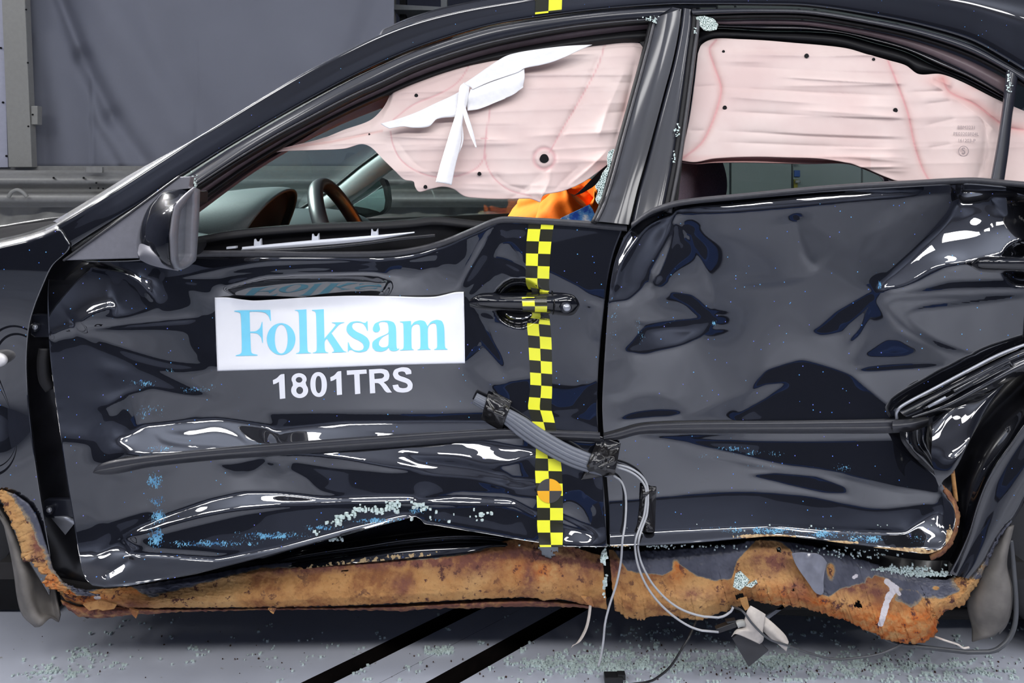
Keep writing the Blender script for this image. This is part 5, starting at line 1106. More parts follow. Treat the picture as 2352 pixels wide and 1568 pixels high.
# ---------------------------------------------------------------- curtain airbags
def seamfield(px, py, lines, wd=1.6):
    s = np.zeros_like(px)
    for ln in lines:
        P = cr(ln, 40); D, _ = dist_poly(px, py, P.tolist()); s = np.maximum(s, np.clip(1.3 - D/wd, 0, 1))
    return s
def creases(px, py, lst):
    d = np.zeros_like(px)
    for ln, wd, amp in lst:
        P = cr(ln, 24) if len(ln) > 2 else np.asarray(ln, float)
        D, S = dist_poly(px, py, P.tolist()); d += amp*np.exp(-D/wd)*np.clip(np.minimum(S, 1-S)*5, 0.15, 1)
    return d
def pleats(px, py, slope, lam, amp, seed):
    r = np.random.default_rng(seed); d = np.zeros_like(px)
    y = py.min() + 8
    while y < py.max() - 4:
        x0 = r.uniform(px.min() - 100, px.max() - 260); ln = r.uniform(260, 620); a = amp*r.uniform(.25, 1.0); wd = lam*r.uniform(.26, .55); sl = slope + r.normal(0, .018)
        t = (py - (y + sl*(px - px.min()) + 3*np.sin(px/120.0 + y)))/wd
        env = sstep((px - x0)/90)*sstep((x0 + ln - px)/90)
        d += a*env*np.where(t < 0, np.exp(-np.abs(t)*.9), np.exp(-np.abs(t)*1.8))
        y += lam*r.uniform(.22, .55)
    return d
AF_T = [(622, 345), (690, 331), (740, 318), (790, 298), (850, 276), (878, 250), (893, 224), (903, 198), (950, 174), (1000, 154), (1080, 134), (1130, 124), (1190, 120), (1270, 106), (1370, 96), (1420, 91), (1455, 91), (1474, 104), (1481, 126)]
AF_B = [(622, 350), (655, 346), (720, 344), (790, 341), (830, 331), (852, 338), (880, 366), (906, 391), (928, 412), (950, 417), (953, 428), (962, 440), (985, 435), (1015, 428), (1040, 433), (1066, 450), (1090, 454), (1150, 457), (1215, 456), (1232, 461), (1240, 464), (1246, 452), (1256, 446), (1300, 436), (1340, 418), (1372, 396), (1410, 366)]
AF_R = [(1481, 126), (1472, 170), (1460, 220), (1444, 280), (1428, 330), (1410, 366)]
PA = coons(AF_T, AF_B, [(622, 345), (622, 350)], AF_R, 260, 130, (0, 0, 1, 0))
ax, ay = PA[..., 0], PA[..., 1]
SEAM_F = [[(897, 302), (902, 330), (920, 366), (955, 392), (1000, 406), (1050, 404), (1092, 388), (1110, 366), (1114, 340), (1118, 300), (1128, 240)], [(1114, 350), (1118, 378), (1136, 410), (1170, 436), (1220, 450)], [(1390, 100), (1374, 150), (1340, 215), (1290, 300), (1262, 350)], [(903, 275), (950, 240), (1010, 215), (1050, 190), (1072, 160), (1080, 138)], [(1106, 318), (1120, 318)]]
dF = .055 - .020*np.exp(-((ax-1180)/260)**2 - ((ay-290)/120)**2) - pleats(ax, ay, -.01, 30, .0070, 3)*sstep((ax-850)/80)*sstep((1480-ax)/60)*sstep((ay-np.interp(ax, [p[0] for p in AF_T], [p[1] for p in AF_T])-4)/24) + .010*(1-sstep((ay-np.interp(ax, [p[0] for p in AF_T], [p[1] for p in AF_T]))/26))
dF += creases(ax, ay, [([(1390, 95), (1340, 215), (1290, 300), (1262, 350)], 9, .008), ([(1440, 150), (1400, 240), (1370, 330)], 16, -.010), ([(1462, 130), (1440, 230), (1410, 330)], 9, .008), ([(1150, 470), (1210, 430), (1240, 400), (1270, 370)], 9, .004),
    ([(1240, 460), (1260, 420), (1265, 380)], 8, -.006), ([(1270, 440), (1300, 410), (1330, 380)], 8, .006), ([(1300, 430), (1350, 390), (1400, 340)], 10, -.007), ([(640, 342), (760, 322), (880, 300)], 6, .006), ([(640, 340), (760, 312), (860, 284)], 5, -.006), ([(660, 338), (800, 330), (900, 330)], 6, -.004),
    ([(910, 320), (960, 380), (1060, 420)], 10, .004), ([(1130, 390), (1160, 420), (1220, 440)], 7, .004), ([(1400, 150), (1480, 150)], 6, .003), ([(1395, 190), (1466, 190)], 6, .004), ([(1390, 260), (1450, 255)], 9, .006), ([(1370, 300), (1440, 295)], 9, -.005)])
for ln in SEAM_F: dF += creases(ax, ay, [(ln, 4, .003)])
ring = np.hypot(ax-1250, ay-364)
dF += .004*np.exp(-((ring-24)/4)**2)
sF = np.maximum(seamfield(ax, ay, SEAM_F, 1.8)*.7, np.exp(-((ring-24)/3.5)**2)*.55)
flF = np.clip(np.exp(-((ax-1385)/26)**2-((ay-385)/26)**2)*.7 + .5*np.exp(-((ay-np.interp(ax, [620, 760, 880], [344, 326, 300]))/3)**2)*(ax < 880) + .45*np.exp(-((ax-1440)/14)**2)*sstep((ay-180)/60) + .25*sstep((ay-440)/20), 0, 1)
def cut_rounds(V, holes, P):
    pass
air_f = grid_obj('front_curtain_airbag', atn(PA, tumble(ay) + dF), M['airbag'], car, thick=.0015, attrs={'seam': sF.ravel(), 'flush': flF.ravel()})
def bag_hole(parent, x, y, r, Yoff, PAx, PAy, dd):
    k = np.argmin(((PAx-x)**2 + (PAy-y)**2).ravel()); Y = float((tumble(PAy)+dd).ravel()[k])
    pts = [(x + r*math.cos(a)*(1+.06*math.sin(3*a)), y + r*math.sin(a), Y-.0022) for a in np.linspace(0, 2*math.pi, 20)[:-1]]
    plate('dark_hole_disc', pts, Y, .002, M['black'], parent)  # black disc laid on the cloth for the darkness inside the hole
for x, y, r in ((956, 219, 4.2), (1101, 399, 4.6), (977, 429, 4.4), (1250, 364, 10.5), (848, 308, 2)): bag_hole(air_f, x, y, r, 0, ax, ay, dF)
# rolled lower hem of the front bag
def cloth(name, rows, mat, parent, d, n=50, thick=.0008, wrinkle=.0015, seed=0):
    o = loft(name, rows, mat, parent, n=n, m=6, dy=d, thick=thick)
    return o
# torn white fleece strips across the front bag
YS = .018
cloth('torn_strip', [[(1360, 103), (1300, 106), (1240, 113), (1190, 121), (1160, 130), (1120, 155), (1090, 176), (1060, 196)], [(1330, 116), (1290, 122), (1250, 130), (1210, 146), (1180, 160), (1150, 172), (1110, 190), (1080, 200)], [(1300, 130), (1270, 142), (1240, 150), (1205, 157), (1190, 166), (1160, 176), (1120, 190), (1085, 206)]], M['fleece'], air_f, YS, thick=.001)
cloth('torn_strip', [[(874, 284), (920, 271), (960, 256), (1000, 237), (1045, 216), (1075, 196)], [(884, 290), (920, 284), (960, 276), (1000, 258), (1045, 240), (1068, 225)], [(894, 295), (925, 290), (950, 293), (985, 290), (1004, 273), (1046, 268)]], M['fleece'], air_f, YS, thick=.001)
cloth('torn_strip', [[(1066, 190, 0), (1056, 200, -.004), (1050, 250, -.008), (1032, 310, -.008), (1014, 370, -.008), (1001, 418, -.008)], [(1072, 196, -.002), (1066, 222, -.010), (1060, 270, -.012), (1046, 330, -.012), (1032, 380, -.012), (1020, 421, -.012)], [(1078, 200, 0), (1074, 230, -.004), (1062, 280, -.006), (1058, 330, -.006), (1046, 380, -.006), (1037, 425, -.006)]], M['fleece'], air_f, YS, thick=.001)
cloth('torn_strip', [[(1080, 205, .0), (1120, 190, 0), (1160, 175, 0), (1204, 157, 0)], [(1074, 224, -.006), (1120, 208, -.006), (1165, 192, -.006), (1205, 178, -.006)], [(1072, 240, 0), (1110, 240, 0), (1150, 226, 0), (1180, 214, -.002), (1202, 196, 0)], [(1074, 254, .0), (1100, 250, 0), (1140, 234, 0), (1180, 216, 0), (1202, 200, 0)]], M['fleece'], air_f, YS + .002, thick=.001)
cloth('torn_strip', [[(1058, 240, -.010), (1066, 270, -.012), (1078, 305, -.012), (1092, 338, -.008)], [(1062, 238, -.012), (1071, 268, -.014), (1082, 302, -.014), (1093, 339, -.008)], [(1067, 240, -.010), (1076, 268, -.012), (1087, 304, -.012), (1095, 338, -.008)]], M['fleece'], air_f, YS, thick=.0006)
cloth('torn_strip', [[(1062, 280, -.004), (1060, 330, -.004), (1046, 372, -.004)], [(1062, 300, -.006), (1062, 330, -.006), (1050, 360, -.006)], [(1062, 288, -.004), (1064, 322, -.004), (1053, 348, -.004)]], M['fleece'], air_f, YS, thick=.0006)

AR_T = [(1603, 122), (1612, 102), (1640, 89), (1700, 90), (1760, 93), (1830, 99), (1900, 105), (1950, 112), (1990, 124), (2040, 138), (2080, 150), (2110, 170), (2160, 170), (2210, 188), (2290, 228), (2370, 262)]
AR_B = [(1562, 368), (1596, 372), (1640, 364), (1720, 360), (1800, 361), (1880, 364), (1948, 374), (1990, 388), (2040, 408), (2080, 420), (2200, 424), (2370, 428)]
AR_L = [(1603, 122), (1594, 200), (1582, 280), (1562, 368)]; AR_R = [(2370, 262), (2370, 428)]
PB = coons(AR_T, AR_B, AR_L, AR_R, 280, 130)
bx, by = PB[..., 0], PB[..., 1]
SEAM_R = [[(1645, 92), (1630, 112), (1640, 150), (1656, 200), (1650, 240), (1632, 290), (1610, 330), (1570, 362)], [(2040, 140), (2060, 190), (2085, 260), (2100, 330), (2118, 385), (2140, 424)], [(2165, 180), (2180, 210), (2240, 240), (2310, 290), (2370, 300)]]
dR = .060 - .02*np.exp(-((bx-1880)/260)**2 - ((by-250)/110)**2) - pleats(bx, by, .022, 34, .0105, 8)*sstep((by-110)/20)*sstep((bx-1640)/60)*sstep((2100-bx)/60) - pleats(bx, by, -.02, 36, .0018, 5)*(1-sstep((bx-1640)/60)*sstep((2100-bx)/60))
for y0, y1, a in ((150, 172, .004), (200, 222, .007), (255, 276, .007), (300, 322, .006), (326, 342, .006)):
    dR += creases(bx, by, [([(1650, y0), (1850, (y0+y1)/2), (2090, y1)], 7, a)])
dR += creases(bx, by, [(SEAM_R[0], 7, .010), (SEAM_R[1], 6, .009), (SEAM_R[2], 8, .010), ([(2110, 172), (2170, 210), (2240, 260), (2320, 330)], 18, -.012), ([(2080, 212), (2180, 208)], 5, .006), ([(2240, 250), (2262, 300), (2258, 370), (2240, 420)], 10, .005), ([(2120, 240), (2190, 230)], 7, .004), ([(2120, 290), (2200, 270)], 8, .004), ([(2130, 340), (2190, 330)], 6, .004), ([(1590, 200), (1650, 196)], 4, .004), ([(1580, 300), (1620, 300)], 5, .004), ([(1700, 110), (2000, 130)], 5, .003), ([(2140, 176), (2190, 200)], 9, -.010)])
sR = seamfield(bx, by, SEAM_R, 2.6)*.8
flR = np.clip(.6*np.exp(-(dist_poly(bx, by, SEAM_R[2])[0]/14)**2) + .3*np.exp(-(dist_poly(bx, by, SEAM_R[0])[0]/9)**2) + .25*np.exp(-(dist_poly(bx, by, SEAM_R[1])[0]/10)**2) + .5*np.exp(-((bx-2150)/26)**2-((by-186)/14)**2) + .55*np.exp(-((bx-2250)/30)**2-((by-200)/10)**2) + .3*sstep((by-352)/12)*(bx < 2000), 0, 1)
air_r = grid_obj('rear_curtain_airbag', atn(PB, tumble(by) + dR), M['airbag'], car, thick=.0015, attrs={'seam': sR.ravel(), 'flush': flR.ravel()})
for x, y, r in ((1662, 118, 3.2), (1853, 128, 5.2), (2007, 136, 3.4), (1665, 247, 4.8), (2057, 253, 5.2)): bag_hole(air_r, x, y, r, 0, bx, by, dR)
# back fold of the rear bag hanging below its hem
hem = lambda o: [(1562, 370+o*.2), (1600, 374+o*.2), (1640, 364+o*.8), (1720, 361+o), (1850, 364+o), (1948, 374+o*.2), (1990, 388+o*.2), (2040, 409+o*.2), (2080, 421)]
o_ = loft('airbag_back_fold', [[(p[0], p[1]-14, .062) for p in hem(0)], [(p[0], p[1], .080) for p in hem(0)], [(p[0], p[1], .078) for p in hem(6)], [(p[0], p[1], .066) for p in hem(11)], [(p[0], p[1], .072) for p in hem(13)]], M['airbag'], air_r, n=80, m=5, thick=.001)
fa = np.full(len(o_.data.vertices), .85, np.float32); o_.data.attributes.new('flush', 'FLOAT', 'POINT').data.foreach_set('value', fa)
# printed batch marks
M['ink'] = plain('faded_grey_ink', lin(158, 144, 146), .7, var=.03)
def text(s, px, py, hpx, parent, mat, dd=.0, rot=0.0, name='print', italic=0.0):
    c = bpy.data.curves.new(name, 'FONT'); c.body = s; c.size = 1.0; c.align_x = 'CENTER'; c.align_y = 'CENTER'; c.shear = italic
    o = bpy.data.objects.new(name, c); COL.objects.link(o)
    dg = bpy.context.evaluated_depsgraph_get(); me = bpy.data.meshes.new_from_object(o.evaluated_get(dg)); COL.objects.unlink(o); bpy.data.objects.remove(o)
    sc = hpx/0.7; V = []
    kd = lambda x, y: float((tumble(by)+dR).ravel()[np.argmin(((bx-x)**2+(by-y)**2).ravel())])
    Y = min(kd(px+dx, py+dy) for dx in (-30, -15, 0, 15, 30) for dy in (-6, 0, 6)) - .0015
    for v in me.vertices:
        dx, dy = v.co.x*sc, -v.co.y*sc
        V.append(at(px + dx*math.cos(rot) - dy*math.sin(rot), py + dx*math.sin(rot) + dy*math.cos(rot), Y))
    Fq = [tuple(p.vertices) for p in me.polygons]
    return mesh_obj(name, V, Fq, mat, parent, False)
text('BBM3231', 2220, 293, 7.5, air_r, M['ink'], rot=.02); text('PE03203F04L', 2219, 308, 7.5, air_r, M['ink'], rot=.02); text('161203-P', 2220, 323, 7.5, air_r, M['ink'], rot=.02)
text('S', 2213, 347, 15, air_r, M['ink'])
def ringmesh(name, cx, cy, r0, r1, Y, mat, parent, n=40):
    V = [at(cx + r*math.cos(a), cy + r*math.sin(a), Y) for r in (r0, r1) for a in np.linspace(0, 2*math.pi, n, endpoint=False)]
    return mesh_obj(name, V, [(i, (i+1) % n, (i+1) % n + n, i+n) for i in range(n)], mat, parent, False)
ringmesh('print', 2213, 347, 10.5, 12, float((tumble(by)+dR).ravel()[np.argmin(((bx-2213)**2+(by-347)**2).ravel())])-.004, M['ink'], air_r)

# ---------------------------------------------------------------- cabin
tint = [(-0.744, .05, .967)]
def npt(px, py, Y): return at(px, py, Y)
near = [at(165, 560, .06), at(330, 462, .07), at(480, 360, .10), at(600, 288, .13), at(700, 228, .16), at(800, 172, .19), at(890, 130, .21), at(1000, 92, .24)]
NA = cr(np.array(near)*1000, 40)/1000
YFAR = 1.62
rows = []
for t in np.linspace(0, 1, 17):
    y = NA[:, 1]*(1-t) + (1.78 - NA[:, 1])*t
    bulge = 1 - (2*t-1)**2
    rows.append(np.stack([NA[:, 0] - .16*bulge, y, NA[:, 2] + .03*bulge], -1))
grid_obj('windscreen', np.array(rows), M['windscreen'], car)
# near pillar inner trim and far pillar trim
FAx = NA.copy(); FAx[:, 1] = 1.78 - NA[:, 1]
def far_row(dx, dy, dz): return FAx + np.array([dx, dy, dz])
FT = np.stack([far_row(.0, .02, .0), far_row(.0, -.035, 0), far_row(.055, -.045, -.01), far_row(.085, -.02, -.02), far_row(.095, .03, -.025)], 0)
FT2 = np.stack([cr_u(FT[:, j], 17) for j in range(FT.shape[1])], 1)
grid_obj('far_pillar_trim', FT2, M['pillar_trim'], car)
ptube_ = tube('windscreen_edge', [tuple(p + np.array([-.008, -.03, .006])) for p in FAx[::4]], .007, M['rubber'], car, n=40)
NT = np.stack([NA + np.array([0.02, .0, -.01]), NA + np.array([.01, .06, -.0]), NA + np.array([.05, .075, -.01]), NA + np.array([.085, .05, -.02])], 0)
grid_obj('near_pillar_trim', np.stack([cr_u(NT[:, j], 13) for j in range(NT.shape[1])], 1), M['trim_pink'], car)
# dashboard with the instrument hood
DV = []
for y, zb in ((.12, 0), (.2, .01), (.5, .015), (.9, .02), (1.4, .015), (1.66, 0)):
    DV.append(cr(np.array([(-.98, y, .90+zb), (-.86, y, .905+zb), (-.74, y, .90+zb), (-.62, y, .87+zb), (-.56, y, .80), (-.55, y, .6)])*1000, 30)/1000)
grid_obj('dashboard', np.stack([cr_u(np.array(DV)[:, j], 26) for j in range(30)], 1), M['dash'], car)
# hood: arch sections from the windscreen foot back to the dark dial face
HV = []
for k, (x, zt, w0, w1) in enumerate(((-.93, .93, .20, .58), (-.86, .962, .20, .58), (-.76, .985, .20, .59), (-.66, 1.0, .21, .59), (-.58, 1.005, .22, .58), (-.55, 1.0, .23, .57))):
    r = []
    for a in np.linspace(0, math.pi, 25):
        yy = (w0+w1)/2 - (w1-w0)/2*math.cos(a); zz = .86 + (zt-.86)*max(0.0, math.sin(a))**.8; r.append((x + .10*(1-math.sin(a))*-0.7, yy, zz))
    HV.append(r)
HV = np.array(HV); hood = grid_obj('instrument_hood', np.stack([cr_u(HV[:, j], 26) for j in range(25)], 1), M['dash'], car, thick=.006)
face = HV[-1] + np.array([-.025, 0, -.006]); cface = face.mean(0)
mesh_obj('dial_face', [tuple(p) for p in face] + [(-.60, .4, .86)], [(i, i+1, len(face)) for i in range(len(face)-1)], M['black'], car, False)
# steering wheel
C0 = np.array([-.398, .40, .845]); e1 = np.array([0, 1.0, 0]); e2 = np.array([-.42, 0, .907]); e3 = np.cross(e1, e2)
sw = empty('steering_wheel', tuple(C0), parent=car)
def swobj(o): o.parent = sw; o.matrix_parent_inverse = WM[sw.name].inverted(); return o
n1, n2 = 90, 16; V = []
for a in np.linspace(0, 2*np.pi, n1, endpoint=False):
    c = C0 + .185*(math.cos(a)*e1 + math.sin(a)*e2); rd = math.cos(a)*e1 + math.sin(a)*e2
    V.append([c + .0165*(math.cos(b)*rd*.85 + math.sin(b)*e3*1.15) for b in np.linspace(0, 2*np.pi, n2, endpoint=False)])
V = np.array(V); Fs = [(i*n2+j, ((i+1) % n1)*n2+j, ((i+1) % n1)*n2+(j+1) % n2, i*n2+(j+1) % n2) for i in range(n1) for j in range(n2)]
swobj(mesh_obj('rim', V.reshape(-1, 3), Fs, M['wheel'], None))
swobj(tube('hub', [tuple(C0 - .05*e3), tuple(C0 - .02*e3), tuple(C0 + .01*e3), tuple(C0+.014*e3)], [.07, .09, .085, .05], M['wheel'], None, n=14, k=24))
for s, z in ((-1, .03), (1, .03), (-.5, -.8), (.5, -.8)):
    d = s*e1 + z*e2; d /= np.linalg.norm(d)
    swobj(tube('spoke', [tuple(C0 + .06*d - .01*e3), tuple(C0 + .12*d), tuple(C0 + .18*d)], [.022, .015, .013], M['wheel'], None, n=12, flat=.5))
# far door: black card below the sill, glass above, far mirror
box('far_door', (-.98, 1.66, .34), (1.2, 1.74, .845), M['black'], car, .015)
plate('far_door_trim', [(690, 506, 1.66), (1000, 497, 1.66), (1350, 484, 1.66), (1560, 478, 1.66), (2420, 440, 1.66), (2420, 620, 1.66), (690, 620, 1.66)], 1.66, .03, M['rubber'], car, .005)
plate('far_side_window', [(700, 496, 1.68), (780, 446, 1.68), (900, 360, 1.68), (1000, 330, 1.66), (1500, 316, 1.6), (1940, 318, 1.6), (2052, 440, 1.68), (2040, 470, 1.68), (1200, 500, 1.68)], 1.68, .004, M['farglass'], car)
plate('far_middle_pillar', [(1372, 300, 1.62), (1460, 300, 1.62), (1500, 490, 1.66), (1412, 490, 1.66)], 1.62, .04, M['rubber'], car)
plate('far_rear_pillar', [(1990, 318, 1.62), (2420, 318, 1.62), (2420, 470, 1.64), (2026, 470, 1.64), (2048, 428, 1.63)], 1.62, .04, M['seat'], car)
YFM = 1.86
fm = plate('far_door_mirror', [(812, 424, YFM), (824, 413, YFM), (846, 407, YFM), (872, 408, YFM), (884, 414, YFM), (890, 432, YFM), (893, 460, YFM), (890, 480, YFM), (880, 492, YFM), (850, 499, YFM), (815, 503, YFM), (806, 470, YFM)], YFM, .09, M['rubber'], car, .01, n=60)
plate('mirror_glass', [(815, 428, YFM-.004), (826, 417, YFM-.004), (848, 414, YFM-.004), (872, 416, YFM-.004), (880, 432, YFM-.004), (885, 460, YFM-.004), (882, 480, YFM-.004), (872, 488, YFM-.004), (840, 493, YFM-.004), (816, 495, YFM-.004), (810, 465, YFM-.004)], YFM-.004, .003, M['mirror'], fm)
ptube('roof_grip', [(868, 236, .25), (880, 232, .24), (893, 228, .24), (894, 240, .25), (880, 248, .26)], .006, M['rubber'], car, n=20)
# seats: front seat squab hidden by the pillar, headrest showing in the rear window
def cushion(name, rows, mat, parent, n=36):
    V = []
    for (cx, cy, cz, hx, hy) in rows:
        V.append([(cx + hx*math.copysign(abs(math.cos(a))**.6, math.cos(a)), cy + hy*math.copysign(abs(math.sin(a))**.6, math.sin(a)), cz) for a in np.linspace(0, 2*math.pi, n, endpoint=False)])
    V = np.array(V); V = np.stack([cr_u(V[:, j], len(rows)*5) for j in range(n)], 1)
    return grid_obj(name, V, mat, parent, cu=True)
X1, _, Z1 = at(1592, 415, .52)
seat = empty('front_seat', (X1, .45, .3), parent=car)
def so(o): o.parent = seat; o.matrix_parent_inverse = WM[seat.name].inverted(); return o
so(cushion('headrest', [(X1-.005, .50, Z1-.058, .004, .05), (X1-.005, .50, Z1-.056, .05, .12), (X1, .50, Z1-.03, .062, .135), (X1, .50, Z1+.02, .06, .135), (X1-.01, .50, Z1+.065, .05, .12), (X1-.01, .50, Z1+.07, .004, .05)], M['seat'], None))
so(cushion('backrest', [(X1-.16, .45, .40, .07, .22), (X1-.12, .45, .55, .08, .25), (X1-.05, .45, .75, .08, .25), (X1-.01, .45, .92, .06, .2), (X1, .45, .945, .01, .1)], M['seat'], None))
so(cushion('seat_cushion', [(X1-.4, .45, .34, .25, .24), (X1-.4, .45, .42, .27, .25), (X1-.4, .45, .47, .22, .2)], M['seat'], None))
for dy_ in (-.05, .05): so(tube('headrest_post', [(X1, .5+dy_, .93), (X1, .5+dy_, Z1-.04)], .006, M['silver'], None, n=4))
cushion('rear_seat', [(.98, .9, .4, .1, .62), (1.03, .9, .7, .1, .64), (1.08, .9, .84, .06, .6), (1.08, .9, .86, .02, .5)], M['seat'], car)

# ---------------------------------------------------------------- crash dummy behind the wheel
def skin_body(name, verts, edges, radii, mat, parent, sub=2):
    me = bpy.data.meshes.new(name); me.from_pydata(verts, edges, []); o = bpy.data.objects.new(name, me); link(o, parent)
    s = o.modifiers.new('skin', 'SKIN'); s.use_smooth_shade = True
    for i, r in enumerate(radii):
        r = r if isinstance(r, tuple) else (r, r); me.skin_vertices[0].data[i].radius = r; me.skin_vertices[0].data[i].use_root = (i == 0)
    m = o.modifiers.new('sub', 'SUBSURF'); m.levels = sub; m.render_levels = sub
    me.materials.append(mat); return o
dm = empty('crash_dummy', (.02, .45, .47), 'seated crash test dummy in an orange shirt, mostly hidden by the pink airbag', 'dummy')
bx0 = .155
bodyV = [(.10, .47, .50), (.11, .47, .62), (.12, .47, .74), (.125, .47, .86), (.12, .47, .935), (.115, .46, .985), (.10, .46, 1.06), (.09, .46, 1.13), (.085, .46, 1.19),
         (.14, .33, .955), (.155, .285, .93), (.09, .262, .83), (.03, .265, .75), (-.11, .29, .79), (-.21, .31, .82),
         (.14, .61, .95), (.155, .655, .92), (.07, .67, .82), (-.05, .65, .76), (-.20, .60, .82),
         (-.12, .37, .50), (-.34, .36, .52), (-.42, .36, .3), (-.12, .57, .50), (-.34, .57, .52), (-.42, .57, .3)]
bodyE = [(0, 1), (1, 2), (2, 3), (3, 4), (4, 5), (5, 6), (6, 7), (7, 8), (4, 9), (9, 10), (10, 11), (11, 12), (12, 13), (13, 14), (4, 15), (15, 16), (16, 17), (17, 18), (18, 19), (0, 20), (20, 21), (21, 22), (0, 23), (23, 24), (24, 25)]
bodyR = [(.11, .14), (.10, .13), (.10, .13), (.10, .13), (.08, .10), .06, .062, .088, .06, .04, .045, .036, .034, .034, .03, .04, .045, .036, .034, .03, .085, .07, .05, .085, .07, .05]
body = skin_body('body', bodyV, bodyE, bodyR, plain('dummy_skin', lin(205, 170, 120), .6), dm)
# the shirt: torso shell, sleeve, folds
def cloth_rows(name, rows, n=48, amp=.004, seed=1):
    V = []
    for (c, a, b, ax_, bx_) in rows:
        V.append([np.array(c) + a*math.cos(t)*np.array(ax_) + b*math.sin(t)*np.array(bx_) for t in np.linspace(0, 2*math.pi, n, endpoint=False)])
    V = np.array(V); V = np.stack([cr_u(V[:, j], (len(rows)-1)*9+1) for j in range(n)], 1)
    r = np.random.default_rng(seed); k = np.arange(V.shape[0])[:, None]; j = np.arange(n)[None, :]
    d = amp*(np.sin(k*.55 + 2.2*np.sin(j*2*np.pi/n*2+seed)) + .6*np.sin(k*.9 - j*2*np.pi/n*5) + .5*np.sin(k*.33 + j*2*np.pi/n*9))
    cen = V.mean(1, keepdims=True); dirn = V - cen; dirn /= np.linalg.norm(dirn, axis=-1, keepdims=True)
    V = V + dirn*d[..., None]
    return grid_obj(name, V, M['orange'], dm, cu=True, thick=.002)
xx, yy_, zz = (1, 0, 0), (0, 1, 0), (0, 0, 1)
cloth_rows('shirt', [((.09, .47, .50), .15, .19, xx, yy_), ((.10, .47, .62), .15, .18, xx, yy_), ((.11, .47, .74), .155, .18, xx, yy_), ((.12, .47, .86), .15, .185, xx, yy_), ((.125, .47, .93), .13, .18, xx, yy_), ((.125, .47, .98), .10, .15, xx, yy_), ((.118, .47, 1.01), .075, .09, xx, yy_)], amp=.005)
sl = lambda c, r, d: (c, r, r*1.05, tuple(np.array(d)), yy_)
cloth_rows('shirt_sleeve', [((.17, .36, .985), .05, .05, (.55, 0, .83), (-.3, .8, .3)), ((.165, .315, .955), .078, .076, (.6, 0, -.8), (.0, .9, .2)), ((.135, .275, .905), .085, .075, (.75, 0, -.66), yy_), ((.085, .262, .845), .082, .07, (.78, 0, -.62), yy_), ((.02, .262, .79), .076, .066, (.6, 0, -.8), yy_), ((-.05, .27, .785), .068, .06, (.1, 0, -1), yy_), ((-.13, .29, .80), .062, .058, (0, 0, -1), yy_), ((-.17, .30, .81), .06, .056, (0, 0, -1), yy_)], amp=.005, seed=4)
# patch on the sleeve
plate('sleeve_patch', [(1284, 505, .165), (1290, 500, .165), (1354, 470, .165), (1361, 480, .165), (1368, 497, .165), (1366, 510, .165), (1284, 512, .165)], .165, .003, M['patch'], dm)
strap = loft('seat_belt', [[(1398, 372, .0), (1360, 410, .0), (1330, 440, 0), (1316, 450, 0)], [(1408, 378, .0), (1380, 415, .0), (1340, 442, 0), (1320, 449, 0)]], M['belt'], car, n=20, m=3, base=lambda p: .15 + 0*p, thick=.002)
# crazed glass hanging at the edge of the front window
cg = [(1398, 348), (1412, 340), (1402, 380), (1390, 420), (1382, 452), (1374, 470), (1367, 458), (1374, 440), (1366, 428), (1378, 412), (1384, 396), (1396, 382), (1394, 362)]
gl = plate('glass_remnant', [(p[0], p[1], .04) for p in cg], .04, .004, M['crackle'], front_door, n=50)
# ---------------------------------------------------------------- near door mirror
FRO = [(443, 430), (456, 434), (454, 500), (451, 545), (447, 598), (430, 612), (412, 621), (400, 619), (391, 600), (388, 540), (393, 500), (398, 474), (410, 460), (426, 444)]
yof = lambda x: -.23 + (x - 388)/66.0*.17
def ringpts(s, dx, dyy=0, n=64, cx=420, cy=528):
    P = cr(FRO + [FRO[0]], n + 1, True)[:-1]
    return [(cx + (p[0]-cx)*s + dx, cy + (p[1]-cy)*s, yof(p[0])) for p in P]
mir = empty('door_mirror', at(420, 528, -.15), parent=car)
def mo_(o): o.parent = mir; o.matrix_parent_inverse = WM[mir.name].inverted(); return o
# frame ring: outer edge, front lip, inner edge going in to the glass
FRI = [(440, 441), (441, 470), (438, 520), (437, 560), (436, 588), (428, 601), (418, 606), (408, 606), (405, 590), (405, 540), (408, 505), (412, 484), (422, 466), (432, 452)]
O = cr(FRO + [FRO[0]], 65, True)[:-1]; I = cr(FRI + [FRI[0]], 65, True)[:-1]
yO = yof(O[:, 0]); yI = yof(I[:, 0])
def R3(P, Y, off=(0, 0, 0)): return atn(P[:, :2], Y) + np.array(off)
rim = np.stack([R3(O, yO, (-.004, .012, 0)), R3(O, yO), R3(O*.93 + I*.07, yO*.93+yI*.07, (.004, 0, 0)), R3(I*.93+O*.07, yI*.93+yO*.07, (.004, 0, 0)), R3(I, yI), R3(I, yI, (-.02, .01, 0))])
mo_(grid_obj('mirror_frame', rim, M['sail'], None, cu=True))
g = R3(I, yI, (-.012, .006, 0))
mo_(mesh_obj('mirror_glass', [tuple(v) for v in g], [list(range(len(g)))[::-1]], M['mirror'], None, False))
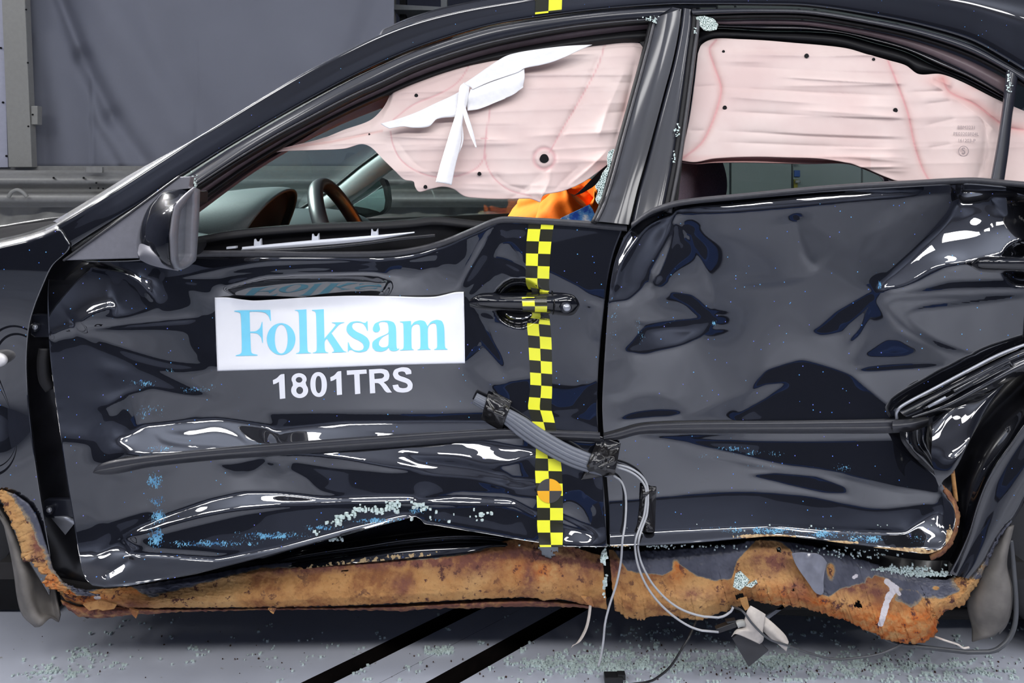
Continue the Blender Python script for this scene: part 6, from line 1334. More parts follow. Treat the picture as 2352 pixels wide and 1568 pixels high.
# shell: from the frame back to a rounded nose
SH = [(443, 432), (420, 434), (396, 436), (372, 442), (358, 456), (342, 474), (328, 500), (318, 528), (313, 552), (314, 576), (321, 596), (340, 606), (370, 615), (400, 621), (414, 622)]
Sp = cr(SH, 40)
NEAR = cr([(443, 430, -.07), (426, 444, -.11), (410, 460, -.17), (398, 474, -.205), (392, 500, -.222), (388, 540, -.232), (390, 600, -.226), (400, 619, -.2), (412, 622, -.17)], 40)
rows = []
sil = np.concatenate([Sp, np.full((40, 1), -.10)], 1); sil[:, 2] = -.09
for k in (0, .12, .26, .4, .55, .7, .82, .92, .98, 1.0):
    P = NEAR*(1-k) + sil*k; e_ = 1 - math.sqrt(max(0, 1-k*k)); P[:, 2] = NEAR[:, 2]*(1-e_) + sil[:, 2]*e_; rows.append(P)
for k, dd in ((1.0, .03), (.99, .06)):
    P = sil.copy(); cen = np.array([380, 525]); P[:, :2] = cen + (P[:, :2]-cen)*k; P[:, 2] += dd; rows.append(P)
RWS = np.array(rows); RWS = np.stack([cr_u(RWS[:, j], 41) for j in range(40)], 1)
mo_(grid_obj('mirror_shell', atn(RWS[..., :2], RWS[..., 2]), M['gloss'], None))
# textured lower bowl and top shoulder
lo = []
for k, d in ((0, 0), (.5, -.012), (1, .0)):
    a = cr([(316, 580), (322, 560), (345, 566), (388, 572)], 30); b = cr([(322, 597), (345, 608), (380, 617), (410, 622)], 30); P = a*(1-k) + b*k
    lo.append([(p[0], p[1], -.145 - .06*math.sin(math.pi*(.12+.6*i/29)) + d) for i, p in enumerate(P)])
mo_(loft('mirror_lower_cover', lo, M['sail'], None, n=40, m=6, base=lambda p: 0*p))
mo_(plate('mirror_arm', [(330, 590, -.04), (420, 596, -.04), (440, 560, -.04), (360, 540, -.04)], -.08, .09, M['rubber'], None, .01))
mo_(plate('inner_hinge_cover', [(438, 440, -.05), (454, 438, -.05), (453, 468, -.05), (437, 468, -.05)], -.05, .05, M['rubber'], None, .003))

# ---------------------------------------------------------------- stickers and lettering on the front door
ST_T = [(493, 683), (520, 683), (560, 688), (585, 690), (640, 687), (700, 683), (800, 679), (900, 680), (960, 682), (1000, 681), (1020, 677), (1045, 671), (1065, 670)]
ST_B = [(499, 852), (700, 846), (900, 838), (1068, 834)]
PS = coons(ST_T, ST_B, [(493, 683), (496, 770), (499, 852)], [(1065, 670), (1067, 750), (1068, 834)], 130, 44, (0, 1, 1, 1))
Hs = F.sample(PS[..., 0], PS[..., 1])
# stretched flat across the dent: smooth version of the skin, never behind it
ker = np.ones(25)/25; sm = np.apply_along_axis(lambda r: np.convolve(np.pad(r, 12, mode='edge'), ker, 'valid'), 1, Hs)
sm = np.apply_along_axis(lambda r: np.convolve(np.pad(r, 6, mode='edge'), np.ones(13)/13, 'valid'), 0, sm)
vv = np.linspace(0, 1, 44)[:, None]
YST = np.minimum(Hs - .0012, sm - .0005) - .006*np.clip(1 - vv*4, 0, 1)**2*np.abs(np.sin(np.linspace(0, 9, 130)))[None, :]
sticker = grid_obj('company_sticker', atn(PS, YST), M['sticker'], front_door, thick=.0003)
from_grid = lambda x, y: None
sx_, sy_ = PS[..., 0].ravel(), PS[..., 1].ravel(); sYr = YST.ravel()
def st_depth(px, py):
    u = np.clip((px-496)/570*129, 0, 129); top = np.interp(px, [p[0] for p in ST_T], [p[1] for p in ST_T]); bot = np.interp(px, [p[0] for p in ST_B], [p[1] for p in ST_B])
    v = np.clip((py-top)/(bot-top)*43, 0, 43); j = np.minimum(u.astype(int), 128); i = np.minimum(v.astype(int), 42); a = u-j; b = v-i
    return (YST[i, j]*(1-a)+YST[i, j+1]*a)*(1-b) + (YST[i+1, j]*(1-a)+YST[i+1, j+1]*a)*b
def ell(cx, cy, rx, ry, n=44, p=2.0, tilt=0.0):
    out = []
    for a in np.linspace(0, 2*math.pi, n, endpoint=False):
        c, s = math.cos(a), math.sin(a); x = rx*math.copysign(abs(c)**(2/p), c); y = ry*math.copysign(abs(s)**(2/p), s); out.append((cx + x + tilt*y, cy + y))
    return out
def soft(pts, keep=35):
    """round the shallow corners of an outline, keep the sharp ones"""
    out = []; n = len(pts)
    for i in range(n):
        a, b, c = np.array(pts[i-1], float), np.array(pts[i], float), np.array(pts[(i+1) % n], float)
        u, v = b-a, c-b; ang = abs(math.degrees(math.atan2(u[0]*v[1]-u[1]*v[0], u@v)))
        if ang > 62 or min(np.linalg.norm(u), np.linalg.norm(v)) < 3: out.append(tuple(b))
        else: out += [tuple(b - u*.27), tuple(b - u*.08 + v*.08), tuple(b + v*.27)]
    return out
GL = {
 'F': [[(350, 262), (400, 258), (645, 255), (650, 345), (645, 345), (632, 305), (606, 278), (560, 268), (475, 268), (479, 432), (528, 430), (562, 402), (576, 352), (580, 352), (584, 525), (580, 525), (570, 478), (540, 446), (480, 442), (485, 590), (495, 612), (540, 622), (540, 628), (362, 632), (362, 626), (400, 616), (413, 595), (405, 300), (396, 275), (350, 267)]],
 'o': [ell(733, 493, 117, 130, tilt=.0), ell(734, 493, 53, 118, p=2.15)],
 'l': [[(845, 256), (940, 250), (947, 580), (955, 600), (978, 606), (978, 609), (855, 613), (855, 610), (878, 603), (887, 585), (880, 285), (870, 264), (845, 259)]],
 'k': [[(985, 255), (1082, 249), (1087, 490), (1165, 398), (1180, 378), (1172, 365), (1148, 361), (1148, 357), (1250, 355), (1250, 358), (1212, 370), (1190, 392), (1145, 445), (1230, 570), (1245, 590), (1268, 598), (1268, 600), (1150, 604), (1150, 600), (1168, 594), (1162, 572), (1108, 488), (1087, 512), (1090, 580), (1100, 598), (1120, 604), (1120, 606), (992, 608), (992, 605), (1016, 598), (1027, 582), (1020, 290), (1010, 266), (985, 259)]],
 's': [[(1440, 346), (1443, 426), (1438, 426), (1424, 390), (1398, 362), (1355, 356), (1322, 364), (1311, 388), (1322, 412), (1352, 434), (1405, 458), (1440, 484), (1458, 520), (1454, 560), (1430, 592), (1380, 602), (1340, 598), (1312, 582), (1298, 580), (1286, 588), (1283, 600), (1280, 600), (1280, 520), (1285, 520), (1298, 556), (1328, 584), (1370, 590), (1402, 580), (1412, 556), (1402, 530), (1375, 508), (1320, 482), (1284, 452), (1267, 420), (1272, 384), (1300, 354), (1350, 346), (1385, 350), (1405, 360), (1424, 360), (1434, 347)]],
 'a': [[(1484, 400), (1500, 364), (1555, 343), (1615, 342), (1656, 356), (1674, 395), (1676, 555), (1684, 574), (1700, 570), (1700, 575), (1676, 591), (1640, 592), (1620, 582), (1614, 560), (1596, 582), (1556, 597), (1505, 592), (1479, 562), (1480, 515), (1525, 482), (1588, 456), (1614, 440), (1612, 385), (1602, 356), (1570, 350), (1542, 354), (1530, 368), (1540, 395), (1543, 418), (1528, 436), (1502, 437), (1485, 425)], [(1614, 448), (1562, 476), (1534, 508), (1532, 542), (1556, 562), (1592, 560), (1613, 544)]],
 'm': [[(1705, 350), (1795, 345), (1797, 385), (1822, 352), (1868, 338), (1910, 346), (1931, 388), (1958, 350), (2005, 334), (2050, 344), (2068, 390), (2072, 545), (2078, 568), (2096, 576), (2096, 579), (1985, 581), (1985, 577), (2006, 570), (2012, 550), (2008, 400), (2000, 368), (1978, 362), (1950, 372), (1932, 402), (1935, 552), (1941, 570), (1958, 577), (1958, 579), (1848, 583), (1848, 580), (1868, 574), (1875, 555), (1872, 402), (1864, 374), (1845, 368), (1816, 378), (1798, 404), (1800, 558), (1806, 574), (1820, 580), (1820, 582), (1705, 586), (1705, 583), (1728, 577), (1738, 560), (1735, 372), (1726, 358), (1705, 354)]],
}
NUM = {
 'n1': [[(727, 782), (760, 778), (768, 978), (723, 984), (715, 843), (692, 857), (668, 864), (665, 830), (700, 812)]],
 'n8': [[(880 + 62*math.cos(a), 822 + 50*math.sin(a)) for a in np.linspace(math.radians(150), math.radians(390), 26)] + [(885 + 70*math.cos(a), 912 + 64*math.sin(a)) for a in np.linspace(math.radians(-38), math.radians(218), 30)], ell(880, 827, 27, 23, 20), ell(885, 913, 28, 30, 22)],
 'n0': [ell(1040, 865, 68, 102, 44, 2.2, .02), ell(1040, 865, 25, 70, 36, 2.3, .02)],
 'n1b': [[(1195, 758), (1225, 754), (1232, 948), (1190, 952), (1184, 818), (1160, 832), (1138, 838), (1135, 806), (1168, 790)]],
 'T': [[(1270, 750), (1432, 742), (1434, 776), (1375, 780), (1382, 940), (1338, 945), (1331, 783), (1272, 787)]],
 'R': [[(1452, 742), (1560, 735), (1606, 748), (1622, 788), (1612, 828), (1572, 848), (1592, 862), (1640, 930), (1592, 932), (1548, 868), (1528, 853), (1500, 853), (1504, 935), (1461, 938)], [(1495, 775), (1550, 771), (1573, 780), (1577, 798), (1560, 815), (1498, 820)]],
 'S': [[(1800, 778), (1756, 784), (1745, 762), (1722, 757), (1694, 763), (1690, 778), (1704, 794), (1745, 806), (1790, 826), (1811, 860), (1806, 903), (1772, 926), (1730, 932), (1682, 926), (1654, 905), (1645, 870), (1690, 864), (1700, 890), (1734, 896), (1764, 890), (1771, 870), (1756, 853), (1710, 839), (1664, 820), (1645, 782), (1660, 742), (1718, 722), (1772, 726), (1798, 748)]],
}
def letters(name, glyphs, mat, parent, depth, off):
    V, Fc = [], []
    for key, loops in glyphs.items():
        L = []
        for lp in loops:
            q = lp if len(lp) > 24 and key in ('o', 'n0', 'n8') else soft(lp)
            L.append([Vector((440 + x/3.5636, 640 + y/3.5636, 0)) for x, y in q])
        tr = tessellate_polygon(L); fl_ = [v for l in L for v in l]; b = len(V)
        V += fl_; Fc += [(a+b, c+b, d+b) for a, c, d in tr]
    me = bpy.data.meshes.new('tmp'); me.from_pydata([tuple(v) for v in V], [], Fc)
    bm = bmesh.new(); bm.from_mesh(me)
    for lim in (14, 10, 7):
        es = [e for e in bm.edges if e.calc_length() > lim]
        if es: bmesh.ops.subdivide_edges(bm, edges=es, cuts=1); bmesh.ops.triangulate(bm, faces=bm.faces)
    bm.normal_update(); bm.verts.ensure_lookup_table(); bm.verts.index_update()
    P = np.array([(v.co.x, v.co.y) for v in bm.verts]); Fq = [[v.index for v in f.verts] for f in bm.faces]; bm.free(); bpy.data.meshes.remove(me)
    Y = depth(P[:, 0], P[:, 1]) - off
    return mesh_obj(name, atn(P, Y), Fq, mat, parent, True)
lt = letters('lettering', GL, M['cyan'], None, st_depth, .0008); lt.parent = sticker; lt.matrix_parent_inverse = Matrix.Identity(4)
# third level: keep the lettering under the sticker, and the sticker under the car
sticker.parent = car; sticker.matrix_parent_inverse = Matrix.Translation((.2, .9, 0)).inverted()
letters('test_number', NUM, M['white_print'], front_door, HF, .0014)

# ---------------------------------------------------------------- checker tape and target marker
def tape(name, L, Rr, rows0, dep, parent, n=240, flip=0, off=.0009):
    A = cr(L, n); Bq = cr(Rr, n); m = 11; t = np.linspace(0, 1, m)[None, :, None]
    P = A[:, None]*(1-t) + Bq[:, None]*t
    Y = dep(P[..., 0], P[..., 1]) - off
    mid = .5*(A+Bq); s = np.concatenate([[0], np.cumsum(np.hypot(*np.diff(mid, axis=0).T[:2]))]); rows_ = s/28.3 + rows0
    uv = np.stack([np.broadcast_to((t[..., 0]*1.998 + .001 + flip), Y.shape), np.broadcast_to(rows_[:, None], Y.shape)], -1)
    return grid_obj(name, atn(P[..., :2], Y), M['checker'], parent, uv=uv.reshape(-1, 2))
tape('checker_tape', [(1214, 513), (1209, 560), (1208, 600), (1208, 650), (1214, 664)], [(1272, 514), (1266, 560), (1263, 600), (1261, 650), (1262, 668)], .55, HF, front_door, 70)
tape('checker_tape', [(1218, 728), (1211, 742), (1213, 775), (1216, 830), (1218, 880), (1215, 915), (1213, 935), (1219, 958), (1228, 990), (1231, 1030), (1229, 1080), (1232, 1130), (1234, 1180), (1234, 1210), (1240, 1256)],
     [(1262, 732), (1265, 757), (1267, 790), (1268, 850), (1268, 900), (1267, 940), (1272, 960), (1278, 990), (1280, 1030), (1288, 1060), (1292, 1110), (1293, 1160), (1293, 1210), (1292, 1256)], .5, HF, front_door, 260)
# the strip over the handle and down into the cup
tape('checker_tape', [(1199, 682), (1199, 690), (1200, 700), (1201, 716)], [(1256, 682), (1256, 690), (1257, 700), (1256, 716)], .25, lambda x, y: FH0 - .0385 + .009*((y-699)/17)**2 + 0*x, front_door, 20, flip=1)
tape('checker_tape', [(1218, 660), (1224, 674), (1226, 682)], [(1262, 668), (1254, 676), (1250, 682)], .4, lambda x, y: np.minimum(F.sample(x, y), FH0 - .002), front_door, 14)
tape('checker_tape', [(1222, 716), (1222, 724), (1218, 730)], [(1256, 716), (1262, 726), (1263, 736)], .9, lambda x, y: np.minimum(F.sample(x, y), FH0 - .004), front_door, 14)
tape('checker_tape', [(1230, -30), (1230, 0), (1229, 33)], [(1292, -30), (1291, 0), (1290, 26)], .05, lambda x, y: railY(x, y) - .003 + 0*y, car, 24, flip=1)
mk = [[(1262 + 28*r*math.cos(a), 1127 + 28*r*math.sin(a)) for a in np.linspace(0, 2*math.pi, 49)[:-1]] for r in np.linspace(.02, 1, 8)]
MK = np.array(mk); uvm = np.stack([(MK[..., 0]-1262)/29 + 1, (MK[..., 1]-1127)/29 + 1], -1)
uvm = np.clip(uvm, .001, 1.999)
grid_obj('target_marker', atn(MK, HF(MK[..., 0], MK[..., 1]) - .0022), M['marker'], front_door, cu=True, uv=uvm.reshape(-1, 2))

# ---------------------------------------------------------------- cable loom taped to the doors
lm = empty('cable_loom', at(1265, 1000, -.02), 'bundle of grey sensor cables taped slantwise across both crushed doors', 'cable bundle')
def dep2(x, y): return float(F.sample(x, y)) if x < 1386 else float(R.sample(x, y))
mid = cr([(1090, 914), (1160, 953), (1235, 1005), (1300, 1042), (1350, 1062), (1400, 1076)], 40)
T_ = np.gradient(mid, axis=0); Nn = np.stack([-T_[:, 1], T_[:, 0]], -1); Nn /= np.linalg.norm(Nn, axis=1)[:, None]
wd = np.interp(np.arange(40), [0, 8, 14, 30, 39], [8, 12, 19, 19, 16])
for k, o_ in enumerate((-.85, -.42, 0, .42, .85)):
    pts = [(p[0] + Nn[i, 0]*wd[i]*o_, p[1] + Nn[i, 1]*wd[i]*o_, min(dep2(p[0], p[1]), dep2(p[0], p[1]+14), dep2(p[0], p[1]-14)) - .012 - .006*(1-o_*o_)) for i, p in enumerate(mid)]
    Ys = np.convolve(np.pad([q[2] for q in pts], 4, mode='edge'), np.ones(9)/9, 'valid'); pts = [(q[0], q[1], float(yv)) for q, yv in zip(pts, Ys)]
    ptube('cable', pts, .0056, M['cable'], lm, n=80, k=10)
def crumple(name, pts, Y, amp, parent, seed, n=26, mat='tape_black'):
    r = np.random.default_rng(seed); q = pts
    P = coons([q[0], q[1]], [q[3], q[2]], [q[0], q[3]], [q[1], q[2]], n, n, (1, 1, 1, 1)); x, y = P[..., 0], P[..., 1]
    d = np.zeros_like(x)
    for _ in range(9):
        a = r.uniform(0, np.pi); c0 = r.uniform(0, 1, 2); cx = x.min() + c0[0]*(x.max()-x.min()); cy = y.min() + c0[1]*(y.max()-y.min())
        t = (x-cx)*math.cos(a) + (y-cy)*math.sin(a); d += amp*r.uniform(-.6, 1)*np.exp(-np.abs(t)/r.uniform(2, 7))
    e = np.minimum(np.minimum(np.arange(n)[:, None], n-1-np.arange(n)[:, None]), np.minimum(np.arange(n)[None, :], n-1-np.arange(n)[None, :]))/4.0
    Yg = (Y(x, y) if callable(Y) else Y + 0*x) - np.abs(d)*np.clip(e, 0, 1)
    return grid_obj(name, atn(P, Yg), M[mat], parent, thick=.0004)
def over(cx, cy, ang, half, lift, Hs):
    """tape skin lying on the door and humped over the bundle"""
    ca, sa = math.cos(ang), math.sin(ang)
    return lambda x, y: Hs(x, y) - .002 - lift*np.exp(-((-(x-cx)*sa + (y-cy)*ca)/half)**4)
HFm = lambda x, y: F.sample(np.minimum(x, 1378), y); HRm = lambda x, y: R.sample(np.maximum(x, 1394), y)
crumple('black_tape', [(1122, 902), (1176, 922), (1152, 988), (1104, 962)], over(1136, 940, .5, 26, .024, HFm), .010, lm, 5)
crumple('black_tape', [(1130, 898), (1178, 922), (1160, 945), (1136, 925)], over(1140, 940, .5, 20, .016, HFm), .003, lm, 6)
Hb = lambda x, y: np.minimum(F.sample(np.minimum(x, 1378), y), R.sample(np.maximum(x, 1396), y))
crumple('black_tape', [(1376, 1000), (1426, 1018), (1412, 1090), (1334, 1102)], over(1385, 1062, .28, 26, .028, Hb), .010, lm, 8, 32)
crumple('black_tape', [(1474, 1116), (1508, 1118), (1504, 1222), (1462, 1222)], over(1486, 1170, 1.45, 12, .008, HRm), .009, lm, 12, 34)
# thin leads leaving the bundle
L1 = [(1415, 1066), (1440, 1072), (1466, 1086), (1482, 1104), (1488, 1124), (1486, 1180), (1474, 1215), (1468, 1236), (1466, 1264), (1478, 1304), (1508, 1352), (1556, 1394), (1608, 1414), (1648, 1418), (1676, 1406), (1684, 1394)]
L2 = [(1415, 1072), (1440, 1080), (1462, 1092), (1477, 1108), (1484, 1126), (1480, 1180), (1468, 1215), (1461, 1236), (1459, 1262), (1468, 1306), (1492, 1356), (1530, 1400), (1580, 1436), (1622, 1450), (1650, 1451)]
L3 = [(1408, 1092), (1424, 1102), (1434, 1122), (1438, 1150), (1436, 1200), (1430, 1240), (1426, 1290), (1416, 1340), (1400, 1390), (1390, 1430), (1386, 1470), (1380, 1508), (1374, 1530)]
def lead(pts, y0s, r=.0022, mat='cable_light', parent=None):
    ptube('lead', [(p[0], p[1], (min(dep2(p[0], p[1]), .03) - .014) if p[1] < 1245 else y0s) for p in pts], r, M[mat], parent, n=110, k=8)
lead(L1, -.012, parent=lm); lead(L2, -.016, parent=lm); lead(L3, -.012, parent=lm)

# ---------------------------------------------------------------- hanging tags, plugs, wires under the sill
tg = empty('torn_paper_tag', at(1760, 1440, .0), 'torn dirty white paper tag with black rubber flap hanging under the rusted sill', 'tag')
loft('paper', [[(1724, 1390, -.01), (1716, 1402, -.012), (1710, 1424, -.012), (1708, 1440, -.01), (1690, 1446, -.01), (1680, 1462, -.008)], [(1742, 1400, -.016), (1734, 1416, -.02), (1734, 1440, -.022), (1728, 1448, -.02), (1710, 1450, -.016), (1694, 1456, -.014)], [(1758, 1410, -.012), (1756, 1430, -.014), (1752, 1446, -.016), (1754, 1466, -.016), (1750, 1474, -.012), (1744, 1478, -.012)]], M['paper'], tg, n=30, m=6, base=z0, thick=.0008)
loft('paper', [[(1756, 1414, -.006), (1778, 1432, -.008), (1804, 1458, -.006), (1812, 1474, -.004)], [(1752, 1432, -.014), (1772, 1448, -.016), (1796, 1470, -.014), (1810, 1482, -.01)], [(1752, 1448, -.008), (1768, 1464, -.01), (1790, 1482, -.008), (1806, 1496, -.006)]], M['paper'], tg, n=24, m=6, base=z0, thick=.0008)
plate('rubber_flap', [(1682, 1466, .0), (1700, 1450, 0), (1722, 1448, 0), (1748, 1476, 0), (1766, 1494, 0), (1720, 1532, 0)], .0, .003, M['black_tag'], tg, .001)
pg = empty('wire_plug', at(1670, 1442, 0), 'black plug with white socket joining the two light grey leads to the paper tag', 'plug')
plate('plug_body', [(1644, 1445), (1690, 1428), (1694, 1440), (1650, 1455)], -.014, .012, M['cable_black'], pg, .002)
plate('plug_clip', [(1668, 1428), (1690, 1424), (1690, 1428), (1672, 1432)], -.014, .01, M['cable_black'], pg)
ptube('socket', [(1692, 1434, -.01), (1700, 1431, -.01), (1710, 1430, -.01)], .0065, M['sheet'], pg, n=8, k=12)
w1 = ptube('wire', [(1680, 1392, .02), (1704, 1402, -.02), (1730, 1434, -.026), (1768, 1468, -.022), (1810, 1482, -.01), (1860, 1500, 0), (1930, 1514, .005), (2000, 1506, .01), (2050, 1490, .015), (2078, 1474, .03)], .0022, M['cable_mid'], None, n=80); tag(w1, 'dark grey wire looping from the paper tag to the rusted sill end', 'wire')
w2 = ptube('wire', [(1600, 1422, .03), (1584, 1460, .0), (1566, 1490, -.01), (1540, 1530, -.01), (1512, 1554, .0), (1486, 1566, .02), (1440, 1572, .03)], .0022, M['cable_black'], None, n=60); tag(w2, 'thin black wire hanging below the white leads to the floor', 'wire')
w3 = ptube('hose', [(1960, 1424, .04), (2010, 1452, .03), (2060, 1476, .03), (2120, 1486, .03), (2200, 1496, .02), (2260, 1498, .015), (2300, 1484, .01), (2326, 1450, .01), (2334, 1400, .015), (2328, 1300, .02), (2322, 1240, .03)], .0042, M['cable_mid'], None, n=90); tag(w3, 'thick dark hose curving round the rear mud flap', 'hose')
w4 = ptube('wire', [(2148, 1462, .02), (2170, 1470, .0), (2200, 1480, .0), (2214, 1488, 0), (2226, 1486, 0)], .002, M['paper'], None, n=30); tag(w4, 'short pale wire end poking out behind the rusted sill end', 'wire')
gs = plate('grey_strap', [(1756, 1418, .06), (1800, 1388, .06), (1806, 1392, .06), (1762, 1424, .06)], .06, .004, M['cable'], None); tag(gs, 'short grey strap reaching from the paper tag up under the sill', 'strap')
rb = loft('hanging_ribbon', [[(1354, 1376, .01), (1352, 1400, .01), (1347, 1430, .01), (1340, 1450, .012), (1326, 1474, .01), (1312, 1488, .01)], [(1359, 1378, .006), (1358, 1402, .006), (1353, 1432, .006), (1345, 1454, .004), (1332, 1474, .006), (1315, 1482, .008)]], M['paper'], None, n=40, m=3, base=z0, thick=.0008)
tag(rb, 'narrow pale ribbon dangling from the torn rusted sill', 'ribbon')
pl = empty('connector', at(1410, 1562, .0), 'small black connector lying on the floor below the sill', 'connector')
box('connector_body', tuple(np.array(at(1388, 1566, .06)) + np.array([0, -.01, 0])), tuple(np.array(at(1430, 1556, .06)) + np.array([0, .012, .006])), M['cable_black'], pl, .002)
box('connector_latch', tuple(np.array(at(1418, 1560, .06)) + np.array([0, -.006, .002])), tuple(np.array(at(1436, 1552, .06)) + np.array([0, .008, .006])), M['cable_black'], pl, .001)

# ---------------------------------------------------------------- broken glass
def granules(name, pts, label, seed, mat='granule', sizes=(.0026, .0055), parent=None, cat='glass'):
    """pts: world positions; each granule a chipped little block"""
    r = np.random.default_rng(seed); n = len(pts)
    cube = np.array([(x, y, z) for z in (-1, 1) for x, y in ((-1, -1), (1, -1), (1, 1), (-1, 1))], float)
    q = np.array([(3, 2, 1, 0), (4, 5, 6, 7), (0, 1, 5, 4), (1, 2, 6, 5), (2, 3, 7, 6), (3, 0, 4, 7)])
    s = r.uniform(sizes[0], sizes[1], (n, 1, 1))*.5; V = cube[None]*s*r.uniform(.6, 1.15, (n, 1, 3)) + r.normal(0, .12, (n, 8, 3))*s
    a = r.uniform(0, 2*np.pi, n); ca, sa = np.cos(a)[:, None], np.sin(a)[:, None]
    x, y = V[..., 0]*ca - V[..., 1]*sa, V[..., 0]*sa + V[..., 1]*ca; V = np.stack([x, y, V[..., 2]], -1) + np.asarray(pts)[:, None]
    Fc = (q[None] + 8*np.arange(n)[:, None, None]).reshape(-1, 4)
    o = mesh_obj(name, V.reshape(-1, 3), Fc.tolist(), M[mat], parent, False)
    o['kind'] = 'stuff'
    if parent is None: tag(o, label, cat)
    return o
def floorpt(px, py): d = CAMZ*FPX/(py-HY); return (px-CX)*d/FPX, d + CAMY
r = np.random.default_rng(5); pts = []
slot = lambda x, y: (-.3315 < FN[0]*x + FN[1]*y < -.287) or (-.1622 < FN[0]*x + FN[1]*y < -.1154)
def sow(cx, cy, sx, sy, n, h=.0015, clump=1):
    k = 0
    while k < n:
        px, py = r.normal(cx, sx), r.normal(cy, sy)
        if py < 1400 or py > 1650: k += 1; continue
        for _ in range(r.integers(1, clump+1)):
            x, y = floorpt(px + r.normal(0, 6), py + r.normal(0, 2)); k += 1
            if not slot(x, y): pts.append((x, y, h + abs(r.normal(0, .0012))))
for a in ((1400, 1530, 90, 14, 520), (1240, 1525, 50, 5, 90), (1330, 1510, 60, 8, 90), (1500, 1520, 160, 18, 240), (1600, 1500, 120, 30, 130), (1760, 1520, 110, 8, 380), (1900, 1535, 160, 16, 300), (2100, 1540, 120, 14, 200), (1800, 1470, 260, 26, 180), (1700, 1440, 300, 20, 100), (2240, 1530, 80, 20, 110), (1600, 1590, 400, 30, 260)): sow(*a, clump=5)
for a in ((178, 1497, 10, 4, 26), (140, 1545, 40, 12, 90), (300, 1480, 200, 40, 60), (640, 1500, 200, 40, 60), (1012, 1497, 14, 5, 90), (900, 1520, 160, 40, 40), (230, 1515, 30, 12, 26)): sow(*a, clump=3)
granules('broken_glass', pts, 'crumbs of greenish broken window glass strewn over the grey floor', 9)
pts = []
for a in ((1560, 1530, 420, 30, 150), (300, 1500, 260, 40, 20), (1900, 1540, 200, 12, 60), (700, 1500, 300, 30, 14)): sow(*a, h=.001)
granules('dirt_crumbs', pts, 'dark flakes of rust and dirt scattered on the grey floor', 10, 'granule_dark', (.001, .0034), cat='dirt')
# crumbs lying on the ledges of the crushed doors
def sill(lst, H_, nm, parent, seed, size=(.002, .0055), off=.004):
    rr = np.random.default_rng(seed); P = []
    for cx, cy, sx, sy, n in lst:
        for _ in range(n):
            x, y = rr.normal(cx, sx), rr.normal(cy, sy); P.append(at(x, y, float(H_(x, y)) - off*rr.uniform(.3, 1)))
    return granules(nm, P, None, seed, 'granule', size, parent)
sill([(903, 1162, 9, 6, 34), (868, 1172, 14, 4, 26), (832, 1170, 8, 4, 16), (790, 1187, 10, 2, 14), (812, 1182, 8, 4, 9), (770, 1199, 8, 4, 12), (750, 1200, 3, 3, 4), (722, 1222, 5, 2, 5), (955, 1160, 10, 3, 12), (975, 1164, 7, 3, 10), (1050, 1190, 50, 8, 9), (1105, 1180, 20, 10, 6)], HF, 'glass_crumbs', front_door, 21, (.0025, .006), .005)
sill([(770, 1238, 8, 2, 14)], lambda x, y: .06, 'glass_crumbs', car, 22, (.003, .006))
sill([(1540, 1254, 90, 2, 60), (1850, 1262, 110, 4, 60)], lambda x, y: .03, 'glass_crumbs', car, 23, (.002, .004))
sill([(2060, 1308, 40, 4, 150), (2120, 1318, 30, 3, 110), (1960, 1276, 50, 4, 40)], lambda x, y: .03, 'glass_crumbs', car, 24, (.002, .0045))
sill([(1850, 1212, 180, 12, 18)], HR, 'glass_crumbs', rear_door, 25, (.0012, .003), .002)
sill([(445, 418, 3, 8, 26), (1490, 44, 12, 3, 24), (1504, 50, 3, 4, 10)], lambda x, y: float(tumble(y)) - .002, 'glass_crumbs', front_door, 26, (.0015, .0035))
sill([(1556, 300, 3, 10, 14), (1548, 360, 2, 8, 10), (2318, 190, 3, 12, 22), (1597, 74, 2, 5, 8)], lambda x, y: float(tumble(y)) - .002, 'glass_crumbs', rear_door, 27, (.0015, .0035))
sill([(1388, 1280, 2, 8, 10), (1390, 1340, 3, 12, 14)], lambda x, y: .0, 'glass_crumbs', car, 28, (.003, .006))
for nm, pr_, pts_, Y in (('glass_remnant', rear_door, [(1596, 38), (1618, 36), (1640, 43), (1650, 56), (1646, 68), (1632, 71), (1618, 70), (1608, 60)], .225), ('glass_remnant', car, [(1690, 1318), (1702, 1312), (1714, 1324), (1722, 1332), (1716, 1342), (1700, 1356), (1684, 1348)], -.012), ('glass_remnant', car, [(1712, 1346), (1738, 1332), (1740, 1338), (1726, 1350)], -.012), ('glass_remnant', car, [(1382, 1268), (1392, 1256), (1396, 1280), (1388, 1290), (1378, 1284)], .0)):
    plate(nm, pts_, Y, .003, M['crackle'], pr_, .0005)
# ---------------------------------------------------------------- the rest of the car body, running on past both edges of the picture
def wgrid(name, rows, mat, n=40, m=6, thick=.003):
    Rw = np.array([cr(np.array(r, float)*1000, n)/1000 for r in rows])
    Rw = np.stack([cr_u(Rw[:, j], (len(rows)-1)*m+1) for j in range(n)], 1)
    return grid_obj(name, Rw, mat, car, thick=thick)
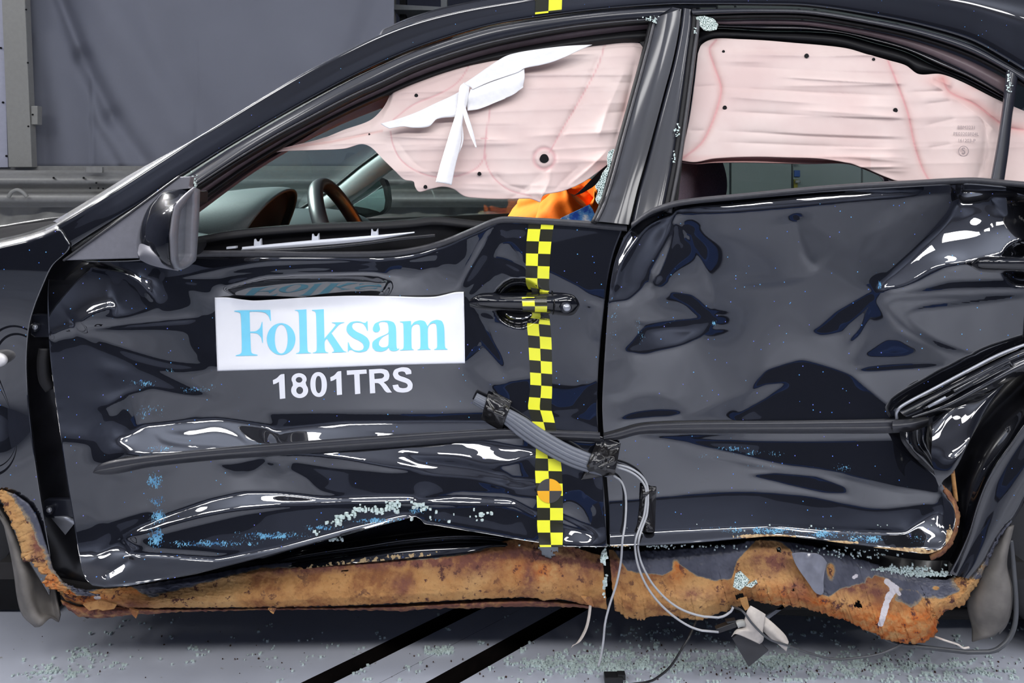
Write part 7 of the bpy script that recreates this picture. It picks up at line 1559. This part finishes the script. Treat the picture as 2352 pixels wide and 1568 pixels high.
# front wing ahead of the frame, with its wheel arch
wt = [(-1.05, .055, .893), (-1.3, .05, .865), (-1.6, .06, .815), (-1.9, .12, .75), (-2.05, .24, .70)]
wm = [(-1.055, .012, .74), (-1.3, -.005, .77), (-1.6, 0, .74), (-1.9, .06, .64), (-2.07, .2, .56)]
wb = [(-1.062, .014, .40), (-1.10, .008, .50), (-1.2, .004, .60), (-1.32, .002, .67), (-1.44, .002, .69), (-1.57, .004, .67), (-1.7, .01, .60), (-1.80, .03, .47), (-1.85, .06, .36), (-2.08, .2, .34)]
wgrid('front_wing', [wt, wm, wb], M['paint_clean'])
wgrid('bonnet', [[(-.93, y, .893 - .012*abs(y-.9)), (-1.2, y, .862 - .01*abs(y-.9)), (-1.6, y, .80 - .012*abs(y-.9)), (-1.9, y, .735 - .02*abs(y-.9)), (-2.06 + .1*abs(y-.9), y, .66)] for y in (.075, .25, .6, .9, 1.2, 1.55, 1.72)], M['paint_clean'])
wgrid('front_bumper', [[(-2.0, .14, z), (-2.12 - d, .4, z), (-2.16 - d, .9, z), (-2.12 - d, 1.4, z), (-2.0, 1.66, z)] for z, d in ((.66, -.06), (.58, .0), (.46, .03), (.34, .03), (.26, -.02))], M['paint_clean'])
# rear quarter, tail and boot
qt = [(1.015, .018, 1.006), (1.25, .02, 1.0), (1.55, .04, .985), (1.8, .10, .965), (1.92, .2, .95)]
qm = [(1.015, .02, .82), (1.25, -.005, .82), (1.55, .0, .80), (1.8, .06, .78), (1.95, .2, .77)]
qb = [(1.02, .02, .62), (1.06, .01, .585), (1.15, .008, .65), (1.25, .006, .69), (1.345, .006, .70), (1.45, .006, .685), (1.56, .012, .61), (1.64, .03, .50), (1.68, .05, .36), (1.98, .2, .36)]
wgrid('quarter_panel', [qt, qm, qb], M['paint_clean'])
wgrid('rear_pillar', [[(1.17, .262, 1.28), (1.27, .255, 1.25), (1.5, .22, 1.12), (1.75, .15, .97)], [(1.165, .20, 1.20), (1.27, .16, 1.14), (1.45, .10, 1.05), (1.66, .08, .97)], [(1.13, .11, 1.11), (1.2, .07, 1.06), (1.35, .05, 1.01), (1.5, .04, .985)]], M['paint_clean'])
wgrid('rear_screen', [[(1.2, y, 1.275 + .04*(1-((y-.9)/.66)**2)), (1.45, y, 1.16 + .03*(1-((y-.9)/.66)**2)), (1.74, y, .975)] for y in (.24, .5, .9, 1.3, 1.56)], M['windscreen'], thick=0)
wgrid('boot_lid', [[(1.72, y, .975), (1.9, y, .965), (2.0, y, .93), (2.03, y, .75), (2.0, y, .55), (2.02, y, .34)] for y in (.16, .4, .9, 1.4, 1.64)], M['paint_clean'])
